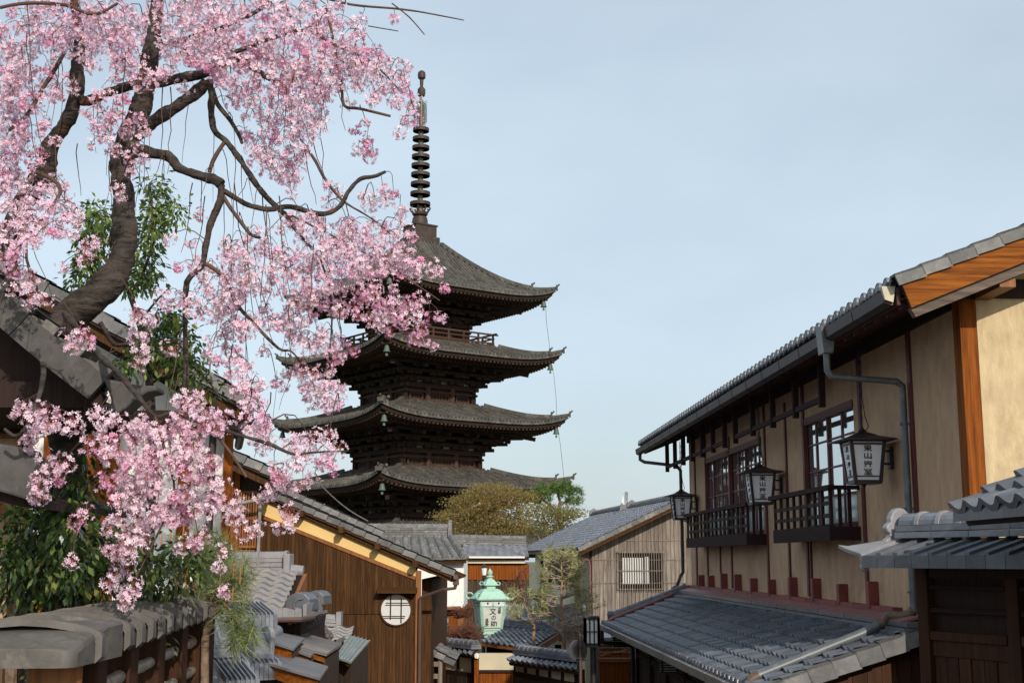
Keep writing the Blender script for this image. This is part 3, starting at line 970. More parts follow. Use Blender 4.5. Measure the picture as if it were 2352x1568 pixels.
def build_side_roof():
    """Corner of a pan tiled roof that enters from the right edge above the gate."""
    x0, z0 = 3.66, E + .37
    T = Thing('pan_tiled_roof', 'corner of a pan tiled house roof at the right edge, above the timber gate', 'roof', (4.6, 8.6, 2.0))
    e1, e0 = V((x0, 10.6, z0)), V((x0 + .05, 5.0, z0))
    t1, t0 = V((x0 + 1.9, 10.6, z0 + .88)), V((x0 + 1.95, 5.0, z0 + .88))
    r = MB(); deck(r, e1, e0, t1, t0, th=.10); deck(r, e1 + V((3.8, 0, 0)), e0 + V((3.8, 0, 0)), t1, t0, th=.1)
    T.add('roof', r, M['wood_dark'])
    t = MB(); tiles(t, e1 + V((-.05, 0, -.02)), e0 + V((-.05, 0, -.02)), t1, t0, w=.36, h=.30, amp=.07, th=.035)
    # turned-down front of the eave tiles
    n = 16
    for i in range(n):
        p, q = e1.lerp(e0, i / n) + V((-.05, 0, 0)), e1.lerp(e0, (i + 1) / n) + V((-.05, 0, 0))
        k = len(WAVE)
        vs_ = [p.lerp(q, x) + V((-.02, 0, h * .07 + .03)) for x, h in WAVE] + [p.lerp(q, x) + V((-.02, 0, -.07)) for x, h in WAVE]
        t.add(vs_, [(j, j + 1, k + j + 1, k + j) for j in range(k - 1)])
    T.add('roof_tiles', t, M['tile_dark'])
    m = MB(); m.box(x0 + .5, x0 + 5, 5.0, 10.2, 0, z0 + .02)
    T.add('wall', m, M['wood_dark'])
build_side_roof()
# ------------------------------------------------------------------ five storeyed pagoda
def build_pagoda():
    D0 = 95.0
    k = D0 / FPX
    c = P(955, 1284, D0)
    FP = Frame(math.radians(36.9))
    base = FP.loc((c.x, c.y, 0))
    cx, cy = base.x, base.y
    T = Thing('pagoda', 'tall dark timber pagoda with tiers of wide upswept tiled roofs and a ringed bronze spire', 'pagoda', base, FP)
    def rot(x, y, q):                                   # side q of four: x along the side, y outwards
        a, b = ((x, -y), (y, x), (-x, y), (-y, -x))[q]
        return cx + a, cy + b
    # (eave half width, eave middle height, top half width, top height, body half width below)
    R = [(8.25, E + 1.00, 4.1, E + 2.55, 4.0), (8.0, E + 4.92, 3.75, E + 6.30, 3.6), (7.83, E + 9.44, 3.4, E + 11.0, 3.3), (7.54, E + 14.15, 4.15, E + 15.35, 2.95), (7.2, E + 18.85, 1.08, E + 23.35, 2.6)]
    UP = .72
    prev_top = None
    for n, (H, ze, ht, zt, hb) in enumerate(R):
        last = n == len(R) - 1
        al = .50 if last else .74
        def zf(x, y):
            s = max(0.0, (H - y) / (H - ht))
            r = min(1.0, abs(x) / max(y, .01)) if y > 0 else 0
            ex = min(1.0, abs(x) / H)
            return ze + (zt - ze) * (al * s + (1 - al) * s * s) + UP * ex ** 4 * max(0, 1 - s) ** 1.3
        # --- roof
        dk = MB()
        for q in range(4):
            def under(i, j, H=H):
                yy = H - .12 - (H - hb) * j
                xx = (2 * i - 1) * yy
                X, Y = rot(xx, yy, q)
                return (X, Y, zf(xx, H) - .36 + .02 * j + (ze + .10 - zf(xx, H) + UP * (abs(xx) / H) ** 4) * j * 0 + .25 * j - (zf(xx, H) - ze) * j * .6)
            dk.grid(under, 24, 6)
            def edge(i, j):
                xx = (2 * i - 1) * (H - .06)
                X, Y = rot(xx, H - .06 - .06 * j, q)
                return (X, Y, zf(xx, H) - .02 - .34 * j)
            dk.grid(edge, 24, 1)
        roof = T.add('roof', dk, M['wood_pagoda'], smooth=30)
        t = MB()
        pitch = .31
        nc = int(H / pitch)
        prof = [(-.5, 0.0), (-.28, .01), (-.2, .11), (0, .16), (.2, .11), (.28, .01), (.5, 0.0)]
        for q in range(4):
            for i in range(-nc, nc + 1):
                xm = i * pitch
                y1 = max(abs(xm) - pitch * .5, ht)
                L_ = H - y1
                if L_ < .15: continue
                nr = max(1, round(L_ / .9))
                for r in range(nr):
                    ya, yb = H - L_ * r / nr, H - L_ * (r + 1.02) / nr
                    vs_ = []
                    dz = RND.uniform(-.012, .018)
                    for yy, g in ((ya + (.10 if r == 0 else 0), .02), (yb, 0)):
                        for px, ph in prof:
                            X, Y = rot(xm + px * pitch, yy, q)
                            vs_.append((X, Y, zf(xm + px * pitch, min(yy, H)) + ph + g + dz))
                    if r == 0:
                        for px, ph in prof:
                            X, Y = rot(xm + px * pitch, ya + .10, q)
                            vs_.append((X, Y, zf(xm + px * pitch, H) + min(ph, .02) * .3 - .10))
                    m_ = len(prof)
                    fs = [(a, a + 1, m_ + a + 1, m_ + a) for a in range(m_ - 1)]
                    if r == 0: fs += [(2 * m_ + a, 2 * m_ + a + 1, a + 1, a) for a in range(m_ - 1)]
                    t.add(vs_, fs)
        T.add('roof_tiles', t, M['tile_old'], parent=roof)
        # hip ridges with two upturned end tiles
        for q in range(4):
            hp = MB()
            pts = []
            for j in range(15):
                y = H + .12 - (H - ht) * j / 14
                X, Y = rot(y, y, q)
                pts.append(V((X, Y, zf(min(y, H), min(y, H)) + .10)))
            nb = 3
            for j in range(14):
                w = .26 if j < nb else .34
                h = .20 if j < nb else .27
                hp.beam(pts[j] + V((0, 0, h * .4)), pts[j + 1] + V((0, 0, h * .4)), w, h)
            for j, h in ((0, .34), (nb, .46)):
                p = pts[j]
                o = (pts[0] - pts[1]).normalized()
                sd = o.cross(V((0, 0, 1))).normalized()
                hp.prism([p + sd * x + V((0, 0, z)) for x, z in ((-.22, -.08), (.22, -.08), (.25, h * .5), (.12, h * .72), (0, h), (-.12, h * .72), (-.25, h * .5))], o * .10)
                hp.beam(p + o * .05 + V((0, 0, h * .62)), p + o * .26 + V((0, 0, h * 1.05)), .10, .10)
                if j == nb and q == 3:
                    for s_ in (-.18, .18):
                        hp.ball(p + sd * s_ + V((0, 0, h * 1.12)), .12, 8, 6)
            T.add('hip_ridge', hp, M['tile_old'], parent=roof)
        # rafters in two tiers
        rf = MB()
        for q in range(4):
            n_ = int((H - .2) / .33)
            for i in range(-n_, n_ + 1):
                xm = i * .33
                lf = zf(xm, H) - ze
                for yo, yi, z, hh, dec in ((H - .16, max(abs(xm), H - 2.0), ze - .40, .15, .3), (H - 1.25, max(abs(xm), hb + .2), ze - .52, .17, .9)):
                    if yo - yi < .12: continue
                    X0, Y0 = rot(xm, yo, q)
                    X1, Y1 = rot(xm, yi, q)
                    fo = ((H - yo) / (H - hb)); fi = ((H - yi) / (H - hb))
                    rf.beam((X0, Y0, z + lf * (1 - fo * .6) + .25 * fo), (X1, Y1, z + lf * (1 - fi * .6) + .25 * fi), .14, hh)
        T.add('rafters', rf, M['wood_rafter'], parent=roof)
        # --- brackets
        bk = MB()
        zb = ze - .45
        pos = [-hb, -hb * .36, hb * .36, hb]
        for q in range(4):
            for lvl, (off, z, h) in enumerate(((1.95, zb - .10, .20), (1.2, zb - .52, .22), (.5, zb - .95, .24), (.12, zb - 1.35, .26))):
                a_, b_ = rot(-(hb + off), hb + off, q), rot(hb + off, hb + off, q)
                bk.beam((*a_, z), (*b_, z), .22, h)
            for x in pos:
                sx = x * 1.0
                for off, z in ((1.95, zb - .30), (1.2, zb - .72), (.5, zb - 1.15)):
                    p, r_ = rot(sx, hb - .1, q), rot(sx, hb + off + .22, q)
                    bk.beam((*p, z), (*r_, z), .22, .20)
                    for dx in (-.5, 0, .5):
                        X, Y = rot(sx + dx, hb + off, q)
                        bk.box(X - .14, X + .14, Y - .14, Y + .14, z + .06, z + .26)
                    u_, w_ = rot(sx - .65, hb + off, q), rot(sx + .65, hb + off, q)
                    bk.beam((*u_, z), (*w_, z), .18, .18)
                # tail rafters that slope out and down
                p, r_ = rot(sx, hb, q), rot(sx, hb + 2.75, q)
                bk.beam((*p, zb + .35), (*r_, zb - .42), .20, .24)
            # corner arms
            for off, z in ((2.0, zb - .32), (1.2, zb - .74), (.5, zb - 1.17)):
                p, r_ = rot(hb - .2, hb - .2, q), rot(hb + off + .25, hb + off + .25, q)
                bk.beam((*p, z), (*r_, z), .26, .24)
            p, r_ = rot(hb, hb, q), rot(hb + 2.9, hb + 2.9, q)
            bk.beam((*p, zb + .4), (*r_, zb - .42), .24, .28)
        T.add('brackets', bk, M['wood_pagoda'])
        # --- storey
        zb0 = (R[n - 1][3] - .2) if n else 0.0
        zb1 = ze + .2
        m = MB(); m.box(cx - hb + .12, cx + hb - .12, cy - hb + .12, cy + hb - .12, zb0, zb1)
        body = T.add('storey', m, M['wood_pagoda'])
        m = MB(); w_ = MB(); dr = MB()
        for q in range(4):
            for x in pos:
                X, Y = rot(x, hb, q)
                m.lathe([(.20, zb0), (.20, zb - 1.2)], (X, Y, 0), 10)
            for z, h, o in ((zb - 1.42, .30, .14), (zb - 1.86, .14, .06), (zb0 + .32, .22, .12)):
                a_, b_ = rot(-(hb + o + .25), hb + o * .5, q), rot(hb + o + .25, hb + o * .5, q)
                m.beam((*a_, z), (*b_, z), .2, h)
            # white washed panels between the brackets
            for x0, x1 in ((-hb * .9, -hb * .45), (-hb * .27, hb * .27), (hb * .45, hb * .9)):
                for k_ in range(2):
                    xa, xb = x0 + (x1 - x0) * (k_ * .5 + .08), x0 + (x1 - x0) * (k_ * .5 + .42)
                    a_, b_ = rot(xa, hb - .06, q), rot(xb, hb - .06, q)
                    w_.beam((*a_, zb - 1.12), (*b_, zb - 1.12), .05, .22)
            # door with bars in the middle bay, shuttered windows each side
            for x0, x1, kind in ((-hb * .28, hb * .28, 1), (-hb * .86, -hb * .5, 0), (hb * .5, hb * .86, 0)):
                z0, z1 = zb0 + .5, zb - 1.98
                if z1 - z0 < .25: continue
                a_, b_ = rot(x0, hb - .1, q), rot(x1, hb - .1, q)
                for z in (z0, z1): dr.beam((*a_, z), (*b_, z), .16, .12)
                for x in (x0, x1):
                    X, Y = rot(x, hb - .1, q)
                    dr.box(X - .07, X + .07, Y - .07, Y + .07, z0, z1)
                if kind:
                    for i in range(1, 6):
                        X, Y = rot(x0 + (x1 - x0) * i / 6, hb - .1, q)
                        dr.box(X - .045, X + .045, Y - .045, Y + .045, z0, z1)
        T.add('posts', m, M['wood_rafter'], parent=body)
        T.add('panel_trim', w_, M['white_old'], parent=body)
        T.add('door_frames', dr, M['wood_rafter'], parent=body)
        # --- wind bells at the eave corners
        for q in range(4):
            X, Y = rot(H - .55, H - .55, q)
            z = zf(H, H) - .62
            b = MB()
            b.lathe([(.05, 0), (.13, -.04), (.17, -.2), (.19, -.34), (.25, -.46), (.23, -.46), (.15, -.3), (.0, -.1)], (X, Y, z - .12), 10)
            b.tube([(X, Y, z + .25), (X, Y, z - .14)], .025, 5)
            b.box(X - .09, X + .09, Y - .006, Y + .006, z - .85, z - .66)
            b.tube([(X, Y, z - .2), (X, Y, z - .7)], .012, 4)
            T.add('wind_bell', b, M['bell'], smooth=40)
    # --- balcony of the top storey
    z0 = E + 15.45
    hb = 4.1
    m = MB(); m.box(cx - hb, cx + hb, cy - hb, cy + hb, z0, z0 + .14)
    m.box(cx - hb + .15, cx + hb - .15, cy - hb + .15, cy + hb - .15, z0 - .35, z0)
    bal = T.add('balcony', m, M['wood_rafter'])
    m = MB()
    for q in range(4):
        for z, o, h in ((z0 + .26, .1, .12), (z0 + .60, .12, .10), (z0 + .92, .45, .12)):
            a_, b_ = rot(-(hb - .12 + o), hb - .12, q), rot(hb - .12 + o, hb - .12, q)
            m.beam((*a_, z), (*b_, z), .11, h)
        for i in range(7):
            X, Y = rot(-(hb - .12) + (2 * hb - .24) * i / 6, hb - .12, q)
            m.box(X - .06, X + .06, Y - .06, Y + .06, z0 + .14, z0 + .9)
    T.add('railing', m, M['wood_rafter'], parent=bal)
    # --- spire
    zk = lambda v: P(955, v, D0).z
    def pr(lst): return [(r, zk(v)) for r, v in lst]
    o = (cx, cy, 0)
    m = MB()
    m.box(cx - .92, cx + .92, cy - .92, cy + .92, zk(548), zk(522))
    m.box(cx - .99, cx + .99, cy - .99, cy + .99, zk(523), zk(519.5))
    m.box(cx - 1.10, cx + 1.10, cy - 1.10, cy + 1.10, zk(562), zk(548))
    sp = T.add('spire_base', m, M['bronze'])
    m = MB()
    m.lathe(pr([(.62, 519), (.60, 508), (.54, 500), (.40, 497)]), o, 18)
    m.lathe(pr([(.35, 497), (.55, 495), (.62, 491), (.60, 488), (.35, 489)]), o, 18)
    for i in range(8):
        t = 2 * math.pi * i / 8
        x, y = cx + .66 * math.cos(t), cy + .66 * math.sin(t)
        m.tube([(cx + .5 * math.cos(t), cy + .5 * math.sin(t), zk(489)), (x, y, zk(486)), (cx + .8 * math.cos(t), cy + .8 * math.sin(t), zk(480)), (x, y, zk(477))], .07, 5)
    T.add('dome', m, M['bronze'], smooth=40)
    m = MB()
    m.lathe(pr([(.27, 492), (.27, 476), (.20, 474), (.20, 300), (.16, 290), (.16, 232), (.13, 226), (.12, 200)]), o, 12)
    T.add('mast', m, M['gilt'], smooth=40)
    vs9 = [294, 314.6, 335, 355.6, 376, 396.6, 418.6, 440.6, 464]
    for i, v in enumerate(vs9):
        r = (.62 + .16 * i / 8)
        m = MB()
        z = zk(v + 5)
        h = .125
        m.lathe([(r, z - h), (r, z + h), (r - .07, z + h), (r - .07, z - h), (r, z - h)], o, 24)
        for t in range(4):
            a = math.pi / 4 + t * math.pi / 2
            m.beam((cx, cy, z), (cx + (r - .03) * math.cos(a), cy + (r - .03) * math.sin(a), z), .07, .14)
        m.lathe([(.23, z - .06), (.23, z + .06)], o, 10)
        T.add('spire_ring', m, M['bronze'], smooth=40)
    m = MB()
    for q in range(4):
        a = q * math.pi / 2 + .35
        dx, dy = math.cos(a), math.sin(a)
        for r0 in (.18, .34, .50):
            m.tube([(cx + r0 * dx, cy + r0 * dy, zk(286)), (cx + r0 * dx * 1.05, cy + r0 * dy * 1.05, zk(262)), (cx + r0 * dx * .8, cy + r0 * dy * .8, zk(234 + r0 * 10))], .024, 4)
        for j in range(13):
            v = 284 - j * 3.9
            m.tube([(cx + .16 * dx, cy + .16 * dy, zk(v)), (cx + .56 * dx, cy + .56 * dy, zk(v - 2.5))], .02, 4)
    T.add('flame_finial', m, M['bronze'])
    m = MB()
    m.lathe(pr([(.12, 223), (.26, 221), (.31, 214), (.30, 206), (.2, 202), (.12, 200), (.15, 186), (.12, 184)]), o, 14)
    m.lathe(pr([(.14, 184), (.29, 180), (.31, 173), (.28, 167), (.12, 163)]), o, 14)
    T.add('jewels', m, M['bronze'], smooth=40)
    m = MB(); m.lathe(pr([(.12, 164), (.05, 160), (.0, 154)]), o, 8)
    T.add('tip', m, M['copper'])
    # --- lightning wires slung from corner to corner
    def hang(pts, name='lightning_wire'):
        m = MB()
        P_ = [P(u, v, Y) for u, v, Y in pts]
        P_ = [FP.loc(p) for p in P_]
        sm = []
        for i in range(len(P_) - 1):
            for j in range(4): sm.append(P_[i].lerp(P_[i + 1], j / 4))
        sm.append(P_[-1])
        m.tube(sm, .018, 4)
        T.add(name, m, M['iron'])
    Yr = D0 * .975
    hang([(1253, 695, Yr), (1255, 740, Yr), (1263, 800, Yr), (1268, 822, Yr)])
    hang([(1266, 838, Yr), (1272, 860, Yr), (1277, 910, Yr), (1279, 955, Yr)])
    hang([(1281, 985, Yr), (1287, 1020, Yr), (1293, 1075, Yr), (1296, 1106, Yr)])
    Yl = D0 * 1.025
    hang([(657, 730, Yl), (656, 770, Yl), (648, 805, Yl), (640, 825, Yl)])
    hang([(636, 850, Yl), (634, 900, Yl), (628, 950, Yl), (626, 975, Yl)])
    for u, v in ((1246, 690), (1262, 836)):
        pass
    return T
build_pagoda()
# ------------------------------------------------------------------ brown boarded house, left of the middle
def line(p, q):
    """v along the line through two picture points."""
    return lambda u: p[1] + (q[1] - p[1]) * (u - p[0]) / (q[0] - p[0])
def build_brown_house():
    Y = 26.0
    q = lambda u, v, d=0: P(u, v, Y) + V((0, d, 0))
    T = Thing('boarded_house', 'brown boarded house gable with a yellow strip under its eaves and a round window', 'house', (q(780, 1400).x, Y + 4, 0))
    x0, x1 = q(585, 1400).x, q(958, 1400).x
    edge = line((597, 1182), (953, 1324))            # foot of the yellow strip
    zj = q(800, 1409).z
    zx = lambda x: None
    def ztop(x):
        u = 1176 + x / Y * FPX * 1.02
        for _ in range(3):
            v = edge(u)
            u += (x - q(u, v).x) / (Y / FPX) * .98
        return q(u, edge(u)).z
    m = MB()
    n = 46
    for i in range(n):
        xa, xb = x0 + (x1 - x0) * (i + .03) / n, x0 + (x1 - x0) * (i + .97) / n
        j = RND.uniform(0, .006)
        m.prism([(xa, Y - .02 - j, zj), (xb, Y - .02 - j, zj), (xb, Y - .02 - j, ztop(xb)), (xa, Y - .02 - j, ztop(xa))], (0, -.02, 0))
        j = RND.uniform(0, .006)
        m.box(xa + .012, xb + .012, Y - .025 - j, Y - .005, 0, zj - .012)
    T.add('boarding', m, M['wood_brown'])
    yl = MB()
    a, b, c_, d = q(585, 1120), q(956, 1283), q(956, 1326), q(585, 1178)
    yl.prism([p + V((0, -.03, 0)) for p in (a, b, c_, d)], (0, .025, 0))
    T.add('plaster_strip', yl, M['plaster_yellow'])
    m = MB(); m.prism([(x0, Y, 0), (x1, Y, 0), (x1, Y, q(953, 1300).z), (x0, Y, q(597, 1160).z)], (-.9, 8, 0))
    T.add('wall', m, M['wood_dark'])
    m = MB()
    pa, pb = q(590, 1181), q(955, 1327)
    m.beam(pa + V((0, -.045, 0)), pb + V((0, -.045, 0)), .05, .07)
    m.box(q(955, 1400).x, q(966, 1400).x, Y - .06, Y + .08, 0, q(960, 1310).z)
    T.add('frame', m, M['wood_shop'])
    m = MB(); m.box(q(964, 1400).x, q(987, 1400).x, Y + .5, Y + 7, 0, q(980, 1330).z)
    T.add('side_boarding', m, M['wood_brown'])
    for u, v in ((698, 1180), (789, 1217), (871, 1254), (957, 1294)):
        p = q(u, v)
        m = MB(); m.box(p.x - .05, p.x + .05, Y - .42, Y, p.z - .06, p.z + .06)
        T.add('purlin', m, M['wood_brown'])
    # roof: slope falls to the right
    Yr = Y - .2
    e, t = P(1040, 1318, Yr), P(380, 1029, Yr)
    back = V((-.95, 8.5, 0))
    r = MB(); deck(r, e, e + back, t, t + back, th=.07)
    roof = T.add('roof', r, M['wood_brown'])
    tl = MB(); tiles(tl, e + V((.03, 0, 0)), e + back + V((.03, 0, 0)), t, t + back, w=.27, h=.235, amp=.045)
    T.add('roof_tiles', tl, M['tile'], parent=roof)
    tl = MB(); verge(tl, e + V((.03, 0, .03)), t + V((0, 0, .03)), (0, -1, 0), w=.27, drop=.08, over=.16)
    T.add('verge_tiles', tl, M['tile_lichen'], parent=roof)
    b = MB(); b.prism([e + V((-.03, .06, -.03)), t + V((0, .06, -.03)), t + V((0, .06, -.15)), e + V((-.03, .06, -.15))], (0, .04, 0))
    T.add('barge_board', b, M['wood_brown'])
    m = MB()
    for i in range(20):
        y = Yr + .3 + i * .4
        m.beam(e + V((-.02, y - Yr, -.13)), P(960, 1285, Yr) + V((0, y - Yr, -.13)), .05, .06)
    T.add('rafters', m, M['wood_brown'])
    # eave gutter and rain pipe
    m = MB()
    g = e + V((.06, 0, -.05))
    m.tube([g + V((0, -.1, 0)), g + back], .05, 10)
    gp = T.add('gutter', m, M['gutter_brown'], smooth=40)
    m = MB()
    m.box(g.x - .06, g.x + .06, Yr + .0, Yr + .12, g.z - .16, g.z - .02)
    m.tube([g + V((0, .06, -.14)), g + V((-.02, .06, -.22)), q(1022, 1352, -.4), q(975, 1368, -.15), q(966, 1374, -.12), q(965.5, 1384, -.12), V((q(966, 1400).x, Y - .12, 0))], .034, 8)
    T.add('downpipe', m, M['gutter_brown'], smooth=40)
    # round window
    c = q(910, 1399)
    rr = 33.5 * Y / FPX
    m = MB()
    n = 40
    ring = []
    for r_, y in ((rr, Y - .075), (rr + .028, Y - .075), (rr + .028, Y - .03), (rr, Y - .03)):
        ring.append([(c.x + r_ * math.cos(2 * math.pi * k / n), y, c.z + r_ * math.sin(2 * math.pi * k / n)) for k in range(n)])
    m.add(sum(ring, []), [(i * n + k, i * n + (k + 1) % n, ((i + 1) % 4) * n + (k + 1) % n, ((i + 1) % 4) * n + k) for i in range(4) for k in range(n)])
    w = T.add('round_window', m, M['wood_brown'])
    m = MB()
    m.prism([(c.x + (rr + .005) * math.cos(2 * math.pi * k / n), Y - .046, c.z + (rr + .005) * math.sin(2 * math.pi * k / n)) for k in range(n)], (0, .008, 0))
    T.add('paper', m, M['curtain'], parent=w)
    m = MB()
    for dx in (-.105, .105):
        h = math.sqrt(rr * rr - dx * dx)
        m.box(c.x + dx - .011, c.x + dx + .011, Y - .066, Y - .05, c.z - h * (.93 if dx > 0 else .68), c.z + h * (1 if dx < 0 else .78))
    for dz in (.13, .09, -.125, -.16):
        h = math.sqrt(rr * rr - dz * dz)
        m.box(c.x - h * (.75 if dz > 0 else .98), c.x + h * (1.0 if dz > 0 else .7), Y - .064, Y - .052, c.z + dz - .006, c.z + dz + .006)
    T.add('lattice', m, M['wood_burnt'], parent=w)
    a, b = q(869, 1351), q(959, 1350)
    m = MB(); m.prism([(a.x + .0, Y - .03, a.z + .035), (a.x + .0, Y - .30, a.z - .055), (a.x + .0, Y - .30, a.z - .085), (a.x, Y - .03, a.z - .075)], (b.x - a.x, 0, 0))
    T.add('window_hood', m, M['wood_brown'])
build_brown_house()
def build_rear_wing():
    Y = 37.0
    T = Thing('rear_wing', 'second tiled roof rising just behind the boarded house, parallel to its edge', 'house', (P(700, 1300, Y).x, Y + 1.5, 0))
    e, t = P(880, 1226, Y), P(560, 1083, Y)
    back = V((-.9, 3.0, 0))
    r = MB(); deck(r, e, e + back, t, t + back, th=.08)
    rf = T.add('roof', r, M['wood_brown'])
    tl = MB(); tiles(tl, e, e + back, t, t + back, w=.27, h=.25, amp=.045)
    verge(tl, e + V((0, 0, .03)), t + V((0, 0, .03)), (0, -1, 0), w=.28, drop=.12, over=.16)
    T.add('roof_tiles', tl, M['tile_lichen'], parent=rf)
    m = MB(); m.prism([(t.x, Y + .2, 0), (e.x - .2, Y + .2, 0), (e.x - .2, Y + .2, e.z), (t.x, Y + .2, t.z - .15)], (-.6, 2.4, 0))
    T.add('wall', m, M['wood_dark'])
build_rear_wing()

def plain_gable(name, label, cat, Y, ver_e, ver_t, wall_u, wall_v, depth, wallmat, tilemat='tile_lichen', over=.5, barge='wood_brown', shear=0.0):
    """A house end seen from the street: the roof edge falls to the right from ver_t to ver_e."""
    T = Thing(name, label, cat, (P((wall_u[0] + wall_u[1]) / 2, 1300, Y).x, Y + depth / 2, 0))
    e, t = P(*ver_e, Y - over), P(*ver_t, Y - over)
    back = V((-shear * (depth + over), depth + over, 0))
    r = MB(); deck(r, e, e + back, t, t + back, th=.08)
    roof = T.add('roof', r, M['wood_dark'])
    tl = MB(); tiles(tl, e + V((.03, 0, 0)), e + back + V((.03, 0, 0)), t, t + back, w=.27, h=.25, amp=.05)
    T.add('roof_tiles', tl, M['tile'], parent=roof)
    tl = MB(); verge(tl, e + V((.03, 0, .03)), t + V((0, 0, .03)), (0, -1, 0), w=.28, drop=.10, over=.16)
    T.add('verge_tiles', tl, M[tilemat], parent=roof)
    b = MB(); b.prism([e + V((-.02, .06, -.05)), t + V((0, .06, -.05)), t + V((0, .06, -.24)), e + V((-.02, .06, -.24))], (0, .05, 0))
    T.add('barge_board', b, M[barge])
    xa, xb = P(wall_u[0], wall_v, Y).x, P(wall_u[1], wall_v, Y).x
    sl = (t.z - e.z) / (t.x - e.x)
    zt = lambda x: e.z + (x - e.x) * sl - .16
    m = MB(); m.prism([(xa, Y, 0), (xb, Y, 0), (xb, Y, zt(xb)), (xa, Y, zt(xa))], (-shear * depth, depth, 0))
    T.add('wall', m, M[wallmat])
    return T, e, t, zt

def build_second_left_house():
    """White plaster and orange timber house behind the cherry."""
    Y = 15.0
    T, e, t, zt = plain_gable('white_timber_house', 'house behind the cherry with white plaster panels, orange posts and a tiled roof edge', 'house', Y, (556, 918), (60, 636), (60, 520), 1200, 4.5, 'plaster_white', over=.8, shear=.23)
    for u0, u1, v0 in ((200, 272, 930), (412, 440, 900), (515, 534, 960), (100, 135, 930)):
        a, b = P(u0, 1100, Y).x, P(u1, 1100, Y).x
        m = MB()
        boards(m, (a, Y - .0, 0), (b - a, 0, 0), (0, 0, min(P(u0, v0, Y).z, zt(b) - .1)), max(1, int((b - a) / .12)), th=.07)
        T.add('timber_panel' if b - a > .25 else 'post', m, M['wood_orange'])
    m = MB()
    m.box(P(60, 950, Y).x, P(520, 950, Y).x, Y - .11, Y, P(300, 985, Y).z, P(300, 955, Y).z)
    T.add('beam', m, M['wood_shop'])
    m = MB()
    m.box(P(300, 1200, Y).x - .9, P(300, 1200, Y).x - .3, Y - .02, Y + .01, 1.5, P(300, 1000, Y).z)
    T.add('dark_opening', m, M['wood_burnt'])
    m = MB(); m.box(P(60, 1200, Y).x, P(520, 1200, Y).x, Y - .06, Y - .01, 0, E - 1.0)
    T.add('dado', m, M['wood_dark'])
    m = MB()
    g = e + V((.07, 0, -.08))
    m.tube([g + V((0, -.1, 0)), g + V((-1.15, 5.0, 0))], .06, 10)
    m.tube([g + V((0, .1, -.03)), g + V((0, .1, -.14)), g + V((-.1, .1, -.22)), P(500, 965, Y - .3), P(490, 985, Y - .1), V((P(490, 985, Y).x, Y - .1, 0))], .045, 8)
    T.add('gutter', m, M['gutter'], smooth=40)
    # canopy wall pieces under the gable
    m = MB()
    m.beam(e + V((-.05, .3, -.2)), t + V((0, .3, -.2)), .1, .18)
    m.beam(e + V((-.05, .75, -.2)), t + V((0, .75, -.2)), .1, .18)
    T.add('rafters', m, M['wood_dark'])
build_second_left_house()

def build_third_left_house():
    Y = 22.0
    T, e, t, zt = plain_gable('latticed_house', 'house with orange posts and a dark barred window beside the boarded house', 'house', Y, (636, 1092), (380, 975), (400, 596), 1200, 3.6, 'wood_burnt', over=.6, shear=.21)
    for u0, u1 in ((405, 425), (512, 522), (533, 553)):
        a, b = P(u0, 1150, Y).x, P(u1, 1150, Y).x
        m = MB(); m.box(a, b, Y - .12, Y + .02, 0, zt(b) - .05)
        T.add('post', m, M['wood_orange'])
    m = MB(); m.box(P(440, 1150, Y).x, P(510, 1150, Y).x, Y - .03, Y + .0, 0, P(500, 1090, Y).z)
    T.add('plaster_panel', m, M['plaster_white'])
    a, b = P(553, 1150, Y).x, P(594, 1150, Y).x
    m = MB(); boards(m, (a, Y, 0), (b - a, 0, 0), (0, 0, P(560, 1262, Y).z), 4, th=.05)
    m.box(a, b, Y - .25, Y, P(560, 1275, Y).z, P(560, 1262, Y).z)
    T.add('timber_panel', m, M['wood_shop'])
    m = MB()
    for i in range(7):
        x = a + (b - a) * (i + .5) / 7
        m.box(x - .012, x + .012, Y - .08, Y - .05, P(560, 1258, Y).z, P(560, 1130, Y).z)
    for v in (1130, 1190, 1255): m.box(a, b, Y - .075, Y - .04, P(560, v, Y).z - .02, P(560, v, Y).z + .02)
    T.add('window_bars', m, M['wood_shop'])
    m = MB(); m.tube([P(543, 1157, Y - .5), P(634, 1140, Y - .5)], .03, 8)
    m.tube([P(597, 1160, Y - .15), V((P(597, 1160, Y).x, Y - .15, 0))], .03, 8)
    T.add('rain_pipe', m, M['gutter_pale'], smooth=40)
build_third_left_house()

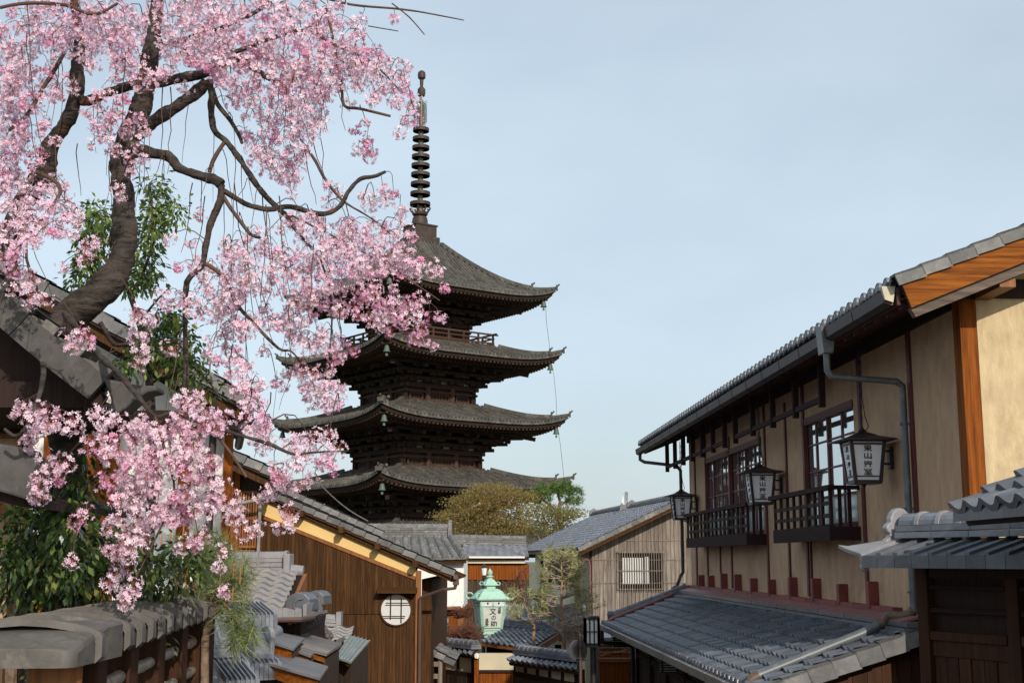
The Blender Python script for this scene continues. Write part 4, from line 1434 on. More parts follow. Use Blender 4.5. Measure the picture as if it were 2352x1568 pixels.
def build_near_gate():
    """Gate roof that leans in from the left edge, in front of the cherry trunk."""
    Y = 7.6
    T = Thing('tiled_gate', 'tiled gate roof at the left edge, its grey edge tiles falling to an upturned corner', 'gate', (P(-100, 1200, Y).x, Y + 1.3, 1.6))
    e, t = P(238, 884, Y), P(-260, 425, Y)
    sag = .04
    back = V((-.81, 2.2, 0))
    r = MB(); deck(r, e, e + back, t, t + back, th=.06)
    r.prism([e + V((0, .05, -.06)), t + V((0, .05, -.06)), t + V((0, .05, -.30)), e + V((-.04, .05, -.14))], (0, .06, 0))
    roof = T.add('roof', r, M['wood_dark'])
    tl = MB(); tiles(tl, e, e + back, t, t + back, w=.26, h=.24, amp=.05)
    T.add('roof_tiles', tl, M['cap_dark'], parent=roof)
    # deep edge band, with the tile courses standing up in steps along its top
    tl = MB(); tc = MB()
    d = (t - e); L_ = d.length; d.normalize()
    up = V((-d.z, 0, d.x))
    if up.z < 0: up = -up
    sagf = lambda s_: up * (-.045 * 4 * (s_ - s_ * s_) * 1.0 + .03)
    n = round(L_ / .205)
    for i in range(n):
        for j in range(3):
            s0, s1 = (i + j / 3) / n, (i + (j + 1) / 3) / n
            if j == 2 and i % 3 == 2: s1 -= .006 / L_
            a, b = e + d * (L_ * s0) + sagf(s0), e + d * (L_ * s1) + sagf(s1)
            k = 0
            tl.prism([a + up * .02 + V((0, -k, 0)), b + up * .02 + V((0, -k, 0)), b - up * .145 + V((0, -k, 0)), a - up * .145 + V((0, -k, 0))], (0, -.045, 0))
        s0, s1 = (i + .05) / n, (i + 1.0) / n
        a, b = e + d * (L_ * s0) + sagf(s0), e + d * (L_ * s1) + sagf(s1)
        tc.prism([a + up * .075, b + up * .028, b + up * .0, a + up * .0], (0, .26, 0))
        tc.prism([a + up * .075 + V((0, -.038, 0)), a + d * .10 + up * .062 + V((0, -.038, 0)), a + d * .10 + up * .0 + V((0, -.038, 0)), a + up * .0 + V((0, -.038, 0))], (0, .04, 0))
    T.add('verge_tiles', tl, M['cap_dark'], parent=roof)
    T.add('cover_tiles', tc, M['cap_stone'], parent=roof)
    # upturned corner tile
    tl = MB()
    pr = [(236, 868), (262, 873), (300, 881), (335, 885), (358, 884), (359, 897), (338, 901), (318, 913), (300, 927), (285, 941), (268, 950), (246, 944), (255, 920), (248, 898)]
    tl.prism([P(u, v, Y - .06) for u, v in pr], (0, .20, 0))
    T.add('corner_tile', tl, M['cap_dark'], parent=roof, bevel=.012)
    m = MB()
    zb = P(0, 924, Y).z
    xr = P(186, 924, Y).x
    m.box(P(-300, 924, Y).x, xr, Y + .25, Y + .40, zb, zb + .16)
    m.prism([(P(-300, 924, Y).x, Y + .32, zb + .1), (xr + .02, Y + .32, zb + .1), P(0, 720, Y) + V((0, .32, 0)), P(-300, 455, Y) + V((0, .32, 0))], (0, .04, 0))  # gable infill, coloured dark to stand in for shade under the roof
    m.box(P(-300, 924, Y).x, xr + .06, Y + 1.8, Y + 1.95, zb, zb + .16)
    m.prism([(P(-300, 924, Y).x, Y + .4, zb + .02), (xr, Y + .4, zb + .02), (xr, Y + 1.8, zb + .02), (P(-300, 924, Y).x, Y + 1.8, zb + .02)], (0, 0, .04))
    T.add('beam', m, M['wood_dark'])
    m = MB()
    for u, y in ((-60, Y + .33), (150, Y + 1.86)):
        x = P(u, 1000, y).x
        m.box(x - .07, x + .07, y - .07, y + .07, 1.0, zb)
    T.add('posts', m, M['wood_dark'])
    # side wall seen through the blossom
    m = MB(); m.box(P(-60, 1100, Y + 2).x, P(66, 1100, Y + 2).x, Y + 1.95, Y + 2.05, 1.2, zb)
    T.add('plaster_panel', m, M['plaster_tan'])
    m = MB()
    for v0, v1 in ((985, 1005), (1150, 1180), (1060, 1075)):
        m.box(P(-60, v0, Y + 1.9).x, P(60, v0, Y + 1.9).x, Y + 1.88, Y + 1.95, P(0, v1, Y + 1.9).z, P(0, v0, Y + 1.9).z)
    for u in (50, 64): m.box(P(u, 1000, Y + 1.9).x - .02, P(u, 1000, Y + 1.9).x + .02, Y + 1.87, Y + 1.96, 1.2, zb)
    T.add('frame', m, M['wood_shop'])
    # lower eave corner
    tl = MB()
    tl.prism([P(u, v, Y - .4) for u, v in ((-60, 1010), (28, 1022), (52, 1028), (55, 1043), (84, 1052), (86, 1078), (74, 1120), (68, 1150), (30, 1138), (-60, 1112))], (0, .3, 0))
    T.add('eave_tile', tl, M['cap_dark'], bevel=.015)
    m = MB(); m.prism([P(-60, 1112, Y - .3), P(60, 1146, Y - .3), P(60, 1165, Y - .3), P(-60, 1140, Y - .3)], (0, 2.3, 0))
    T.add('eave_beam', m, M['wood_dark'])
build_near_gate()

# ------------------------------------------------------------------ roofed bamboo fence at the lower left
def build_fence():
    d = V((-.11, 1, 0)).normalized()
    sd = V((d.y, -d.x, 0))                                  # to the right of the fence
    p0 = P(218, 1498, 6.0)
    z0 = p0.z
    T = Thing('roofed_fence', 'low timber fence with bamboo rails under a curved cap of overlapping grey tiles', 'fence', (p0.x - .3, 8.0, 1.9))
    PRF = [(0.0, -.035), (0.0, .040), (-.010, .056), (-.05, .076), (-.12, .096), (-.22, .112), (-.33, .118), (-.44, .11), (-.54, .085), (-.60, .055), (-.62, .03), (-.62, -.035)]
    def sect(off, up, out=0.0, lip=0.0):
        o = p0 + d * off
        return [o + sd * (x + (out if x > -.3 else -out)) + V((0, 0, z + up - (lip if z < 0 else 0))) for x, z in PRF]
    t = MB()
    L_ = 5.35
    n = 15
    for i in range(n):
        a = L_ * i / n
        w = L_ / n
        j = RND.uniform(-.004, .004)
        # each tile: a broad tongue and a narrower one set back, like the cover tiles of the street walls
        for s0, s1, up, out, lip in ((.0, .56, .036, .030, .016), (.50, 1.1, -.004, -.008, -.014)):
            r0, r1 = sect(a + w * s0, up + j, out, lip), sect(a + w * s1, up - .012 + j, out * .6 - .004, lip)
            k = len(r0)
            r2 = sect(a + w * s0, up + j - .03, out - .03, lip)
            t.add(r0 + r1, [(q, q + 1, k + q + 1, k + q) for q in range(k - 1)])
            t.add(r0 + r2, [(q, q + 1, k + q + 1, k + q) for q in range(k - 1)])
            r3 = sect(a + w * s1, up - .04 + j, out - .04, lip)
            t.add(r1 + r3, [(q, q + 1, k + q + 1, k + q) for q in range(k - 1)])
    T.add('tile_cap', t, M['cap_stone'], smooth=38)
    # the near corner, where the cap turns away to the left
    t = MB()
    pr = [(-.30, -.045), (-.30, .030), (-.293, .037), (-.24, .050), (-.12, .076), (.02, .104), (.16, .124), (.40, .130)]
    xs = [(-2.0, 0, 0), (-.105, 0, 0), (-.085, .0, -.003), (-.055, .006, -.003), (-.028, .018, -.006), (-.010, .04, -.012), (-.002, .075, -.022)]
    rows = [[p0 + V((x, y + (back if y < .1 else back * .3), z + (dz if z > 0 else 0))) for y, z in pr] for x, back, dz in xs]
    k = len(pr)
    t.add(sum(rows, []), [(r * k + j, r * k + j + 1, (r + 1) * k + j + 1, (r + 1) * k + j) for r in range(len(rows) - 1) for j in range(k - 1)])
    f = rows[-1]
    t.add(f + [V((p.x, p.y, z0 - .045)) for p in f], [(j, j + 1, k + j + 1, k + j) for j in range(k - 1)])
    lo = [r[0] for r in rows]
    t.add(lo + [p + V((0, .4, 0)) for p in lo], [(j, j + 1, len(lo) + j + 1, len(lo) + j) for j in range(len(lo) - 1)])
    T.add('corner_cap', t, M['cap_stone'], smooth=30)
    # posts and bamboo
    zt = z0 + .02
    m = MB()
    m.lathe([(.125, 1.6), (.120, z0 - .04), (.115, z0 + .02)], (P(130, 1530, 6.0).x, 5.98, 0), 18)
    T.add('post', m, M['wood_shop'], smooth=40)
    for o in (.55, 1.45, 2.45, 3.5, 4.5, 5.15):
        c = p0 + d * o - sd * .15
        m = MB(); m.box(c.x - .085, c.x + .085, c.y - .085, c.y + .085, .8, zt + .06)
        T.add('post', m, M['wood_gate'], bevel=.01)
    bam = mat('dry bamboo', (.26, .215, .165), rough=.5, var=.3, scale=8, spec=.4)
    for o in (z0 - .22, z0 - .44, z0 - .66):
        m = MB()
        a, b = p0 + d * .1 - sd * .13, p0 + d * 5.1 - sd * .13
        a.z = b.z = o
        m.tube([a, b], .034, 12)
        for j in range(14):
            q = a.lerp(b, (j + .4) / 14)
            m.tube([q - d * .012, q + d * .012], .038, 12)
        T.add('bamboo_rail', m, bam, smooth=40)
    m = MB()
    a, b = p0 + d * .0 - sd * .30, p0 + d * 5.2 - sd * .30
    a.z = b.z = z0 + .04
    m.beam(a, b, .34, .09)
    T.add('ridge_beam', m, M['wood_dark'])
build_fence()

# ------------------------------------------------------------------ roofs of the small shops going down the street
def px_tiles(mb, eL, eR, tL, tR, **k):
    return tiles(mb, P(*eL), P(*eR), P(*tL), P(*tR), **k)
def px_box(mb, u0, u1, Y0, Y1, vtop, z0=0.0, vref=1450):
    mb.box(P(u0, vref, Y0).x, P(u1, vref, Y0).x, Y0, Y1, z0, P(u0, vtop, Y0).z)
M['tile_shop'] = mat('blue grey waved tile', (.115, .13, .16), rough=.36, var=.25, scale=6, island=.22, bump=.06, spec=.7)
M['tile_lip'] = mat('tile edges in painted sunlight', (.36, .345, .335), rough=.7, var=.2, scale=8, spec=.3)  # pale colour paints in the sun caught on the tile lips
def build_shop_roofs():
    # shop with wide waved tiles and a plain ridge
    T = Thing('tiled_shop', 'low shop roof of big waved blue grey tiles under a straight pale ridge', 'shop', (P(620, 1400, 18.5).x, 18.8, 0))
    r = MB(); deck(r, P(500, 1404, 17.3), P(668, 1407, 17.3), P(500, 1308, 18.7), P(700, 1312, 18.7), th=.07)
    rf = T.add('roof', r, M['wood_dark'])
    lp = MB(); t = MB(); tiles(t, P(497, 1404, 17.3), P(650, 1407, 17.3), P(525, 1308, 18.7), P(689, 1312, 18.7), w=.275, h=.185, amp=.055, th=.04, prof=[(0, .45), (.12, .85), (.26, 1), (.42, .8), (.6, .3), (.76, 0), (.9, .12), (1, .45)], lips=lp)
    T.add('roof_tiles', t, M['tile_shop'], parent=rf)
    T.add('tile_edging', lp, M['tile_lip'], parent=rf)
    t = MB(); ridge(t, P(470, 1313, 18.9), P(662, 1311, 18.7), layers=3, w=.30, lh=.062, r=.085, seg=.36)
    T.add('ridge_tiles', t, M['ornament'], parent=rf)
    t = MB()
    a = P(655, 1312, 18.65)
    t.box(a.x, a.x + .09, a.y - .19, a.y + .19, a.z - .05, a.z + .25)
    t.tube([(a.x + .05, a.y, a.z + .02), (a.x + .26, a.y, a.z + .0)], .085, 12)
    T.add('ridge_end_tile', t, M['ornament'], parent=rf, bevel=.01)
    t = MB()
    v_e, v_t = P(655, 1400, 17.35), P(692, 1316, 18.6)
    t.beam(v_e + V((.06, 0, -.1)), v_t + V((.06, 0, -.1)), .05, .20)
    T.add('barge_board', t, M['wood_shop'])
    t = MB()
    a, b = P(622, 1408, 17.2), P(705, 1410, 17.2)
    for i in range(3):
        p, q = a.lerp(b, i / 3), a.lerp(b, (i + .98) / 3)
        t.prism([p + V((0, 0, z)) for z in (-.06, .08)] + [q + V((0, 0, z)) for z in (.05, -.06)], (0, .10, 0))
    a, b = P(704, 1409, 17.1), P(742, 1391, 18.3)
    t.prism([a + V((0, 0, -.06)), a + V((0, 0, .12)), b + V((0, 0, .10)), b + V((0, 0, -.06))], (-.05, .02, 0))
    T.add('eave_tiles', t, M['ornament'], parent=rf)
    c1 = P(684, 1402, 17.4)
    def boss(c, s):
        t = MB()
        pr = [(-.17, 0), (-.17, .12), (-.12, .20), (-.02, .24), (.08, .22), (.15, .15), (.17, 0)]
        t.prism([c + V((x * s, 0, z * s)) for x, z in pr], (0.05, .45, 0))
        t.tube([c + V((x * s, -.012, z * s)) for x, z in ((-.05, .02), (-.05, .10), (.0, .15), (.07, .16))], .016 * s, 6)
        T.add('ridge_boss', t, M['tile_dark'], parent=rf, bevel=.015)
    boss(c1, 1.0)
    boss(P(722, 1388, 18.2), .8)
    t = MB()
    t.tube([P(610, 1424, 17.0), P(690, 1422, 17.0), P(716, 1418, 17.2), P(748, 1405, 18.2)], .035, 8)
    T.add('gutter', t, M['gutter_brown'], smooth=40)
    t = MB()
    for i in range(5):
        c = P(712 + i * 6.5, 1432 - i * 3.5, 17.3)
        pts = [c + V((.05 * math.cos(k * math.pi / 5), 0, .05 * math.sin(k * math.pi / 5))) for k in range(11)]
        t.tube(pts, .006, 4, cap=False)
    T.add('wire_coil', t, M['iron'])
    m = MB(); px_box(m, 520, 690, 17.7, 20, 1412); m.box(P(690, 1450, 18).x, P(720, 1450, 18).x, 18.3, 19, 0, P(700, 1470, 18.3).z)
    T.add('wall', m, M['wood_dark'])

    # stacked flat-tile cap in front of it
    def stack_cap(label, u0, u1, Y, vt, h, dep, ridges=7, yaw=.35, boss=False):
        """A short wall cap: flat ribbed top, stacked edge tiles underneath, ribs along its length."""
        c = P((u0 + u1) / 2, vt, Y)
        wdt = (u1 - u0) * Y / FPX
        T = Thing('wall_cap', label, 'wall', (c.x, c.y, 0), group='stepped tile caps of the shop walls')
        ca, sa = math.cos(yaw), math.sin(yaw)
        def q(x, y, z): return V((c.x + x * ca - y * sa, c.y + x * sa + y * ca, c.z + z))
        m = MB()
        for k in range(ridges):
            x0, x1 = -wdt / 2 + wdt * k / ridges, -wdt / 2 + wdt * (k + .9) / ridges
            sl = -.22
            for a, b, z0_, z1_ in ((x0, x1, -.03, 0), (x0, x0 + (x1 - x0) * .3, 0, .028)):
                m.prism([q(a, -dep / 2, z0_ + sl * dep / 2), q(b, -dep / 2, z0_ + sl * dep / 2), q(b, -dep / 2, z1_ + sl * dep / 2), q(a, -dep / 2, z1_ + sl * dep / 2)],
                        q(0, dep, -sl * dep) - q(0, 0, 0))
            m.prism([q(x0, -dep / 2 - .01, -.03 + sl * dep / 2), q(x1, -dep / 2 - .01, -.03 + sl * dep / 2), q(x1, -dep / 2 - .01, -.03 - h + sl * dep / 2), q(x0, -dep / 2 - .01, -.03 - h + sl * dep / 2)], q(0, .03, 0) - q(0, 0, 0))
        T.add('cap_tiles', m, M['tile'])
        m = MB()
        a = [q(-wdt / 2 + .06, -dep / 2 + .08, 0), q(wdt / 2 - .06, -dep / 2 + .08, 0), q(wdt / 2 - .06, dep / 2 - .05, 0), q(-wdt / 2 + .06, dep / 2 - .05, 0)]
        m.add([V((p.x, p.y, 0)) for p in a] + [V((p.x, p.y, p.z - .15)) for p in a], [(0, 3, 2, 1), (4, 5, 6, 7), (0, 1, 5, 4), (1, 2, 6, 5), (2, 3, 7, 6), (3, 0, 4, 7)])
        T.add('wall', m, M['wood_dark'])
        if boss:
            m = MB()
            for k in range(3):
                m.prism([q(-wdt * .30 + .03 * k, -dep / 2 + .10 + .03 * k, -.02 + .055 * k), q(wdt * .30 - .02 * k, -dep / 2 + .10 + .03 * k, -.02 + .055 * k), q(wdt * .30 - .02 * k, dep / 2, .18 + .075 * k), q(-wdt * .30 + .03 * k, dep / 2, .18 + .075 * k)], (0, 0, .055))
            T.add('ridge_tiles', m, M['tile'])
            m = MB()
            pr = [(0, -.06), (.02, .08), (.02, .20), (.0, .27), (-.06, .31), (-.16, .31), (-.22, .27)]
            m.prism([q(wdt * .22, -dep / 2 + .12 + x * -1.2, z) for x, z in pr] + [q(wdt * .22, -dep / 2 + .12 + .34, -.06)], q(.05, 0, 0) - q(0, 0, 0))
            T.add('ridge_end_tile', m, M['ornament'], bevel=.01)
        return T
    stack_cap('ribbed grey tile cap beside the pine, with a fringe of short edge tiles', 538, 622, 15.5, 1398, .16, .55, 9, .5)
    stack_cap('ribbed tile cap with a tall rounded end tile, against the end of the fence', 462, 556, 12.2, 1500, .16, .60, 8, .45, True)
    stack_cap('lowest ribbed tile cap at the bottom edge', 505, 580, 11.2, 1540, .14, .5, 7, .45)
    stack_cap('small ribbed tile cap with a pale side, below the round ball', 555, 630, 14.0, 1506, .14, .5, 7, .55, True)
    # round ball and barrel tile
    T = Thing('barrel_ridge', 'short barrel ridge with a pale round ball on its end', 'ridge tile', (P(605, 1480, 15.6).x, 15.8, 0))
    m = MB(); m.ball(P(600, 1471, 15.5), .088, 16, 10)
    T.add('ball', m, M['ornament'], smooth=60)
    m = MB(); m.tube([P(606, 1470, 15.62), P(635, 1450, 16.5)], .085, 14)
    T.add('barrel', m, M['tile'], smooth=40)
    m = MB(); m.box(P(590, 1480, 15.6).x, P(622, 1480, 15.6).x, 15.6, 16.6, 0, P(600, 1474, 15.6).z)
    T.add('wall', m, M['wood_dark'])
    # sheet metal canopies
    def canopy(label, pts, Y, wood_drop, ribs=0, matn='sheet'):
        """pts: four (u, v, Y) corners, front left first, round to back left."""
        p = [P(*x) for x in pts]
        c = sum(p, V()) / 4
        T = Thing('shop_canopy', label, 'canopy', (c.x, c.y, 0), group='sheet canopies over the shop fronts')
        m = MB(); m.prism(p, (0, 0, .025))
        T.add('sheet', m, M[matn])
        if ribs:
            m = MB()
            for i in range(ribs + 1):
                a, b = (p[0].lerp(p[3], i / ribs), p[1].lerp(p[2], i / ribs)) if ribs > 8 else (p[0].lerp(p[1], i / ribs), p[3].lerp(p[2], i / ribs))
                m.beam(a + V((0, 0, .032)), b + V((0, 0, .032)), .022, .016)
            T.add('battens', m, M[matn])
        m = MB()
        a, b = p[0] + V((.03, .05, -.01)), p[1] + V((-.03, .05, -.01))
        m.prism([a, b, b + V((0, 0, -wood_drop)), a + V((0, 0, -wood_drop))], (0, .05, 0))
        T.add('fascia', m, M['wood_orange_b'])
        m = MB()
        in_ = [x.lerp(c, .12) for x in p]
        m.add([V((x.x, x.y + .1, 0)) for x in in_] + [V((x.x, x.y + .1, x.z - .05)) for x in in_], [(0, 3, 2, 1), (4, 5, 6, 7), (0, 1, 5, 4), (1, 2, 6, 5), (2, 3, 7, 6), (3, 0, 4, 7)])
        T.add('shop_front', m, M['wood_burnt'])
    canopy('plain grey sheet canopy over an orange fascia, lowest of the canopies', [(615, 1527, 13.8), (735, 1562, 13.4), (754, 1534, 15.2), (640, 1500, 15.6)], 14, .12)
    canopy('small grey sheet canopy beside the round ball', [(611, 1474, 15.2), (674, 1494, 15.0), (700, 1468, 16.6), (640, 1455, 16.8)], 15, .14, ribs=0)
    canopy('long ribbed grey canopy behind the small one', [(690, 1490, 16.2), (750, 1506, 16.4), (784, 1484, 18.0), (668, 1450, 18.4)], 17, .07, ribs=12)
    canopy('short pale sheet canopy in the sun, between the other canopies', [(664, 1492, 15.9), (714, 1510, 15.8), (730, 1494, 16.9), (690, 1478, 17.0)], 16, .06)
    canopy('greenish ribbed copper canopy on a latticed shed before the boarded house', [(772, 1512, 18.6), (806, 1524, 18.4), (849, 1474, 20.6), (806, 1462, 21.0)], 19, .03, ribs=5, matn='copper_grey')
    # latticed shed side under the greenish canopy
    T = Thing('latticed_shed', 'grey latticed side of a small shed by the boarded house', 'shed', (P(812, 1540, 19).x, 19.2, 0))
    m = MB()
    a, b = P(790, 1530, 18.9), P(822, 1490, 20.3)
    m.beam(V((a.x, a.y, 0)), V((a.x, a.y, a.z)), .06, .06); m.beam(V((b.x, b.y, 0)), V((b.x, b.y, b.z)), .06, .06)
    for k in range(4):
        z = a.z - .02 - k * .22
        m.beam(V((a.x, a.y, z)), V((b.x, b.y, z + .05)), .05, .045)
    for k in range(1, 3):
        x = a.lerp(b, k / 3); m.beam(V((x.x, x.y, 0)), V((x.x, x.y, x.z)), .04, .04)
    T.add('lattice', m, M['wood_grey'])
    m = MB(); m.prism([V((a.x - .05, a.y + .06, 0)), V((b.x - .05, b.y + .06, 0)), V((b.x - .05, b.y + .06, b.z)), V((a.x - .05, a.y + .06, a.z))], (-.03, 0, 0))
    T.add('screen', m, M['glass_pale'])
    # two smaller tiled roofs further down
    def small_roof(label, us, Y, rid, cols):
        uL, uR, vt, vb = us
        T = Thing('small_tiled_roof', label, 'roof', (P((uL + uR) / 2, vb, Y).x, Y + .4, 0), group='small tiled roofs before the boarded house')
        r = MB(); deck(r, P(uL - 10, vb, Y), P(uR, vb, Y), P(uL, vt, Y + .9), P(uR + 8, vt, Y + .9), th=.06)
        rf = T.add('roof', r, M['wood_dark'])
        lp = MB(); t = MB(); px_tiles(t, (uL - 10, vb, Y), (uR, vb, Y), (uL, vt, Y + .9), (uR + 8, vt, Y + .9), w=.24, h=.2, amp=.05, lips=lp)
        T.add('roof_tiles', t, M['tile_shop'], parent=rf)
        T.add('tile_edging', lp, M['tile_lip'], parent=rf)
        t = MB(); ridge(t, P(*rid[0]), P(*rid[1]), layers=2, w=.24, r=.075)
        p = P(*rid[1])
        t.box(p.x - .03, p.x + .05, p.y - .13, p.y + .13, p.z - .03, p.z + .24)
        T.add('ridge_tiles', t, M['ornament'], parent=rf)
        m = MB(); px_box(m, uL, uR - 4, Y + .2, Y + 1.5, vb + 4)
        T.add('wall', m, M['wood_dark'])
        return T
    small_roof('small waved tile roof below the wire coil, nearer of the pair', (672, 732, 1416, 1456), 19.5, ((640, 1418, 20.5), (700, 1414, 20.5)), 4)
    T2 = small_roof('small tile roof with a flower-shaped ridge end, further of the pair', (742, 806, 1440, 1474), 21.0, ((748, 1436, 22), (778, 1438, 22)), 4)
    m = MB()
    c = P(752, 1460, 20.6)
    for k in range(6):
        t = k * math.pi / 3
        m.ball(c + V((.055 * math.cos(t), 0, .055 * math.sin(t))), .04, 8, 6)
    m.ball(c + V((0, -.02, 0)), .045, 8, 6)
    m.tube([c + V((0, .02, 0)), c + V((-.18, .6, .1))], .07, 10)
    m.tube([P(778, 1474, 20.8), P(800, 1462, 21.6)], .05, 8)
    T2.add('flower_boss', m, M['cap_stone'], smooth=50)
build_shop_roofs()

def build_aerial():
    Y = 30.0
    T = Thing('tv_aerial', 'thin television aerial standing above the left roofs against the sky', 'aerial', P(482, 960, Y))
    m = MB()
    m.tube([P(482, 960, Y), P(482, 812, Y)], .022, 6)
    m.tube([P(482, 960, Y), V((P(482, 960, Y).x, Y, 0))], .022, 6)
    m.tube([P(447, 829, Y), P(522, 833, Y)], .014, 5)
    for i in range(9):
        u = 450 + i * 8.6
        m.tube([P(u, 824 + i * .4, Y - .25), P(u, 836 + i * .4, Y + .25)], .009, 4)
    m.tube([P(470, 822, Y), P(494, 822, Y)], .01, 4)
    T.add('antenna', m, M['gutter_pale'])
build_aerial()
# ------------------------------------------------------------------ houses between the boarded house and the plaster house
def build_mid_houses():
    # white walled house with a heavy tiled ridge
    Y = 44.0
    T = Thing('white_walled_house', 'house with a blank white wall below a heavy old tile roof and ridge', 'house', (P(960, 1400, Y).x, Y + 3, 0))
    eL, eR, tL, tR = P(700, 1290, Y), P(1071, 1284, Y), P(760, 1232, Y + 2.6), P(1034, 1232, Y + 2.6)
    r = MB(); deck(r, eL, eR, tL, tR, th=.12)
    bL, bR = P(700, 1284, Y + 5.2), P(1071, 1284, Y + 5.2)
    deck(r, bL, bR, tL, tR, th=.12)
    rf = T.add('roof', r, M['wood_brown'])
    t = MB()
    tiles(t, eL + V((0, -.05, 0)), eR + V((0, -.05, 0)), tL, tR, w=.33, h=.30, amp=.04, th=.03, prof=[(0, .3), (.25, 0), (.75, 0), (1, .3)])
    covers(t, eL + V((0, -.05, .02)), eR + V((0, -.05, .02)), tL, tR, pitch=.33, r=.11, seg=.42)
    T.add('roof_tiles', t, M['tile_lichen'], parent=rf)
    t = MB()
    a, b = P(838, 1233, Y + 2.6), P(1030, 1234, Y + 2.6)
    ridge(t, a, b, layers=4, w=.36, lh=.085, r=.13, seg=.27)
    T.add('ridge_tiles', t, M['tile_lichen'], parent=rf)
    t = MB()
    t.prism([b + V((.0, y, z)) for y, z in ((-.3, -.05), (.3, -.05), (.26, .3), (.14, .5), (0, .62), (-.14, .5), (-.26, .3))], (.12, 0, 0))
    t.lathe([(0, .0), (.13, 0), (.15, .06), (.12, .14)], a + V((-.15, 0, .45)), 10, (-1, 0, 0))
    ridge(t, P(1067, 1282, Y), P(1034, 1234, Y + 2.5), layers=1, w=.26, r=.10)
    T.add('ridge_end_tiles', t, M['tile_lichen'], parent=rf)
    m = MB(); m.box(P(760, 1400, Y).x, P(1064, 1400, Y).x, Y + .35, Y + 5, P(1000, 1396, Y).z, P(1000, 1287, Y).z)
    T.add('wall', m, M['plaster_white'])
    m = MB(); m.box(P(760, 1400, Y).x, P(1064, 1400, Y).x, Y + .3, Y + 5, 0, P(1000, 1397, Y).z)
    m.prism([P(900, 1404, Y - .3) , P(1060, 1398, Y - .3), P(1058, 1395, Y + .3), P(900, 1401, Y + .3)], (0, 0, .06))
    T.add('timber_base', m, M['wood_shop'])
    m = MB(); boards(m, V((P(930, 1440, Y).x, Y + .2, 0)), (P(1050, 1440, Y).x - P(930, 1440, Y).x, 0, 0), (0, 0, P(1000, 1402, Y).z), 12, th=.04)
    T.add('boarding', m, M['wood_orange'])

    # tiled roof next to it over sunlit boards
    Y = 48.0
    T = Thing('board_walled_house', 'house with orange boards charred below and a white edged tile roof', 'house', (P(1135, 1400, Y).x, Y + 3, 0))
    eL, eR, tL, tR = P(1055, 1281, Y), P(1215, 1279, Y), P(1066, 1250, Y + 2.4), P(1208, 1252, Y + 2.4)
    r = MB(); deck(r, eL, eR, tL, tR, th=.1); deck(r, eL + V((0, 5, 0)), eR + V((0, 5, 0)), tL, tR, th=.1)
    rf = T.add('roof', r, M['wood_brown'])
    t = MB(); tiles(t, eL, eR, tL, tR, w=.27, h=.25, amp=.05)
    T.add('roof_tiles', t, M['tile'], parent=rf)
    t = MB(); ridge(t, tL + V((-.4, 0, .02)), tR, layers=3, w=.3, lh=.085, r=.10)
    T.add('ridge_tiles', t, M['tile_lichen'], parent=rf)
    m = MB(); m.box(P(1068, 1280, Y).x, P(1205, 1280, Y).x, Y - .10, Y - .03, P(1100, 1281, Y).z, P(1100, 1277, Y).z)
    T.add('gutter', m, M['plaster_white'])
    m = MB(); m.box(P(1066, 1280, Y).x, P(1206, 1280, Y).x, Y + .1, Y + .3, P(1100, 1293, Y).z, P(1100, 1281.5, Y).z)
    T.add('plaster_band', m, M['plaster_cream'])
    xa, xb = P(1062, 1350, Y).x, P(1216, 1350, Y).x
    zc = P(1100, 1331, Y).z
    m = MB()
    boards(m, (xa, Y + .3, zc), (xb - xa, 0, 0), (0, 0, P(1100, 1296, Y).z - zc), 24, th=.04)  # orange cedar boards above the darker lower ones
    wl = T.add('boarding', m, M['wood_orange'], label='orange upper boards')
    m = MB()
    for i in range(24):
        x0, x1 = xa + (xb - xa) * (i + .06) / 24, xa + (xb - xa) * (i + .94) / 24
        m.box(x0, x1, Y + .25, Y + .29, 0, zc + RND.uniform(-.12, .06))
    T.add('boarding', m, M['wood_burnt'], label='charred lower boards')
    m = MB(); m.box(xa + .05, xb - .05, Y + .35, Y + 5, 0, P(1100, 1294, Y).z)
    T.add('wall', m, M['wood_dark'])

    # grey boarded gable house
    FB = Frame(math.radians(6.5))
    Yg = 50.0
    g = FB.loc(P(1450, 1284, Yg))
    ag = g.y
    q = lambda u, v, d=0: FB.ata(u, v, ag) + V((0, d, 0))
    T = Thing('grey_boarded_house', 'silver grey boarded gable house with a barred window and a big pan tiled roof', 'house', (q(1480, 1284).x, ag + 5, 0), FB)
    e0 = q(1322, 1262, -.92)                         # near end of the eave
    t0 = q(1600, 1128, -.92)
    dep = 19.0
    sl = (t0.z - e0.z) / (t0.x - e0.x)
    rx = e0.x + 4.0
    t0 = V((rx, e0.y, e0.z + sl * (rx - e0.x)))
    bk = V((0, dep, 0))
    r = MB(); deck(r, e0, e0 + bk, t0, t0 + bk, th=.12)
    e2 = V((rx + 4.0, e0.y, e0.z)); deck(r, e2, e2 + bk, t0, t0 + bk, th=.12)
    rf = T.add('roof', r, M['wood_brown'])
    t = MB(); tiles(t, e0 + V((-.05, 0, 0)), e0 + bk + V((-.05, 0, 0)), t0, t0 + bk, w=.32, h=.30, amp=.065, th=.04)
    T.add('roof_tiles', t, M['tile'], parent=rf)
    t = MB(); verge(t, e0 + V((-.05, 0, .04)), t0 + V((0, 0, .04)), (0, -1, 0), w=.28, drop=.13, over=.2)
    T.add('verge_tiles', t, M['tile_lichen'], parent=rf)
    for a_, b_ in ((.35, dep * .50), (dep * .58, dep + .3)):
        t = MB(); ridge(t, t0 + V((0, a_, .04)), t0 + V((0, b_, .04)), layers=1, w=.40, lh=.09, r=.13)
        T.add('ridge_tiles', t, M['tile_dark'], parent=rf)
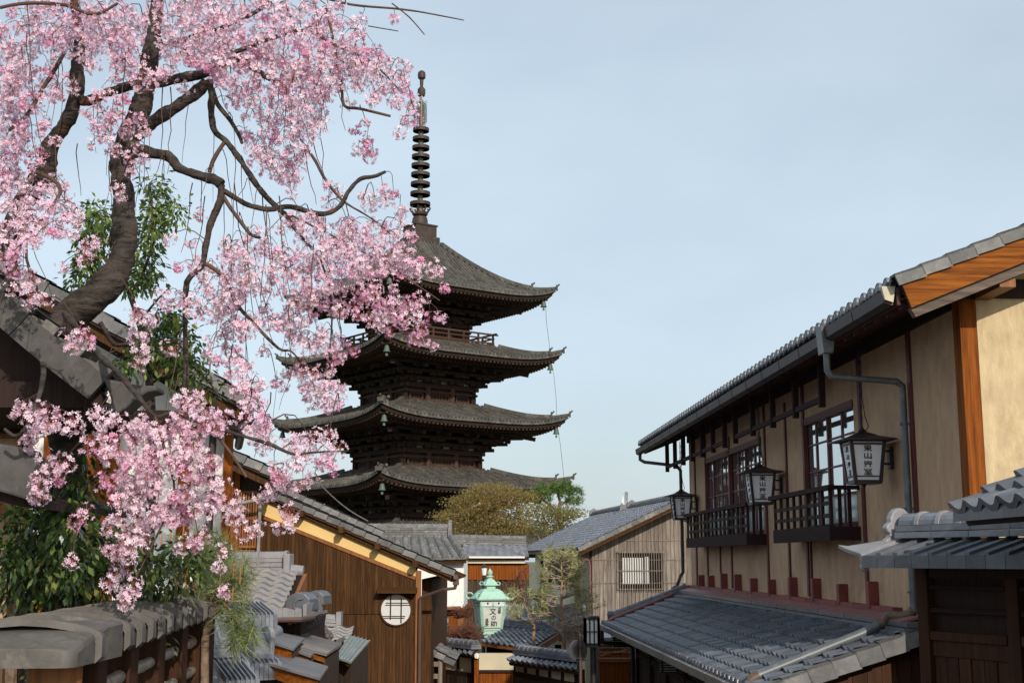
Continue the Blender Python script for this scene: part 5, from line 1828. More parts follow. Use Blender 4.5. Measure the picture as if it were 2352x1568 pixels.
    for y in (dep * .5, dep + .3, .3, dep * .58):
        t = MB()
        p = t0 + V((0, y, 0))
        t.prism([p + V((x, -.06, z)) for x, z in ((-.28, 0), (.28, 0), (.22, .28), (0, .42), (-.22, .28))], (0, .12, 0))
        T.add('ridge_end_tile', t, M['tile_lichen'], parent=rf)
    b = MB(); b.prism([e0 + V((-.02, .05, -.06)), t0 + V((0, .05, -.06)), t0 + V((0, .05, -.24)), e0 + V((-.02, .05, -.24))], (0, .05, 0))
    T.add('barge_board', b, M['wood_brown'])
    xa, xb = q(1357, 1300).x, q(1600, 1300).x
    zt = lambda x: e0.z + sl * (min(x, 2 * rx - x) - e0.x) - .17
    H_ = zt(xb)
    m = MB()
    n = 44
    for i in range(n):
        x0, x1 = xa + (rx + 3.4 - xa) * (i + .04) / n, xa + (rx + 3.4 - xa) * (i + .96) / n
        j = RND.uniform(0, .01)
        m.prism([(x0, ag - j, 0), (x1, ag - j, 0), (x1, ag - j, zt(x1)), (x0, ag - j, zt(x0))], (0, -.025, 0))
    T.add('boarding', m, M['wood_grey'])
    m = MB()
    for v in (1285, 1338, 1240):
        z = q(1450, v).z
        xl = xa if v > 1250 else e0.x + (z - e0.z + .3) / sl
        m.box(xl, rx + 3.4, ag - .06, ag - .036, z - .015, z + .015)
    T.add('battens', m, M['wood_grey'])
    m = MB(); m.prism([(xa + .03, ag + .02, 0), (rx + 3.4, ag + .02, 0), (rx + 3.4, ag + .02, zt(rx + 3.4)), (rx, ag + .02, zt(rx)), (xa + .03, ag + .02, zt(xa + .03))], (0, .1, 0))
    T.add('wall', m, M['wood_burnt'])
    m = MB()
    pa, pb = q(1357, 1240), q(1575, 1140)
    m.prism([(xa, ag - .03, zt(xa) + .02), (rx, ag - .03, zt(rx) + .02), (rx, ag - .03, zt(rx) - .10), (xa, ag - .03, zt(xa) - .10)], (0, -.03, 0))
    T.add('sunlit_trim', m, M['wood_orange_b'])
    # barred window
    a, b = q(1420, 1270), q(1520, 1352)
    m = MB()
    m.box(a.x + .02, b.x - .02, ag - .05, ag - .02, b.z, a.z)
    w = T.add('window', m, M['void'])
    m = MB(); m.box(q(1427, 1300).x, q(1476, 1300).x, ag - .075, ag - .055, q(1440, 1340).z, q(1440, 1280).z)
    m.box(q(1481, 1300).x, q(1490, 1300).x, ag - .075, ag - .055, q(1440, 1340).z, q(1440, 1278).z)
    T.add('blind', m, M['curtain'], parent=w)
    m = MB()
    for i in range(20):
        x = q(1417, 1300).x + (q(1523, 1300).x - q(1417, 1300).x) * i / 19
        m.box(x - .012, x + .012, ag - .14, ag - .11, q(1440, 1357).z, q(1440, 1265).z)
    for v in (1268, 1310, 1352):
        z = q(1440, v).z
        m.box(q(1416, 1300).x, q(1524, 1300).x, ag - .12, ag - .09, z - .015, z + .015)
    T.add('window_bars', m, M['wood_grey'], parent=w)
    # long side under the eave: plaster ends, dark opening
    xs = xa
    m = MB()
    m.box(xs - .02, xs + .1, ag, ag + 2.6, 0, e0.z + .35)
    m.box(xs - .02, xs + .1, ag + 13.9, ag + 16.0, 0, e0.z + .35)
    m.box(xs - .02, xs + .1, ag + 2.6, ag + 13.9, 0, q(1300, 1352).z)
    T.add('side_wall', m, M['plaster_cream'])
    m = MB(); m.box(xs + .4, xs + .5, ag + 2, ag + 14.5, 0, e0.z + .45)
    T.add('dark_opening', m, M['wood_burnt'])
    m = MB()
    for y in (2.6, 13.8): m.box(xs - .05, xs + .05, ag + y - .07, ag + y + .07, 0, e0.z + .3)
    m.box(xs - .05, xs + .05, ag - .03, ag + .06, 0, e0.z + .3)
    T.add('posts', m, M['wood_dark'])
    m = MB(); m.tube([q(1352, 1286, -.1), q(1354, 1300, -.12), V((q(1354, 1300).x, ag - .12, 0))], .03, 6)
    m.tube([q(1318, 1276, -.4), q(1352, 1286, -.1)], .03, 6)
    T.add('rain_pipe', m, M['flash_red'])
    m = MB(); m.tube([e0 + V((-.08, .0, -.08)), e0 + bk + V((-.08, 0, -.08))], .05, 8)
    T.add('gutter', m, M['gutter_brown'])
    m = MB()
    p = t0 + V((-.2, dep * .50, .22))
    pw = FB.world(p)
    D = Thing('satellite_dish', 'small white satellite dish on the ridge of the grey boarded house', 'dish', pw)
    m.lathe([(.013, -.026), (.145, .006), (.235, .052), (.315, .118), (.30, .124), (.22, .065), (.13, .026), (0, .0)], pw + V((0, 0, .25)), 18, (-.95, -.38, .22))
    D.add('reflector', m, M['plaster_white'], smooth=50)
    m = MB(); m.tube([pw + V((0, .1, -.3)), pw + V((0, .08, .26))], .025, 6); m.tube([pw + V((0, 0, .1)), pw + V((-.1, -.35, .3))], .012, 5)
    D.add('mount', m, M['gutter_pale'])
build_mid_houses()

# ------------------------------------------------------------------ garden walls, gate and the green lantern
def build_garden_walls():
    def capped(label, cat, rL, rR, eL, eR, foot, panels, group, hip=False):
        """A plastered wall with boarded foot under a narrow tiled cap; corner points in the picture with their depth."""
        a, b = P(*rL), P(*rR)
        e, f = P(*eL), P(*eR)
        mid = (a + b) / 2
        T = Thing('garden_wall', label, cat, (mid.x, mid.y, 0), group=group)
        d = (b - a).normalized(); sd = d.cross(V((0, 0, 1))).normalized()
        if sd.y > 0: sd = -sd
        t = MB(); tiles(t, e, f, a, b, w=.25, h=.5, amp=.05, th=.035)
        bL, bR = a - (e - a), b - (f - b)
        bL.z, bR.z = e.z, f.z
        tiles(t, bL, bR, a, b, w=.25, h=.5, amp=.05)
        cap = MB(); deck(cap, e, f, a, b, th=.06); deck(cap, bL, bR, a, b, th=.06)
        c = T.add('roof', cap, M['wood_brown'])
        T.add('roof_tiles', t, M['tile'], parent=c)
        t = MB(); ridge(t, a + V((0, 0, .02)), b + V((0, 0, .02)), layers=2, w=.28, lh=.055, r=.085, seg=.235)
        T.add('ridge_tiles', t, M['tile'], parent=c)
        zt = min(e.z, f.z)
        m = MB()
        dh = V((d.x, d.y, 0)).normalized()
        sh = V((dh.y, -dh.x, 0))
        L_ = (V((b.x, b.y, 0)) - V((a.x, a.y, 0))).length
        o = V((a.x, a.y, 0)) + sh * .0
        def bx(mb, s0, s1, w0, w1, z0, z1):
            q = [o + dh * s0 + sh * w0, o + dh * s1 + sh * w0, o + dh * s1 + sh * w1, o + dh * s0 + sh * w1]
            mb.add([p + V((0, 0, z0)) for p in q] + [p + V((0, 0, z1)) for p in q], [(0, 3, 2, 1), (4, 5, 6, 7), (0, 1, 5, 4), (1, 2, 6, 5), (2, 3, 7, 6), (3, 0, 4, 7)])
        bx(m, .05, L_ - .05, -.08, .08, foot, zt + .1)
        T.add('plaster', m, M['plaster_cream'])
        m = MB(); bx(m, .03, L_ - .03, -.1, .1, 0, foot)
        for i in range(panels + 1):
            s = L_ * i / panels
            bx(m, max(0, s - .05), min(L_, s + .05), -.11, .11, 0, zt + .05)
        bx(m, 0, L_, -.12, .12, foot - .05, foot + .05)
        T.add('frame', m, M['wood_dark'])
        m = MB()
        n = int(L_ / .11)
        for i in range(n):
            bx(m, L_ * (i + .08) / n, L_ * (i + .92) / n, .10, .125 + RND.uniform(0, .01), .3, foot - .06)
        T.add('boarding', m, M['wood_burnt'])
        return T, bx, L_, zt
    grp = None
    z = P(1000, 1538, 33).z
    T, bx, L_, zt = capped('left garden wall of cream panels under a narrow blue grey tile cap', 'wall', (966, 1478, 34.0), (1094, 1492, 31.6), (972, 1492, 33.6), (1090, 1508, 31.2), z, 4, grp)
    m = MB(); m.box(P(1090, 1530, 31.4).x, P(1100, 1530, 31.4).x, 31.2, 31.4, 0, P(1095, 1506, 31.4).z)
    T.add('corner_post', m, M['wood_orange'])
    m = MB(); p = P(1095, 1511, 31.15); m.lathe([(.04, 0), (.04, .12)], p, 8); m.box(p.x - .05, p.x + .05, p.y - .02, p.y + .02, p.z + .02, p.z + .1)
    T.add('camera_box', m, M['plaster_white'])
    # the short return of that wall, facing us
    m = MB(); m.box(P(1100, 1530, 31.4).x, P(1195, 1530, 31.4).x, 31.5, 31.65, P(1100, 1540, 31.4).z, P(1100, 1500, 31.4).z)
    T.add('plaster', m, M['plaster_cream'])
    m = MB(); m.box(P(1100, 1530, 31.4).x, P(1195, 1530, 31.4).x, 31.45, 31.5, P(1100, 1544, 31.4).z, P(1100, 1538, 31.4).z)
    m.box(P(1195, 1530, 31.4).x, P(1199, 1530, 31.4).x, 31.4, 31.65, 0, P(1100, 1500, 31.4).z)
    T.add('frame', m, M['wood_dark'])
    m = MB(); boards(m, (P(1100, 1530, 31.4).x, 31.55, 0), (P(1195, 1530, 31.4).x - P(1100, 1530, 31.4).x, 0, 0), (0, 0, P(1100, 1544, 31.4).z), 9, th=.04)
    T.add('boarding', m, M['wood_orange'])
    capped('right garden wall of cream panels, its tile cap nearest the round road sign', 'wall', (1190, 1503, 29.4), (1332, 1521, 26.6), (1168, 1520, 29.1), (1332, 1541, 26.2), P(1250, 1562, 27.6).z, 5, grp)
    # gate with a little gabled roof
    T = Thing('garden_gate', 'small garden gate with a gabled blue grey tile roof between the two walls', 'gate', (P(1220, 1500, 33).x, 33.2, 0))
    eL, eR = P(1106, 1475, 32.2), P(1226, 1491, 31.0)
    tL, tR = P(1172, 1440, 34.0), P(1288, 1452, 32.6)
    bL, bR = tL + (tL - eL), tR + (tR - eR)
    bL.z, bR.z = eL.z, eR.z
    r = MB(); deck(r, eL, eR, tL, tR, th=.07); deck(r, bL, bR, tL, tR, th=.07)
    rf = T.add('roof', r, M['wood_shop'])
    t = MB(); tiles(t, eL, eR, tL, tR, w=.22, h=.2, amp=.045, th=.025); tiles(t, bL, bR, tL, tR, w=.22, h=.2, amp=.045)
    T.add('roof_tiles', t, M['tile'], parent=rf)
    t = MB(); ridge(t, tL + V((-.05, 0, .04)), tR + V((.03, 0, .04)), layers=3, w=.26, lh=.055, r=.08, seg=.22)
    T.add('ridge_tiles', t, M['tile'], parent=rf)
    for p in (tL, tR):
        t = MB()
        t.prism([p + V((x, 0, z_)) for x, z_ in ((-.2, -.08), (.2, -.08), (.16, .2), (.06, .36), (-.06, .36), (-.16, .2))], (.08, -.06, 0))
        T.add('ridge_end_tile', t, M['tile_lichen'], parent=rf)
    m = MB()
    m.beam(eR + V((.05, -.03, -.02)), tR + V((.05, -.03, -.02)), .05, .14); m.beam(bR + V((.05, -.03, -.02)), tR + V((.05, -.03, -.02)), .05, .14)
    T.add('barge_board', m, M['wood_shop'])
    m = MB()
    for u, y in ((1125, 32.6), (1215, 31.6), (1282, 33.2)):
        x = P(u, 1500, y).x
        m.box(x - .08, x + .08, y - .08, y + .08, 0, P(u, 1480, y).z)
    m.beam(V((P(1125, 1500, 32.6).x, 32.6, P(1125, 1484, 32.6).z)), V((P(1215, 1500, 31.6).x, 31.6, P(1215, 1492, 31.6).z)), .12, .14)
    m.box(P(1130, 1500, 32.8).x, P(1270, 1500, 32.8).x, 32.9, 33.0, 0, P(1130, 1490, 32.8).z)
    T.add('frame', m, M['wood_dark'])
    # low roofs just behind
    def back_roof(label, eL, eR, tL, tR, rid=True, wallm='plaster_cream'):
        e, f, a, b = P(*eL), P(*eR), P(*tL), P(*tR)
        T = Thing('back_roof', label, 'roof', ((e.x + f.x) / 2, (e.y + a.y) / 2, 0), group='low tiled roofs behind the garden walls')
        r = MB(); deck(r, e, f, a, b, th=.08)
        o = V((0, (a.y - e.y) * 2, 0))
        deck(r, e + o, f + o, a, b, th=.08)
        rf = T.add('roof', r, M['wood_brown'])
        t = MB(); tiles(t, e, f, a, b, w=.26, h=.24, amp=.05); tiles(t, e + o, f + o, a, b, w=.26, h=.24, amp=.05)
        T.add('roof_tiles', t, M['tile'], parent=rf)
        t = MB(); ridge(t, a + V((0, 0, .02)), b + V((0, 0, .02)), layers=3, w=.28, lh=.06, r=.09)
        T.add('ridge_tiles', t, M['tile'], parent=rf)
        t = MB(); verge(t, f + V((0, 0, .03)), b + V((0, 0, .03)), (1, 0, 0), w=.3, drop=.12)
        T.add('verge_tiles', t, M['tile_lichen'], parent=rf)
        m = MB(); m.box(e.x + .3, f.x - .3, e.y + .4, a.y * 2 - e.y - .4, 0, min(e.z, f.z) + .02)
        T.add('wall', m, M[wallm])
        return T
    back_roof('low blue grey roof at the foot of the boarded house, its gable to the right', (930, 1470, 36.0), (996, 1470, 36.0), (930, 1440, 37.8), (1030, 1444, 37.8))
    back_roof('wide low slate blue roof behind the green lantern', (1120, 1446, 37.0), (1345, 1450, 37.0), (1140, 1408, 39.4), (1340, 1410, 39.4))
    T = Thing('white_topped_wall', 'long low wall with a pale flat coping behind the thin pine', 'wall', (P(1250, 1420, 41.5).x, 41.5, 0))
    m = MB(); m.box(P(1150, 1400, 41.5).x, P(1345, 1400, 41.5).x, 41.3, 41.8, P(1200, 1402, 41.5).z, P(1200, 1390, 41.5).z)
    T.add('coping', m, M['plaster_white'])
    m = MB(); m.box(P(1152, 1400, 41.5).x, P(1343, 1400, 41.5).x, 41.4, 41.7, 0, P(1200, 1402, 41.5).z)
    T.add('wall', m, M['plaster_cream'])
    # lean-to gate at the foot of the boarded house
    Y = 27.5
    T = Thing('lean_to', 'weathered timber lean-to with a sloping tile edge at the foot of the boarded house', 'shelter', (P(1000, 1540, Y).x, Y + 1, 0))
    e, t = P(1042, 1524, Y), P(958, 1478, Y)
    r = MB(); deck(r, e, e + V((0, 2.4, 0)), t, t + V((0, 2.4, 0)), th=.06)
    rf = T.add('roof', r, M['wood_brown'])
    tl = MB(); tiles(tl, e, e + V((0, 2.4, 0)), t, t + V((0, 2.4, 0)), w=.25, h=.2, amp=.04)
    verge(tl, e + V((.02, 0, .03)), t + V((0, 0, .03)), (0, -1, 0), w=.25, drop=.09, over=.14)
    T.add('roof_tiles', tl, M['tile_lichen'], parent=rf)
    tl = MB()
    pr = [(-.10, -.06), (-.13, .10), (-.08, .22), (.02, .26), (.10, .18), (.10, -.06)]
    tl.prism([P(966, 1484, Y - .05) + V((x, 0, z_)) for x, z_ in pr], (0, .14, 0))
    T.add('ridge_end_tile', tl, M['ornament'], parent=rf, bevel=.01)
    m = MB()
    xw, xp = P(966, 1540, Y).x, P(1010, 1540, Y).x
    m.box(xp - .03, xp + .05, Y + .02, Y + .14, 0, P(1010, 1516, Y).z)
    for v in (1524, 1552): m.box(xw, xp, Y + .04, Y + .10, P(990, v + 6, Y).z, P(990, v - 5, Y).z)
    T.add('frame', m, M['wood_grey'])
    m = MB(); m.box(xw, xp - .03, Y + .5, Y + .6, 0, P(990, 1500, Y).z)
    T.add('dark_opening', m, M['wood_burnt'])
build_garden_walls()

M['plaster_cream2'] = mat('aged white panel', (.56, .58, .53), rough=.6, var=.12, scale=8, spec=.2)
def build_copper_lantern():
    Y = 35.6
    k = Y / FPX
    S_ = Y / 29.5
    c = P(1125, 1400, Y)
    FL = Frame(math.radians(17))
    cl = FL.loc(c)
    T = Thing('copper_lantern', 'tall verdigris copper lantern with a tiered curling roof and lettered white panels', 'lantern', (cl.x, cl.y, 0), FL)
    zv = lambda v: EYE + (P(1125, v, Y).z - EYE)
    def ring(h, v): return [(cl.x + x * h, cl.y + y * h, zv(v)) for x, y in ((-1, -1), (1, -1), (1, 1), (-1, 1))]
    def loft(mb, secs):
        vs_ = sum([ring(h, v) for h, v in secs], [])
        n = len(secs)
        mb.add(vs_, [(3, 2, 1, 0), tuple(range(4 * n - 4, 4 * n))] + [(4 * i + j, 4 * i + (j + 1) % 4, 4 * i + 4 + (j + 1) % 4, 4 * i + 4 + j) for i in range(n - 1) for j in range(4)])
    w = lambda px: px * k * .5 / 1.38
    # body panels
    m = MB(); loft(m, [(w(56), 1446), (w(72), 1391)])
    T.add('panel', m, M['plaster_cream2'])
    m = MB()
    for x, y in ((-1, -1), (1, -1), (1, 1), (-1, 1)):
        a, b = w(58), w(75)
        m.beam((cl.x + x * a, cl.y + y * a, zv(1448)), (cl.x + x * b, cl.y + y * b, zv(1390)), .065, .065, (1, 1, 0))
    loft(m, [(w(66), 1393), (w(68), 1390)])
    loft(m, [(w(74), 1393), (w(77), 1389)])
    # white upper frieze with round eyes sits between these bands
    loft(m, [(w(62), 1440), (w(63), 1436)])
    loft(m, [(w(66), 1440), (w(66), 1436.5)])
    loft(m, [(w(58), 1455), (w(56), 1448), (w(56), 1447)])
    loft(m, [(w(50), 1456), (w(50), 1452)])
    loft(m, [(w(22), 1568), (w(22), 1474), (w(34), 1466), (w(50), 1462), (w(50), 1455)])
    m.tube([(cl.x, cl.y, 0), (cl.x, cl.y, zv(1470))], .10, 10)
    T.add('frame', m, M['copper'])
    m = MB(); loft(m, [(w(74), 1389), (w(84), 1378)])
    T.add('frieze', m, M['lamp_paper'])
    m = MB(); 
    for s, hf, v in ((-1, w(79), 1383.5), (1, w(79), 1383.5)):
        m.ball((cl.x + s * hf * .45, cl.y - hf * .99, zv(v)), .028, 8, 5)
    m.ball((cl.x - w(79) * .99, cl.y - w(79) * .45, zv(1383.5)), .028, 8, 5)
    m.ball((cl.x - w(79) * .99, cl.y + w(79) * .45, zv(1383.5)), .028, 8, 5)
    T.add('eyes', m, M['ink'])
    m = MB()
    loft(m, [(w(88), 1379), (w(90), 1376), (w(88), 1376)])
    for t in (-.97, -.5, 0, .5, .97):
        hf = w(80)
        if t in (-.97, 0, .97):
            m.box(cl.x + t * hf - .02, cl.x + t * hf + .02, cl.y - hf - .02, cl.y - hf + .02, zv(1390), zv(1377))
            m.box(cl.x - hf - .02, cl.x - hf + .02, cl.y + t * hf - .02, cl.y + t * hf + .02, zv(1390), zv(1377))
    T.add('frieze_frame', m, M['copper'])
    m = MB()
    loft(m, [(w(100), 1377), (w(104), 1374), (w(88), 1368), (w(66), 1358), (w(50), 1353), (w(38), 1351)])
    loft(m, [(w(28), 1352), (w(28), 1344)])
    loft(m, [(w(40), 1344), (w(42), 1342), (w(32), 1336), (w(20), 1330), (w(12), 1328)])
    for x, y in ((-1, -1), (1, -1), (1, 1), (-1, 1)):
        for h0, v0, s in ((w(102), 1375, 1), (w(41), 1343, .55)):
            pts = []
            for j in range(7):
                t = j / 6 * math.pi * 1.35
                r = .085 * s * S_
                o = h0 + math.sin(t) * r * .8
                pts.append((cl.x + x * o, cl.y + y * o, zv(v0) + (1 - math.cos(t)) * r * .8))
            m.tube(pts, [.035 * s, .033 * s, .03 * s, .027 * s, .024 * s, .022 * s, .02 * s], 7)
    m.lathe([(w(14), zv(1330)), (w(14), zv(1325)), (w(24), zv(1324)), (w(20), zv(1322)), (w(9), zv(1321)), (w(16), zv(1317)), (w(17), zv(1313)), (w(9), zv(1309)), (.0, zv(1304))], (cl.x, cl.y, 0), 14)
    T.add('lantern_roof', m, M['copper'])
    # brushed lettering on the front panel
    hf = w(64)
    def letter(ch, x, v, size):
        me = text_mesh(ch, size)
        z = zv(v)
        tt = (1446 - v) / 55
        me.transform(Matrix.Translation((x, -(w(56) + (w(72) - w(56)) * tt) - .008, z)))
        T.add('character', me, M['ink'])
    for ch, x, v, s in (('文', .0, 1403, .155), ('の', .02, 1417, .12), ('助', .03, 1432, .16), ('京', .15, 1397, .08), ('都', .15, 1404, .08), ('本', -.13, 1422, .085), ('家', -.13, 1429, .085), ('茶', -.13, 1436, .085)):
        letter(ch, x * S_, v, s * S_)
build_copper_lantern()

M['sign_back'] = mat('dull sign back', (.06, .06, .065), rough=.6, var=.2, scale=4, spec=.3)
def build_street_furniture():
    # square street lamp
    Y = 23.0
    k = Y / FPX
    c = P(1359, 1449, Y)
    T = Thing('street_lamp', 'dark square street lamp on a slim post before the corner of the lower roof', 'street lamp', (c.x, c.y, .1))
    h, w = .235, .115
    m = MB(); m.box(c.x - w + .02, c.x + w - .02, Y - w + .02, Y + w - .02, c.z - h + .04, c.z + h - .04)
    T.add('lamp_glass', m, M['glass_pale'])
    m = MB()
    for x in (-1, -.33, .33, 1):
        ww = .022 if abs(x) == 1 else .012
        for y in (-1, 1):
            m.box(c.x + x * w - ww, c.x + x * w + ww, Y + y * w - ww, Y + y * w + ww, c.z - h, c.z + h)
            m.box(c.x + y * w - ww, c.x + y * w + ww, Y + x * w - ww, Y + x * w + ww, c.z - h, c.z + h)
    for z in (-h, 0, h):
        t = .03 if z else .008
        m.box(c.x - w - .012, c.x + w + .012, Y - w - .012, Y + w + .012, c.z + z - t, c.z + z + t) if z else None
        if not z:
            for y in (-1, 1):
                m.box(c.x - w, c.x + w, Y + y * w - .012, Y + y * w + .012, c.z - t, c.z + t)
                m.box(c.x + y * w - .012, c.x + y * w + .012, Y - w, Y + w, c.z - t, c.z + t)
    T.add('lamp_housing', m, M['iron'])
    m = MB(); x = P(1362, 1480, Y).x; m.lathe([(.06, .1), (.055, 2.0), (.05, c.z - h)], (x, Y, 0), 10)
    T.add('post', m, M['iron'], smooth=40)
    # round sign seen from behind
    Y = 22.6
    c = P(1327, 1493, Y)
    T = Thing('road_sign', 'round road sign seen from behind, on a dark post left of the street lamp', 'sign', (c.x, c.y, .1))
    m = MB()
    m.lathe([(0, -.012), (.17, -.012), (.185, 0), (.17, .012), (0, .012)], c, 28, (.45, -1, 0))
    T.add('sign_disc', m, M['sign_back'], smooth=30)
    m = MB()
    x = P(1332.5, 1493, Y).x
    m.lathe([(.028, .1), (.028, P(1332, 1455, Y).z)], (x, Y - .05, 0), 10)
    T.add('post', m, M['gutter_brown'], smooth=40)
    m = MB()
    for v in (1484, 1510):
        z = P(1330, v, Y).z
        m.box(x - .05, x + .05, Y - .09, Y - .0, z - .012, z + .012)
    T.add('clamp', m, M['iron'])
    # thin lamp post before the white wall
    Y = 40.0
    c = P(1112, 1312, Y)
    T = Thing('lamp_post', 'slim dark lamp post with a small white glass before the orange boards', 'street lamp', (c.x, Y, 0))
    m = MB(); m.lathe([(.07, 0), (.06, P(1112, 1321, Y).z)], (c.x, Y, 0), 8); m.lathe([(.11, P(1112, 1303, Y).z), (.07, P(1112, 1298, Y).z), (.02, P(1112, 1294, Y).z)], (c.x, Y, 0), 8)
    T.add('post', m, M['iron'], smooth=40)
    m = MB(); m.lathe([(.06, P(1112, 1320, Y).z), (.085, P(1112, 1306, Y).z), (.085, P(1112, 1304, Y).z)], (c.x, Y, 0), 8)
    T.add('lamp_glass', m, M['plaster_white'], smooth=40)
    # timber gate with bars under the lower eaves
    Y = 34.0
    T = Thing('board_gate', 'sunlit orange board gate with open bars above, under the far end of the lower roof', 'gate', (P(1410, 1530, Y).x, Y, 0))
    a, b = P(1372, 1530, Y).x, P(1470, 1530, Y).x
    m = MB(); boards(m, (a, Y, 0), (b - a, 0, 0), (0, 0, P(1400, 1520, Y).z), 9, th=.04)
    T.add('boarding', m, M['wood_orange'])
    m = MB(); m.box(a, b, Y - .08, Y + .04, P(1400, 1519, Y).z, P(1400, 1510, Y).z)
    T.add('rail', m, M['wood_shop'])
    m = MB()
    for v in (1480, 1487, 1497): m.tube([V((a, Y, P(1400, v, Y).z)), V((b, Y, P(1400, v, Y).z))], .02, 6)
    for u in (1372, 1452): m.box(P(u, 1500, Y).x - .05, P(u, 1500, Y).x + .05, Y - .05, Y + .05, 0, P(1400, 1462, Y).z)
    T.add('bars', m, M['wood_grey'])
    m = MB(); m.tube([P(1380, 1508, Y + .5), P(1400, 1500, Y + .6), P(1425, 1498, Y + .6), P(1445, 1490, Y + .7)], .05, 6)
    m.box(a, b, Y + 2.4, Y + 2.5, 0, P(1400, 1468, Y + 2.4).z)
    T.add('back_screen', m, M['wood_orange'])
    m = MB(); m.prism([P(1366, 1470, Y + 2), P(1480, 1470, Y + 2), P(1480, 1456, Y + 3.2), P(1366, 1456, Y + 3.2)], (0, 0, .08))
    T.add('roof', m, M['tile'])
    # cable across the left roofs
    m = MB()
    pts = [P(731, 1108, 40).lerp(P(845, 1196, 44), i / 8) - V((0, 0, .12 * math.sin(math.pi * i / 8))) for i in range(9)]
    m.tube(pts, .02, 5)
    o = single('overhead_cable', m, M['gutter_pale'], 'grey cable crossing in front of the lowest pagoda roof', 'cable', pts[0])
build_street_furniture()
# ------------------------------------------------------------------ trees and shrubs
PR = random.Random(5)
def soft_pts(spec, Y, n=3):
    """Picture strokes (u, v, radius in px[, depth shift]) to a smooth run of points and radii."""
    pts = [P(s[0], s[1], Y + (s[3] if len(s) > 3 else 0)) for s in spec]
    rad = [s[2] * .83 * (Y + (s[3] if len(s) > 3 else 0)) / FPX for s in spec]
    o, r = [], []
    for i in range(len(pts) - 1):
        p0, p1, p2, p3 = pts[max(i - 1, 0)], pts[i], pts[i + 1], pts[min(i + 2, len(pts) - 1)]
        for k in range(n):
            t = k / n
            o.append(.5 * ((2 * p1) + (p2 - p0) * t + (2 * p0 - 5 * p1 + 4 * p2 - p3) * t * t + (3 * p1 - p0 - 3 * p2 + p3) * t ** 3))
            r.append(rad[i] * (1 - t) + rad[i + 1] * t)
    o.append(pts[-1]); r.append(rad[-1])
    return o, r
def limb(mb, spec, Y, n=10, rough=.12, sub=4):
    o, r = soft_pts(spec, Y, sub)
    k0 = len(mb.v)
    mb.tube(o, r, n)
    for i in range(k0, len(mb.v)):
        p = V(mb.v[i])
        ring = min((i - k0) // n, len(o) - 1)
        c = o[ring]
        f = 1 + rough * (.9 * mnoise.noise(p * 5.0) + .8 * mnoise.noise(p * 12.0) + .6 * mnoise.noise(p * 30.0))
        mb.v[i] = tuple(c + (p - c) * f)
    return list(zip(o, r))
def quads_mesh(name, quads, tints=None):
    """quads: array (n, 4, 3) -> a mesh of loose leaf or petal faces, with an optional tint per face."""
    q = np.asarray(quads, dtype=np.float32)
    n = len(q)
    me = bpy.data.meshes.new(name)
    me.vertices.add(n * 4); me.loops.add(n * 4); me.polygons.add(n)
    me.vertices.foreach_set('co', q.reshape(-1))
    me.loops.foreach_set('vertex_index', np.arange(n * 4, dtype=np.int32))
    me.polygons.foreach_set('loop_start', np.arange(0, n * 4, 4, dtype=np.int32))
    me.polygons.foreach_set('loop_total', np.full(n, 4, dtype=np.int32))
    me.update()
    if tints is not None:
        at = me.attributes.new('tint', 'FLOAT_COLOR', 'FACE')
        c = np.ones((n, 4), dtype=np.float32)
        c[:, :3] = np.asarray(tints, dtype=np.float32)
        at.data.foreach_set('color', c.reshape(-1))
    me.validate()
    return me
def tint_mat(name, rough=.6, transl=.35, spec=.3, island=.12):
    m = bpy.data.materials.new(name)
    m.use_nodes = True
    t = m.node_tree
    b = t.nodes['Principled BSDF']
    at = t.nodes.new('ShaderNodeAttribute'); at.attribute_name = 'tint'
    geo = t.nodes.new('ShaderNodeNewGeometry')
    mr = t.nodes.new('ShaderNodeMapRange')
    mr.inputs['To Min'].default_value, mr.inputs['To Max'].default_value = 1 - island, 1 + island
    hs = t.nodes.new('ShaderNodeHueSaturation')
    t.links.new(geo.outputs['Random Per Island'], mr.inputs['Value'])
    t.links.new(mr.outputs['Result'], hs.inputs['Value'])
    t.links.new(at.outputs['Color'], hs.inputs['Color'])
    t.links.new(hs.outputs['Color'], b.inputs['Base Color'])
    b.inputs['Roughness'].default_value = rough
    b.inputs['Specular IOR Level'].default_value = spec
    tr = t.nodes.new('ShaderNodeBsdfTranslucent')
    t.links.new(hs.outputs['Color'], tr.inputs['Color'])
    ms = t.nodes.new('ShaderNodeMixShader'); ms.inputs['Fac'].default_value = transl
    t.links.new(b.outputs['BSDF'], ms.inputs[1]); t.links.new(tr.outputs['BSDF'], ms.inputs[2])
    t.links.new(ms.outputs['Shader'], t.nodes['Material Output'].inputs['Surface'])
    return m
M['petal'] = tint_mat('cherry petals', .55, .30, .25, .14)
M['leaf'] = tint_mat('glossy leaves', .34, .22, .55, .25)
M['maple'] = tint_mat('fine brown leaves', .6, .6, .2, .12)
M['needle'] = tint_mat('needles', .5, .25, .4, .25)
M['bark'] = mat('cherry bark', (.016, .0125, .011), rough=.8, var=.5, scale=7, stretch=(1, 1, 3.0), bump=1.0, bscale=14, spec=.3, base2=(.085, .067, .056), patch=((.20, .075, .02), 6, .61, .7))
M['twig'] = mat('young twigs', (.085, .048, .032), rough=.65, var=.35, scale=9, spec=.3)
M['twig_pale'] = mat('pale bare twigs', (.36, .28, .23), rough=.8, var=.35, scale=6, spec=.2)
M['twig_red'] = mat('red brown bare twigs', (.15, .062, .04), rough=.8, var=.35, scale=6, spec=.2)
M['stalk'] = mat('red flower stalks', (.30, .085, .065), rough=.6, var=.3, scale=20, spec=.3)
M['bark_pine'] = mat('pine bark', (.16, .10, .065), rough=.9, var=.4, scale=9, bump=.6, spec=.15, base2=(.30, .22, .16))
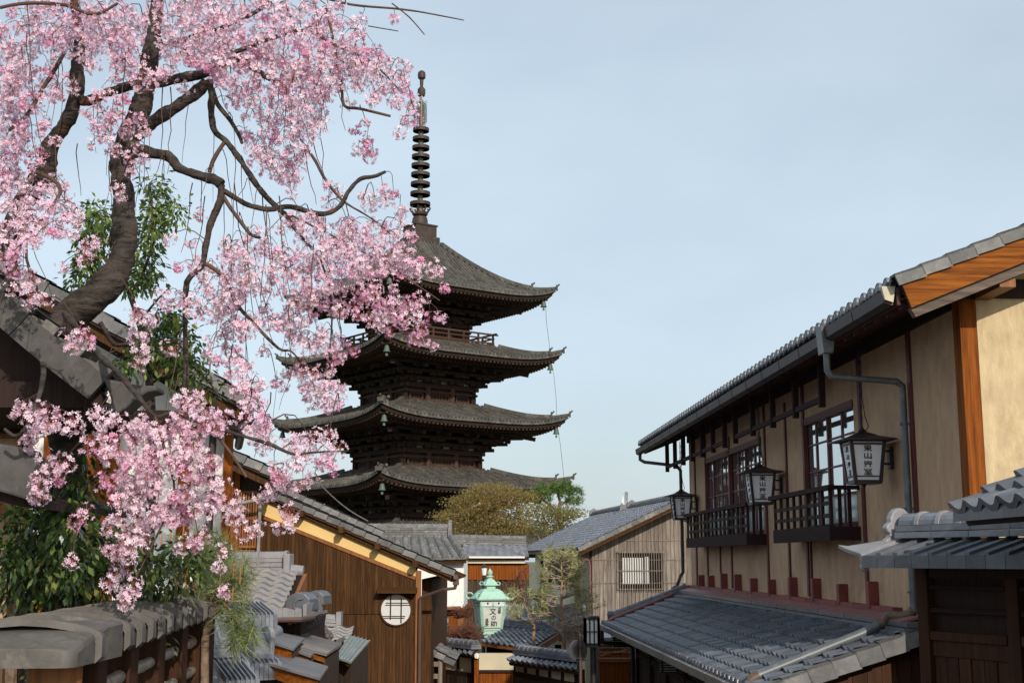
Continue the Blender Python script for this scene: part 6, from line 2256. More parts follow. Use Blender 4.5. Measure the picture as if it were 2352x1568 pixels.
M['bark_pale'] = mat('pale orange pine bark', (.36, .22, .14), rough=.9, var=.35, scale=9, bump=.5, spec=.1)
M['candle'] = mat('orange pine candles', (.46, .16, .04), rough=.6, var=.3, scale=20, spec=.3)

def rnd_dir():
    z = PR.uniform(-1, 1); t = PR.uniform(0, 2 * math.pi); s = math.sqrt(1 - z * z)
    return V((s * math.cos(t), s * math.sin(t), z))
def ell_sample(e):
    while True:
        x, y = PR.uniform(-1, 1), PR.uniform(-1, 1)
        if x * x + y * y <= 1: return e[0] + e[2] * x, e[1] + e[3] * y

# ------------------------------------------------------------------ the weeping cherry
def build_cherry():
    Y = 9.0
    T = Thing('cherry_tree', 'old weeping cherry in pink blossom leaning over the left roofs', 'tree', (P(165, 1400, Y).x, Y, 2.2))
    m = MB()
    sk = []
    sk += limb(m, [(186, 2260, 60), (180, 1560, 52), (168, 1300, 46, .1), (160, 1080, 42, .1), (135, 930, 42), (112, 830, 44), (150, 735, 47), (212, 690, 45), (262, 628, 38), (284, 560, 34), (283, 480, 32), (279, 400, 30), (286, 330, 31), (318, 262, 29), (336, 200, 24), (345, 130, 22), (358, 40, 20), (366, -60, 17)], Y, 26, .30, 9)
    T.add('trunk', m, M['bark'], smooth=60)
    limbs = [
        [(20, 700, 36, .5), (15, 600, 34, .5), (40, 500, 30, .5), (88, 420, 28, .4), (105, 397, 27, .3), (116, 334, 25, .2), (148, 292, 23, .1), (172, 225, 21), (177, 158, 18), (184, 90, 15), (170, 0, 12), (165, -50, 10)],
        [(182, 228, 16), (202, 232, 15), (246, 214, 13), (302, 197, 15), (369, 188, 16), (432, 176, 15), (480, 165, 13), (530, 140, 11), (562, 141, 10), (598, 169, 9), (633, 186, 7), (652, 200, 5)],
        [(296, 318, 18), (322, 302, 20), (352, 281, 19), (404, 246, 18), (450, 212, 17), (476, 190, 16)],
        [(480, 185, 12), (486, 220, 10), (485, 253, 9.5), (492, 300, 9.5), (520, 325, 9), (548, 362, 9), (580, 411, 8.5), (612, 453, 8), (657, 496, 7), (690, 541, 5), (735, 590, 3.5)],
        [(488, 205, 7), (500, 240, 7), (527, 274, 6.5), (548, 309, 5.5), (556, 330, 4)],
        [(285, 352, 16), (320, 348, 18), (352, 352, 16), (387, 359, 15), (411, 387, 14), (457, 404, 14), (490, 412, 15), (508, 425, 15)],
        [(515, 328, 6), (500, 350, 6), (488, 373, 6), (481, 396, 6)],
        [(507, 425, 11), (506, 460, 10.5), (485, 510, 10), (473, 559, 9.5), (463, 610, 9), (436, 636, 9), (427, 666, 7.5), (425, 755, 7), (427, 826, 6.5), (422, 895, 5)],
        [(466, 605, 6), (484, 612, 6), (516, 641, 6), (544, 698, 5.5), (587, 747, 5), (640, 800, 4), (668, 806, 3), (690, 830, 2)],
        [(514, 438, 8), (562, 467, 8), (615, 481, 7.5), (668, 475, 7), (738, 492, 6.5), (780, 474, 6), (801, 439, 6), (827, 412, 6.5), (860, 405, 6), (886, 394, 4)],
        [(506, 440, 6), (527, 474, 6), (548, 503, 5.5), (576, 538, 5), (597, 546, 4)],
        [(690, 320, 3), (724, 369, 4.5), (742, 404, 4.5), (773, 446, 4), (800, 470, 3), (850, 500, 2.5), (905, 545, 2.5), (940, 590, 2)],
        [(750, 20, 4), (766, 95, 4), (784, 197, 4), (791, 243, 4.5), (827, 250, 4.5), (897, 267, 3.5)],
        [(700, -20, 6), (780, 5, 4), (830, 14, 3.5), (905, 20, 3), (960, 27, 2.5), (1020, 38, 2), (1066, 47, 1.6)],
        [(900, 8, 2), (940, 40, 2), (975, 80, 1.5)],
        [(845, 60, 1.8), (915, 72, 1.4)],
        [(148, 120, 6), (120, 170, 6), (98, 204, 6), (72, 250, 6), (53, 274, 6), (20, 300, 5)],
        [(0, 18, 5, -.5), (60, 8, 5, -.5), (150, 12, 5, -.5), (215, 34, 4.5, -.5), (270, 8, 4, -.5)],
        [(150, 720, 10, -.6), (228, 815, 9, -1.4), (270, 854, 8, -1.8), (313, 905, 6.5, -2), (356, 954, 6, -2), (398, 947, 6, -2), (445, 964, 5.5, -2), (498, 982, 5, -2), (569, 1004, 4.5, -2), (622, 1021, 4.5, -2), (676, 1043, 4, -2), (720, 1038, 3, -2), (800, 1035, 2, -2)],
        [(498, 1000, 4, -2), (530, 1040, 4, -2), (566, 1095, 4, -2)],
        [(85, 760, 9, -.8), (100, 860, 8, -1.6), (70, 960, 6, -2), (40, 1000, 5, -2), (10, 985, 4, -2)],
        [(356, 954, 5, -2), (380, 1040, 4, -2), (400, 1130, 3, -2), (360, 1230, 2.5, -2), (310, 1330, 2, -2)],
        [(85, 395, 6, -.8), (140, 440, 5, -1), (60, 560, 4, -1.4), (95, 690, 4, -1.6)],
        [(540, 120, 7), (620, 90, 6), (700, 70, 5), (780, 110, 4), (850, 140, 3), (925, 215, 2)],
        [(345, 110, 8), (420, 90, 7), (520, 60, 6), (600, 20, 5), (640, -20, 4)],
        [(230, 740, 7, -.3), (262, 790, 6, -.2), (300, 795, 5, 0), (330, 860, 4, 0)],
        [(640, 480, 3), (720, 520, 3), (800, 560, 3), (870, 600, 2.5), (950, 650, 2), (1010, 690, 1.5)],
        [(735, 590, 3), (760, 680, 3), (760, 780, 2.5), (745, 870, 2)],
        [(800, 560, 2.5), (850, 640, 2.5), (910, 690, 2), (975, 770, 1.5)],
    ]
    for sp in limbs:
        m = MB()
        big = max(s[2] for s in sp)
        s_ = limb(m, sp, Y, 18 if big > 12 else 10, .30 if big > 7 else .10, 7 if big > 7 else 4)
        sk += s_
        T.add('branch' if big > 4.4 else 'twig', m, M['bark'] if big > 6.2 else M['twig'], smooth=60)
    # ---- blossom clusters
    E_ = [(120, 30, 100, 45, 1), (250, 45, 90, 45, 1), (420, 35, 100, 45, 1), (560, 40, 90, 55, 1), (680, 55, 90, 55, 1), (780, 70, 60, 70, 1),
          (60, 130, 65, 45, .9), (160, 95, 80, 35, 1), (400, 95, 60, 40, 1), (470, 110, 70, 45, 1), (560, 110, 80, 45, 1), (660, 130, 90, 60, 1), (760, 145, 80, 60, 1), (850, 150, 55, 45, 1), (905, 175, 36, 40, .9),
          (40, 210, 50, 50, 1.2), (25, 150, 30, 60, 1), (10, 380, 30, 60, 1), (70, 270, 40, 36, .9), (290, 225, 24, 22, .6), (268, 420, 18, 20, .6), (250, 660, 16, 14, .6), (10, 80, 16, 40, .8), (115, 190, 55, 35, .7), (20, 300, 40, 45, 1), (95, 320, 45, 30, .7), (230, 265, 45, 35, .75), (225, 310, 35, 30, .7), (315, 290, 30, 35, .8), (322, 350, 28, 25, .7), (345, 178, 35, 28, .8), (395, 150, 25, 20, .5), (305, 395, 20, 16, .6), (290, 450, 22, 18, .6), (300, 190, 22, 26, .6), (420, 190, 30, 14, .5), (262, 330, 16, 30, .6), (280, 520, 20, 12, .5),
          (255, 145, 60, 30, .85), (290, 100, 50, 40, 1), (500, 165, 40, 25, .8), (220, 200, 40, 20, .4),
          (540, 165, 60, 35, 1), (565, 235, 45, 35, .9), (625, 225, 60, 50, 1), (700, 205, 60, 45, 1), (600, 320, 45, 45, .9), (655, 325, 60, 60, 1), (705, 285, 45, 40, .9), (650, 415, 40, 35, .8), (600, 375, 25, 25, .7), (935, 225, 22, 40, .9), (918, 285, 26, 22, .9), (878, 215, 40, 22, .9), (830, 310, 22, 40, .9), (850, 365, 22, 20, .8),
          (50, 385, 55, 40, .9), (40, 450, 45, 45, .9), (110, 440, 50, 35, .9), (150, 500, 38, 40, 1), (60, 520, 50, 40, .9), (25, 575, 40, 40, .9), (212, 575, 28, 24, .9), (45, 640, 40, 24, .7), (95, 690, 40, 18, .7), (130, 620, 22, 16, .6),
          (700, 520, 60, 32, 1), (765, 520, 50, 30, 1), (830, 525, 55, 30, 1), (905, 530, 45, 28, 1), (600, 560, 50, 40, .8), (540, 575, 50, 35, .8), (680, 595, 70, 40, 1), (780, 595, 80, 50, 1), (870, 605, 70, 45, 1), (935, 600, 40, 35, 1), (990, 612, 24, 26, .9), (1022, 660, 18, 14, 1), (960, 545, 18, 14, .9),
          (470, 620, 35, 35, .8), (520, 650, 60, 45, .95), (590, 640, 50, 40, .9), (485, 700, 60, 32, .9), (560, 735, 50, 35, .9), (640, 715, 40, 40, .7), (690, 690, 50, 40, 1), (740, 660, 50, 45, 1), (810, 690, 60, 35, 1), (880, 690, 50, 40, 1), (940, 700, 45, 30, 1), (1003, 718, 28, 18, .9), (970, 775, 24, 26, 1), (905, 735, 35, 25, .9), (860, 730, 22, 20, .9),
          (700, 770, 50, 40, .95), (755, 800, 35, 45, .95), (690, 855, 42, 34, .9), (740, 880, 55, 45, 1), (768, 930, 18, 18, 1), (640, 885, 26, 18, .8), (815, 805, 12, 14, 1),
          (400, 690, 35, 25, .8), (385, 545, 16, 12, .9), (440, 545, 16, 12, .9), (405, 603, 12, 12, .9), (465, 480, 12, 10, .9), (330, 730, 26, 40, .8), (180, 770, 30, 32, .9), (400, 775, 26, 24, .6), (320, 790, 20, 40, .7), (520, 790, 45, 40, .8), (600, 800, 20, 12, .8),
          (540, 855, 42, 40, .9), (575, 905, 32, 40, 1), (590, 960, 28, 40, 1), (605, 1000, 34, 24, .9), (610, 735, 26, 16, .8), (820, 240, 20, 12, .5),
          (330, 990, 40, 20, .9), (240, 960, 36, 26, .7), (55, 945, 50, 20, .8), (130, 955, 50, 28, .9), (85, 1005, 30, 28, .9), (125, 1070, 40, 36, .9), (90, 1110, 26, 34, .8), (220, 1020, 45, 40, .8),
          (430, 920, 36, 26, 1), (485, 960, 46, 28, 1), (420, 975, 50, 34, .95), (340, 990, 50, 32, .9), (305, 1060, 60, 45, .95), (380, 1075, 60, 50, 1), (440, 1060, 48, 45, .95), (470, 1120, 45, 40, .95), (525, 1165, 45, 28, .95), (575, 1205, 24, 16, .9), (350, 1150, 60, 45, 1), (415, 1165, 45, 35, .95), (300, 1125, 40, 35, .9), (300, 1205, 55, 40, 1), (275, 1270, 45, 34, .9), (290, 1330, 40, 30, .95), (300, 1375, 26, 16, .9), (240, 1110, 26, 26, .7), (195, 1180, 26, 22, .6), (175, 1280, 14, 10, .7),
          (700, 1020, 50, 26, 1), (745, 1068, 32, 22, 1), (650, 1055, 34, 22, .9), (665, 1095, 34, 26, 1), (635, 1125, 30, 18, 1), (660, 1165, 22, 16, .9), (655, 1205, 28, 12, 1), (740, 1005, 26, 16, .8), (775, 1030, 16, 10, .8),
          (470, 1215, 22, 24, .8), (500, 1275, 14, 36, .8), (430, 1225, 26, 26, .7), (505, 1345, 16, 14, .9),
          (890, 445, 40, 18, .9), (925, 470, 22, 22, .9), (850, 450, 22, 20, .9), (755, 432, 22, 18, .9), (760, 470, 14, 12, .7), (910, 38, 14, 10, .9), (950, 265, 10, 10, .9), (865, 560, 40, 14, .9)]
    cl = []
    SP = 21.0
    for e in E_:
        n = max(1, int(math.pi * e[2] * e[3] / (SP * SP) * e[4] * (.84 if e[1] > 1000 and e[0] < 600 else (.92 if e[0] > 520 else 1.08))))
        for _ in range(n):
            for _t in range(12):
                u, v = ell_sample(e)
                if all((u - c[0]) ** 2 + (v - c[1]) ** 2 > (SP * .52) ** 2 for c in cl[-260:]): break
            else: continue
            cl.append((u, v))
    def depth(u, v):
        d = 9.0
        t = min(1, max(0, (v - 780) / 170))
        if u > 620: t = min(1, max(0, (v - 960) / 60))
        d += (7.05 - d) * t
        if u < 200:
            t = min(1, max(0, (v - 380) / 160))
            d = min(d, 9.3 + (7.15 - 9.3) * t)
        elif u < 380 and v > 690: d = min(d, 7.15)
        elif 200 < u < 430 and 120 < v < 500: return 8.62 + PR.uniform(-.12, .12)
        return d + PR.uniform(-.55, .45) * (1 if d > 8 else .4)
    pts = [(P(u, v, depth(u, v)), u, v) for u, v in cl]
    # ---- twigs: each cluster grows on the nearest part of the tree above it
    tw = MB()
    nodes = [(p.x, p.z, p) for p, r in sk]
    arr = np.array([[n[0], n[1], n[2].y] for n in nodes])
    pts.sort(key=lambda q: -q[0].z)
    for p, u, v in pts:
        d2 = (arr[:, 0] - p.x) ** 2 + ((arr[:, 1] - p.z) * .7) ** 2 + .25 * (arr[:, 2] - p.y) ** 2
        d2 = d2 + np.where(arr[:, 1] < p.z - .02, .25 + 4 * (p.z - arr[:, 1]) ** 2, 0)
        i = int(np.argmin(d2))
        a = V((arr[i, 0], arr[i, 2], arr[i, 1]))
        L_ = (p - a).length
        if L_ < .9:
            drop = min(.14, L_ * .25)
            mid = a.lerp(p, .5) + V((PR.uniform(-.03, .03), PR.uniform(-.03, .03), drop))
            sp = [a, a.lerp(mid, .6) + V((0, 0, drop * .25)), mid, mid.lerp(p, .6) + V((0, 0, drop * .2)), p]
            r0 = .0042 if L_ > .25 else .003
            tw.tube(sp, [r0, r0 * .9, r0 * .8, r0 * .7, r0 * .6], 4, cap=False)
        arr = np.vstack([arr, [p.x, p.z, p.y]])
    # long bare hanging whips
    for u, v, L_, du in ((735, 180, 260, 8), (655, 190, 150, -2), (372, 180, 240, 4), (285, 120, 260, -12), (440, 420, 160, -25), (470, 450, 180, -30), (600, 430, 260, 45), (640, 450, 230, 30), (700, 340, 130, 30), (770, 120, 180, 24), (540, 420, 300, 60), (570, 520, 260, 20), (505, 430, 190, -55), (60, 60, 300, 40), (40, 420, 260, 80), (350, 460, 70, -6), (716, 560, 190, -4), (565, 600, 340, 6), (720, 300, 130, 35), (610, 470, 250, -12), (780, 700, 120, 10), (620, 900, 150, -40), (330, 860, 90, -20), (395, 200, 200, -10), (130, 330, 220, -8), (250, 380, 110, 6), (178, 330, 120, 10), (600, 640, 150, 30), (660, 700, 120, 10), (520, 790, 130, 20)):
        d = depth(u, v) if v < 700 else 8.6
        k = 6
        sp = [P(u + du * (j / k) ** 1.5 + PR.uniform(-4, 4), v + L_ * j / k, d) for j in range(k + 1)]
        tw.tube(sp, [.0045 - .0026 * j / k for j in range(k + 1)], 4, cap=False)
    for _ in range(95):
        q, _r = PR.choice(sk)
        if q.z < E + 1.2 or q.x > -1.0: continue
        L_ = PR.uniform(.18, .75)
        k, dx, dy = 6, PR.uniform(-.10, .16), PR.uniform(-.25, .1)
        tw.tube([q + V((dx * (j / k) ** .8 + PR.uniform(-.008, .008), dy * (j / k), .05 * math.sin(math.pi * min(1, 2 * j / k)) - L_ * (j / k) ** 1.4)) for j in range(k + 1)], [.0042 - .0026 * j / k for j in range(k + 1)], 4, cap=False)
    T.add('hanging_twigs', tw, M['twig'])
    # ---- flowers
    qs, tints = [], []
    st = MB()
    pale = np.array((.90, .765, .845)); pink = np.array((.85, .53, .69)); deep = np.array((.80, .27, .50))
    for p, u, v in pts:
        nf = PR.randint(12, 19)
        sc_ = .55 + .45 * p.y / 9.0
        base = PR.random()
        if base < .07 or (u > 800 and base < .22): tone = deep * .5 + pink * .5
        elif base < .42 or (v < 560 and base < .58): tone = pink * .70 + pale * .30
        else: tone = pale * .82 + pink * .18
        R_ = PR.uniform(.030, .060) * sc_
        for _ in range(nf):
            d = rnd_dir()
            d = (d + V((0, -.35, -.25))).normalized()
            if PR.random() < .16: d = (d + V((0, .5, .3))).normalized()
            c = p + d * R_ * PR.uniform(.75, 1.25) + V((0, 0, -.014))
            st.add([p + V((.0012, 0, 0)), p - V((.0012, 0, 0)), c - V((.0012, 0, 0)), c + V((.0012, 0, 0))], [(0, 1, 2, 3)])
            f = (d + rnd_dir() * .45).normalized()
            s1 = f.cross(V((0, 0, 1)) if abs(f.z) < .9 else V((1, 0, 0))).normalized()
            s2 = f.cross(s1)
            npet = PR.choice((5, 6, 7))
            Lp = PR.uniform(.017, .0245) * sc_
            op = PR.uniform(.12, .75)
            a0 = PR.uniform(0, 6.28)
            k = PR.uniform(.0, 1.0) ** 2
            ft = tone * (1 - .35 * k) + pink * .35 * k
            for j in range(npet):
                a = a0 + 2 * math.pi * j / npet + PR.uniform(-.15, .15)
                o = s1 * math.cos(a) + s2 * math.sin(a)
                tg = f.cross(o)
                o2 = (o + f * op * PR.uniform(.7, 1.3)).normalized()
                w = Lp * PR.uniform(.20, .28)
                tip = c + o2 * Lp
                mid = c + o2 * Lp * .62 - f * .0015
                qs.append((c, mid + tg * w, tip, mid - tg * w))
                tints.append(ft)
            # small red eye
            e = .0042
            if PR.random() < .55:
                c2 = c + f * .003
                qs.append((c2 + s1 * e, c2 + s2 * e, c2 - s1 * e, c2 - s2 * e)); tints.append((.55, .12, .16))
    b = T.base
    qa = np.array([[tuple(x) for x in q] for q in qs], dtype=np.float32) - np.array([b.x, b.y, b.z], dtype=np.float32)
    T.add('blossoms', quads_mesh('blossoms', qa, tints), M['petal'], kind='stuff')
    T.add('flower_stalks', st, M['stalk'], fix=False, kind='stuff')
    print('clusters', len(pts), 'petals', len(qs))
build_cherry()

# ------------------------------------------------------------------ leafy plants
def foliage(T, name, ells, Y, spread, n_per, L_, w, tones, droop=.5, clump=.16, matn='leaf', flat=1.0, vary=.25, face=0.0):
    """Leaves gathered in clumps through the volume of the picture ellipses."""
    qs, tt = [], []
    for e in ells:
        yy = e[5] if len(e) > 5 else Y
        k = yy / FPX
        nc = max(2, int(n_per * e[2] * e[3] / 1000 * e[4]))
        for _ in range(nc):
            u, v = ell_sample(e)
            c = P(u, v, yy + PR.uniform(-spread, spread))
            tone = np.array(PR.choice(tones)) * PR.uniform(1 - vary, 1 + vary)
            for _ in range(PR.randint(5, 9)):
                d = rnd_dir()
                p = c + V((d.x, d.y, d.z * flat)) * clump * PR.uniform(.2, 1)
                o = (d + V((0, 0, -droop)) + rnd_dir() * .5).normalized()
                up = (V((0, -face, 1)) + rnd_dir() * .7).normalized()
                sd = o.cross(up)
                if sd.length < .05: continue
                sd.normalize()
                l, ww = L_ * PR.uniform(.7, 1.25), w * PR.uniform(.8, 1.2)
                m_ = p + o * l * .5 - V((0, 0, l * .06))
                qs.append((p, m_ + sd * ww, p + o * l - V((0, 0, l * .18)), m_ - sd * ww))
                tt.append(tone * PR.uniform(.85, 1.15))
    b = T.base
    qa = np.array([[tuple(x) for x in q] for q in qs], dtype=np.float32) - np.array([b.x, b.y, b.z], dtype=np.float32)
    return T.add(name, quads_mesh(name, qa, tt), M[matn], kind=None)
def needles(T, name, tufts, L_, w, tones, n=40, up=.45, matn='needle', tip=1.0):
    """Needle tufts: (point, direction) each."""
    qs, tt = [], []
    for c, d in tufts:
        tone = np.array(PR.choice(tones)) * PR.uniform(.8, 1.2)
        for _ in range(n):
            o = (V(d) * up + rnd_dir()).normalized()
            l = L_ * PR.uniform(.7, 1.15)
            sd = o.cross(rnd_dir()).normalized()
            p = c + V(d) * PR.uniform(-.5, .5) * L_
            qs.append((p - sd * w, p + sd * w, p + o * l + sd * w * .3 - V((0, 0, l * .08)), p + o * l - sd * w * .3 - V((0, 0, l * .08))))
            tt.append(tone)
    b = T.base
    qa = np.array([[tuple(x) for x in q] for q in qs], dtype=np.float32) - np.array([b.x, b.y, b.z], dtype=np.float32)
    return T.add(name, quads_mesh(name, qa, tt), M[matn])

def build_evergreens():
    G = [(.08, .135, .022), (.13, .19, .035), (.045, .085, .018), (.20, .25, .05)]
    Y = 12.0
    T = Thing('evergreen_tree', 'glossy green tree rising between the cherry trunk and the left roofs', 'tree', (P(330, 1300, Y).x, Y, 2.0))
    m = MB()
    limb(m, [(330, 2120, 16), (330, 1560, 14), (340, 1300, 14), (350, 1050, 13), (345, 900, 12), (330, 780, 10), (300, 680, 8), (270, 600, 6), (235, 520, 4)], Y, 8, .1)
    T.add('trunk', m, M['bark'], smooth=60)
    m = MB()
    for sp in ([(300, 680, 5), (330, 620, 4), (360, 540, 3), (385, 480, 2)], [(335, 800, 6), (390, 790, 4), (420, 740, 3), (440, 700, 2)], [(340, 880, 5), (400, 860, 4), (440, 840, 3), (490, 890, 2)], [(320, 740, 4), (360, 690, 3), (390, 660, 2)], [(300, 680, 4), (340, 600, 3), (350, 500, 2), (345, 420, 1.5)]):
        limb(m, sp, Y, 6, .05)
    T.add('branches', m, M['bark'])
    foliage(T, 'crown', [(352, 428, 26, 22, 1), (385, 480, 42, 36, 1.0), (345, 520, 34, 40, .9), (330, 590, 36, 40, 1), (225, 505, 40, 38, 1.3), (215, 570, 38, 50, 1.3), (345, 640, 26, 26, .8), (305, 650, 34, 26, 1), (190, 640, 30, 30, 1.1),
                         (385, 740, 55, 34, 1), (360, 800, 60, 38, 1.1), (425, 850, 46, 38, 1.1), (305, 835, 40, 26, 1), (482, 895, 22, 14, .9), (420, 790, 40, 30, 1)], Y, .45, 32, .070, .0165, G, droop=.55, clump=.12)
    Y = 8.9
    T = Thing('leafy_shrub', 'dense dark green shrub with pointed leaves behind the roofed fence', 'shrub', (P(170, 1400, Y).x, Y, 2.1))
    m = MB()
    for sp in ([(25, 2240, 20), (25, 1560, 16), (30, 1440, 15), (50, 1340, 11), (40, 1240, 7), (60, 1170, 4)], [(40, 1420, 9), (90, 1340, 7), (130, 1240, 5), (150, 1150, 3)], [(110, 2240, 12), (120, 1500, 8), (135, 1400, 7), (105, 1330, 5), (100, 1280, 4)], [(300, 2240, 12), (300, 1500, 8), (310, 1380, 7), (340, 1300, 5), (300, 1230, 3)], [(180, 1450, 6), (220, 1320, 5), (260, 1240, 3)], [(330, 1330, 5), (400, 1310, 4), (450, 1290, 3)]):
        limb(m, sp, Y, 8, .1)
    T.add('stems', m, M['bark_pine'])
    foliage(T, 'leaves', [(50, 1215, 55, 45, 1), (130, 1215, 60, 50, 1), (190, 1270, 70, 55, 1.1), (110, 1300, 95, 55, 1.1), (265, 1240, 50, 50, .9), (320, 1300, 60, 50, 1), (420, 1285, 50, 36, .9), (60, 1360, 60, 36, .9), (200, 1360, 85, 32, 1), (370, 1345, 50, 22, .9), (95, 1160, 40, 30, .7), (170, 1100, 30, 50, .9), (205, 1080, 20, 60, .6), (160, 1200, 40, 50, 1.2, 8.2), (150, 1300, 60, 50, 1, 8.2), (30, 1290, 40, 60, 1, 8.2), (140, 1540, 60, 24, 1), (262, 1535, 24, 34, 1), (300, 1500, 16, 26, .8), (380, 1490, 20, 20, .4)],
            Y, .5, 22, .062, .015, [(.035, .068, .014), (.055, .095, .02), (.024, .05, .012), (.11, .165, .03), (.17, .20, .05)], droop=.8, clump=.13)
build_evergreens()

def build_pines():
    PG = [(.17, .22, .075), (.22, .26, .09), (.13, .19, .07), (.26, .27, .12)]
    Y = 10.4
    T = Thing('pine_tree', 'young pine with orange shoots beside the roofed fence', 'tree', (P(480, 1430, Y).x, Y, 1.6))
    m = MB()
    limb(m, [(470, 2180, 16), (470, 1560, 12), (474, 1450, 11), (490, 1390, 10), (470, 1350, 8), (440, 1330, 7), (400, 1345, 6)], Y, 8, .15)
    for sp in ([(480, 1400, 6), (520, 1400, 5), (545, 1430, 4), (560, 1460, 3)], [(470, 1360, 5), (510, 1340, 4), (560, 1330, 3)], [(450, 1335, 5), (460, 1290, 4), (470, 1260, 3)], [(490, 1380, 4), (520, 1310, 3), (530, 1290, 2)]):
        limb(m, sp, Y, 6, .1)
    T.add('trunk', m, M['bark_pine'], smooth=60)
    tf = []
    for e in ((440, 1260, 40, 22, 9), (495, 1275, 45, 24, 11), (555, 1320, 30, 26, 8), (505, 1335, 50, 26, 12), (455, 1365, 45, 20, 8), (530, 1370, 40, 22, 8), (535, 1410, 30, 20, 6), (560, 1450, 26, 22, 5), (430, 1310, 30, 22, 6), (545, 1475, 16, 16, 3)):
        for _ in range(e[4]):
            u, v = ell_sample(e)
            low = v > 1400
            tf.append((P(u, v, Y + PR.uniform(-.4, .4)), V((PR.uniform(-.4, .4), -.15, -.7 if low else .7)).normalized()))
    needles(T, 'needles', tf, .165, .0030, PG, n=44, up=.55)
    m = MB()
    for x, y in ((1185, 900), (1210, 865), (1225, 925), (1250, 900), (1258, 960), (1310, 890), (1410, 900), (1505, 850), (1550, 880), (1498, 1000), (1100, 640), (1040, 660), (1200, 930), (1180, 600)):
        p = P(.3557 * x, 1011 + .3557 * y, Y - .2)
        m.tube([p - V((0, 0, .05)), p + V((PR.uniform(-.008, .008), 0, .07))], [.007, .005], 6)
    T.add('shoots', m, M['candle'])
    # thin trained pine in the middle
    Y = 30.4
    T = Thing('thin_pine', 'thin airy pine with pale forked branches before the grey boarded house', 'tree', (P(1290, 1480, Y).x, Y, 0))
    m = MB()
    limb(m, [(1292, 1760, 5.5), (1296, 1500, 5), (1292, 1440, 4.6), (1289, 1390, 3.8), (1291, 1340, 3), (1290, 1300, 2.2), (1284, 1275, 1.5)], Y, 8, .1)
    limb(m, [(1215, 1760, 5), (1226, 1470, 5), (1222, 1430, 4), (1212, 1395, 3), (1206, 1360, 2)], Y + .6, 6, .1)
    limb(m, [(1290, 1430, 3.5), (1276, 1390, 3.2), (1272, 1372, 3)], Y, 6, .1)
    T.add('trunk', m, M['bark_pale'], smooth=60)
    m = MB()
    tf = []
    lv = [(1284, 1280, 1), (1290, 1296, 1), (1291, 1312, 1), (1291, 1330, 1), (1290, 1350, 1), (1289, 1372, 1), (1291, 1395, 1), (1293, 1420, 1), (1210, 1375, .6), (1216, 1400, .6), (1222, 1425, .6)]
    for u, v, s in lv:
        for k in range(7):
            side = (-1 if k % 2 else 1)
            r = PR.uniform(.5, 1.0) * (26 + (v - 1275) * .42) * s
            y = Y + PR.uniform(-.5, .5) + (.6 if s < 1 else 0)
            a = P(u, v + PR.uniform(-5, 5), Y + (.6 if s < 1 else 0))
            b = P(u + side * r * .55, v - r * .18 + PR.uniform(-6, 6), y)
            c = P(u + side * r, v - r * .26 + PR.uniform(-8, 8), y)
            m.tube([a, b, c], [.018, .012, .006], 5, cap=False)
            tf += [(c, V((side * .4, 0, .8)).normalized()), (b.lerp(c, .6), V((0, -.2, 1)).normalized())]
            for _ in range(3):
                q = b.lerp(c, PR.random()) + V((PR.uniform(-.22, .22), PR.uniform(-.2, .2), PR.uniform(.0, .16)))
                m.tube([b.lerp(c, PR.random() * .6), q], [.008, .004], 4, cap=False)
                tf.append((q, V((0, -.2, 1)).normalized()))
    T.add('branches', m, M['twig_pale'])
    needles(T, 'needles', tf, .14, .0075, [(.36, .36, .15), (.42, .40, .19), (.30, .31, .12)], n=12, up=.8)
build_pines()

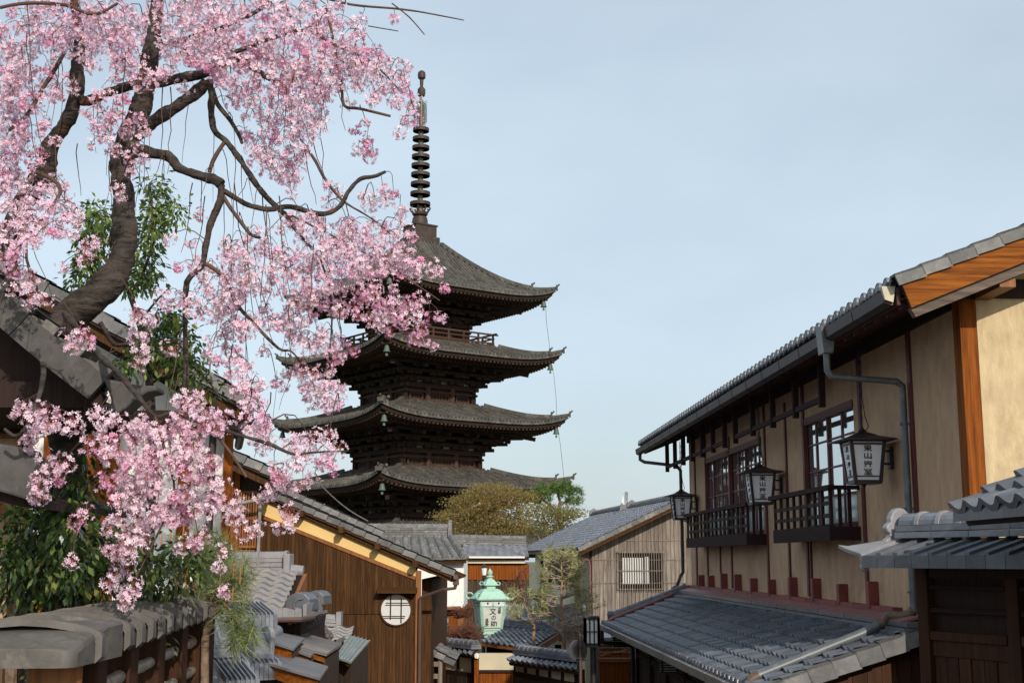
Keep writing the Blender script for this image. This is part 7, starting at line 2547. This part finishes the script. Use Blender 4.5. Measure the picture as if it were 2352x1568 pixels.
def build_background_trees():
    BR = [(.33, .24, .085), (.37, .28, .10), (.28, .24, .085), (.32, .29, .11), (.37, .235, .085)]
    for nm, lab, Y, tr, ells, tones in (
        ('maple_tree', 'wide brown leaved tree before the pagoda, left of the green pine', 76, [(1120, 1600, 14), (1118, 1300, 13), (1125, 1240, 11), (1135, 1190, 8), (1150, 1150, 5)],
         [(1130, 1128, 60, 20, 1), (1080, 1152, 55, 18, 1), (1180, 1142, 50, 20, 1), (1055, 1180, 50, 16, 1), (1140, 1175, 75, 22, 1), (1090, 1208, 62, 16, 1), (1170, 1206, 60, 18, 1), (1022, 1190, 24, 10, .8), (1110, 1228, 60, 10, .8)], BR),
        ('maple_tree', 'lower olive brown tree behind the roofs, under the green pine', 79, [(1255, 1600, 12), (1255, 1300, 11), (1258, 1240, 9), (1250, 1195, 6)],
         [(1245, 1170, 50, 16, 1), (1290, 1182, 40, 14, 1), (1250, 1200, 60, 16, 1), (1310, 1175, 28, 14, .9), (1220, 1222, 50, 10, .9), (1290, 1212, 36, 10, .8)], [(.28, .265, .10), (.32, .265, .095), (.25, .25, .09)]),
    ):
        T = Thing(nm, lab, 'tree', (P(tr[0][0], 1400, Y).x, Y, 0), group='brown leaved trees behind the roofs')
        m = MB()
        o = limb(m, tr, Y, 8, .1)
        for e in ells:
            u, v = e[0], e[1]
            c = P(u, v, Y + PR.uniform(-1, 1))
            a = PR.choice(o[-8:])[0]
            m.tube([a, a.lerp(c, .5) + V((0, 0, .3)), c], [.12, .08, .035], 5, cap=False)
            for _ in range(4):
                q = c + V((PR.uniform(-.6, .6) * e[2] * Y / FPX, PR.uniform(-.8, .8), PR.uniform(-.3, .12)))
                m.tube([c, q], [.03, .012], 4, cap=False)
        T.add('trunk', m, M['twig_pale'])
        foliage(T, 'crown', ells, Y, 1.7, 230, .13, .044, tones, droop=.1, clump=.74, matn='maple', flat=.16, vary=.15)
    Y = 82
    T = Thing('green_pine', 'bright green flat topped pine beyond the brown trees', 'tree', (P(1284, 1300, Y).x, Y, 0))
    m = MB()
    limb(m, [(1290, 1600, 9), (1288, 1300, 9), (1290, 1220, 8), (1283, 1180, 7), (1288, 1150, 5)], Y, 8, .1)
    for b in ([(1285, 1175, 5), (1250, 1150, 3), (1235, 1140, 2)], [(1287, 1160, 4), (1310, 1145, 3), (1325, 1150, 2)], [(1287, 1155, 4), (1280, 1130, 3)]):
        limb(m, b, Y, 6, .1)
    T.add('trunk', m, M['bark_pine'])
    tf = []
    for e in ((1238, 1133, 32, 8, 22), (1272, 1121, 40, 7, 30), (1302, 1130, 34, 9, 28), (1318, 1152, 22, 8, 15), (1250, 1146, 24, 5, 10), (1290, 1114, 22, 4, 10)):
        for _ in range(e[4]):
            u, v = ell_sample(e)
            tf.append((P(u, v, Y + PR.uniform(-1.2, 1.2)), V((0, -.2, 1)).normalized()))
    needles(T, 'crown', tf, .36, .015, [(.09, .16, .03), (.12, .20, .04), (.065, .13, .028), (.15, .21, .05)], n=34, up=.5)
build_background_trees()

def twigs(name, label, Y, root, ells, n, matn, r=.012, cat='shrub', group=None):
    """A leafless bush: forked twigs from the root to points in the picture ellipses."""
    c = P(root[0], root[1], Y)
    T = Thing(name, label, cat, (c.x, c.y, 0), group=group)
    m = MB()
    m.tube([V((c.x, c.y, 0)), c], [r * 2.5, r * 2], 6)
    ends = []
    for i in range(n):
        e = PR.choice(ells)
        u, v = ell_sample(e)
        q = P(u, v, Y + PR.uniform(-.6, .6))
        a = c if i < 7 or PR.random() < .25 else PR.choice(ends)
        mid = a.lerp(q, .5) + V((PR.uniform(-.1, .1), PR.uniform(-.1, .1), PR.uniform(-.02, .12)))
        m.tube([a, mid, q], [r, r * .75, r * .45], 4, cap=False)
        ends.append(mid)
        for _ in range(3):
            b = mid.lerp(q, PR.random())
            t = b + V((PR.uniform(-.25, .25), PR.uniform(-.2, .2), PR.uniform(-.05, .22)))
            m.tube([b, t], [r * .5, r * .3], 3, cap=False)
    T.add('stems', m, M[matn])
    return T
twigs('bare_shrub', 'tangled leafless brown shrub left of the green copper lantern', 34.8, (1075, 1490), [(1060, 1458, 46, 20), (1085, 1452, 32, 24), (1035, 1466, 30, 12)], 190, 'twig_red', .010)
twigs('bare_tree', 'leafless reddish young tree before the orange boards', 41.0, (1185, 1400), [(1185, 1350, 26, 36), (1165, 1380, 30, 26), (1200, 1330, 16, 40), (1150, 1400, 26, 14)], 110, 'twig_red', .012, 'tree')
twigs('bare_bush', 'leafless pale twigs right of the garden gate roof', 30.0, (1310, 1480), [(1310, 1440, 36, 26), (1330, 1470, 26, 22), (1285, 1430, 30, 20), (1345, 1430, 18, 22)], 90, 'twig_pale', .010)
twigs('red_twig_bush', 'low reddish twigs on the orange wall base beside the white wall', 40.0, (1050, 1420), [(1045, 1405, 30, 14), (1068, 1412, 24, 16), (1090, 1400, 20, 14)], 60, 'twig_red', .010)
# ------------------------------------------------------------------ ground: a street falling away from the steps, then level ground to the horizon
def build_ground():
    m = MB()
    ys = [-60, -20, -2, 1, 4, 8, 12, 16, 20, 26, 32, 45, 70, 120, 250, 700, 2500]
    xs = [-2500, -600, -150, -40, -15, -8, -5, -3, 0, 3, 5, 8, 15, 40, 150, 600, 2500]
    def z(x, y):
        t = min(1, max(0, (24 - y) / 23))
        h = 3.4 * t
        return h
    n = len(xs)
    m.add([(x, y, z(x, y)) for y in ys for x in xs], [(j * n + i, j * n + i + 1, (j + 1) * n + i + 1, (j + 1) * n + i) for j in range(len(ys) - 1) for i in range(n - 1)])
    single('ground', m, M['earth'], None, None, (0, 0, 0), kind='structure')
    m = MB()
    pts = [(-1.2, -6), (-1.2, 1), (-1.6, 12), (-1.2, 24), (-1.4, 34), (-1.6, 44)]
    vs_ = []
    for x, y in pts: vs_ += [(x - 1.2 + 0, y, z(x, y) + .02), (x + 4.4, y, z(x, y) + .02)]
    m.add(vs_, [(2 * i, 2 * i + 1, 2 * i + 3, 2 * i + 2) for i in range(len(pts) - 1)])
    single('street', m, M['asphalt'], None, None, (0, 0, 0), kind='structure')
build_ground()
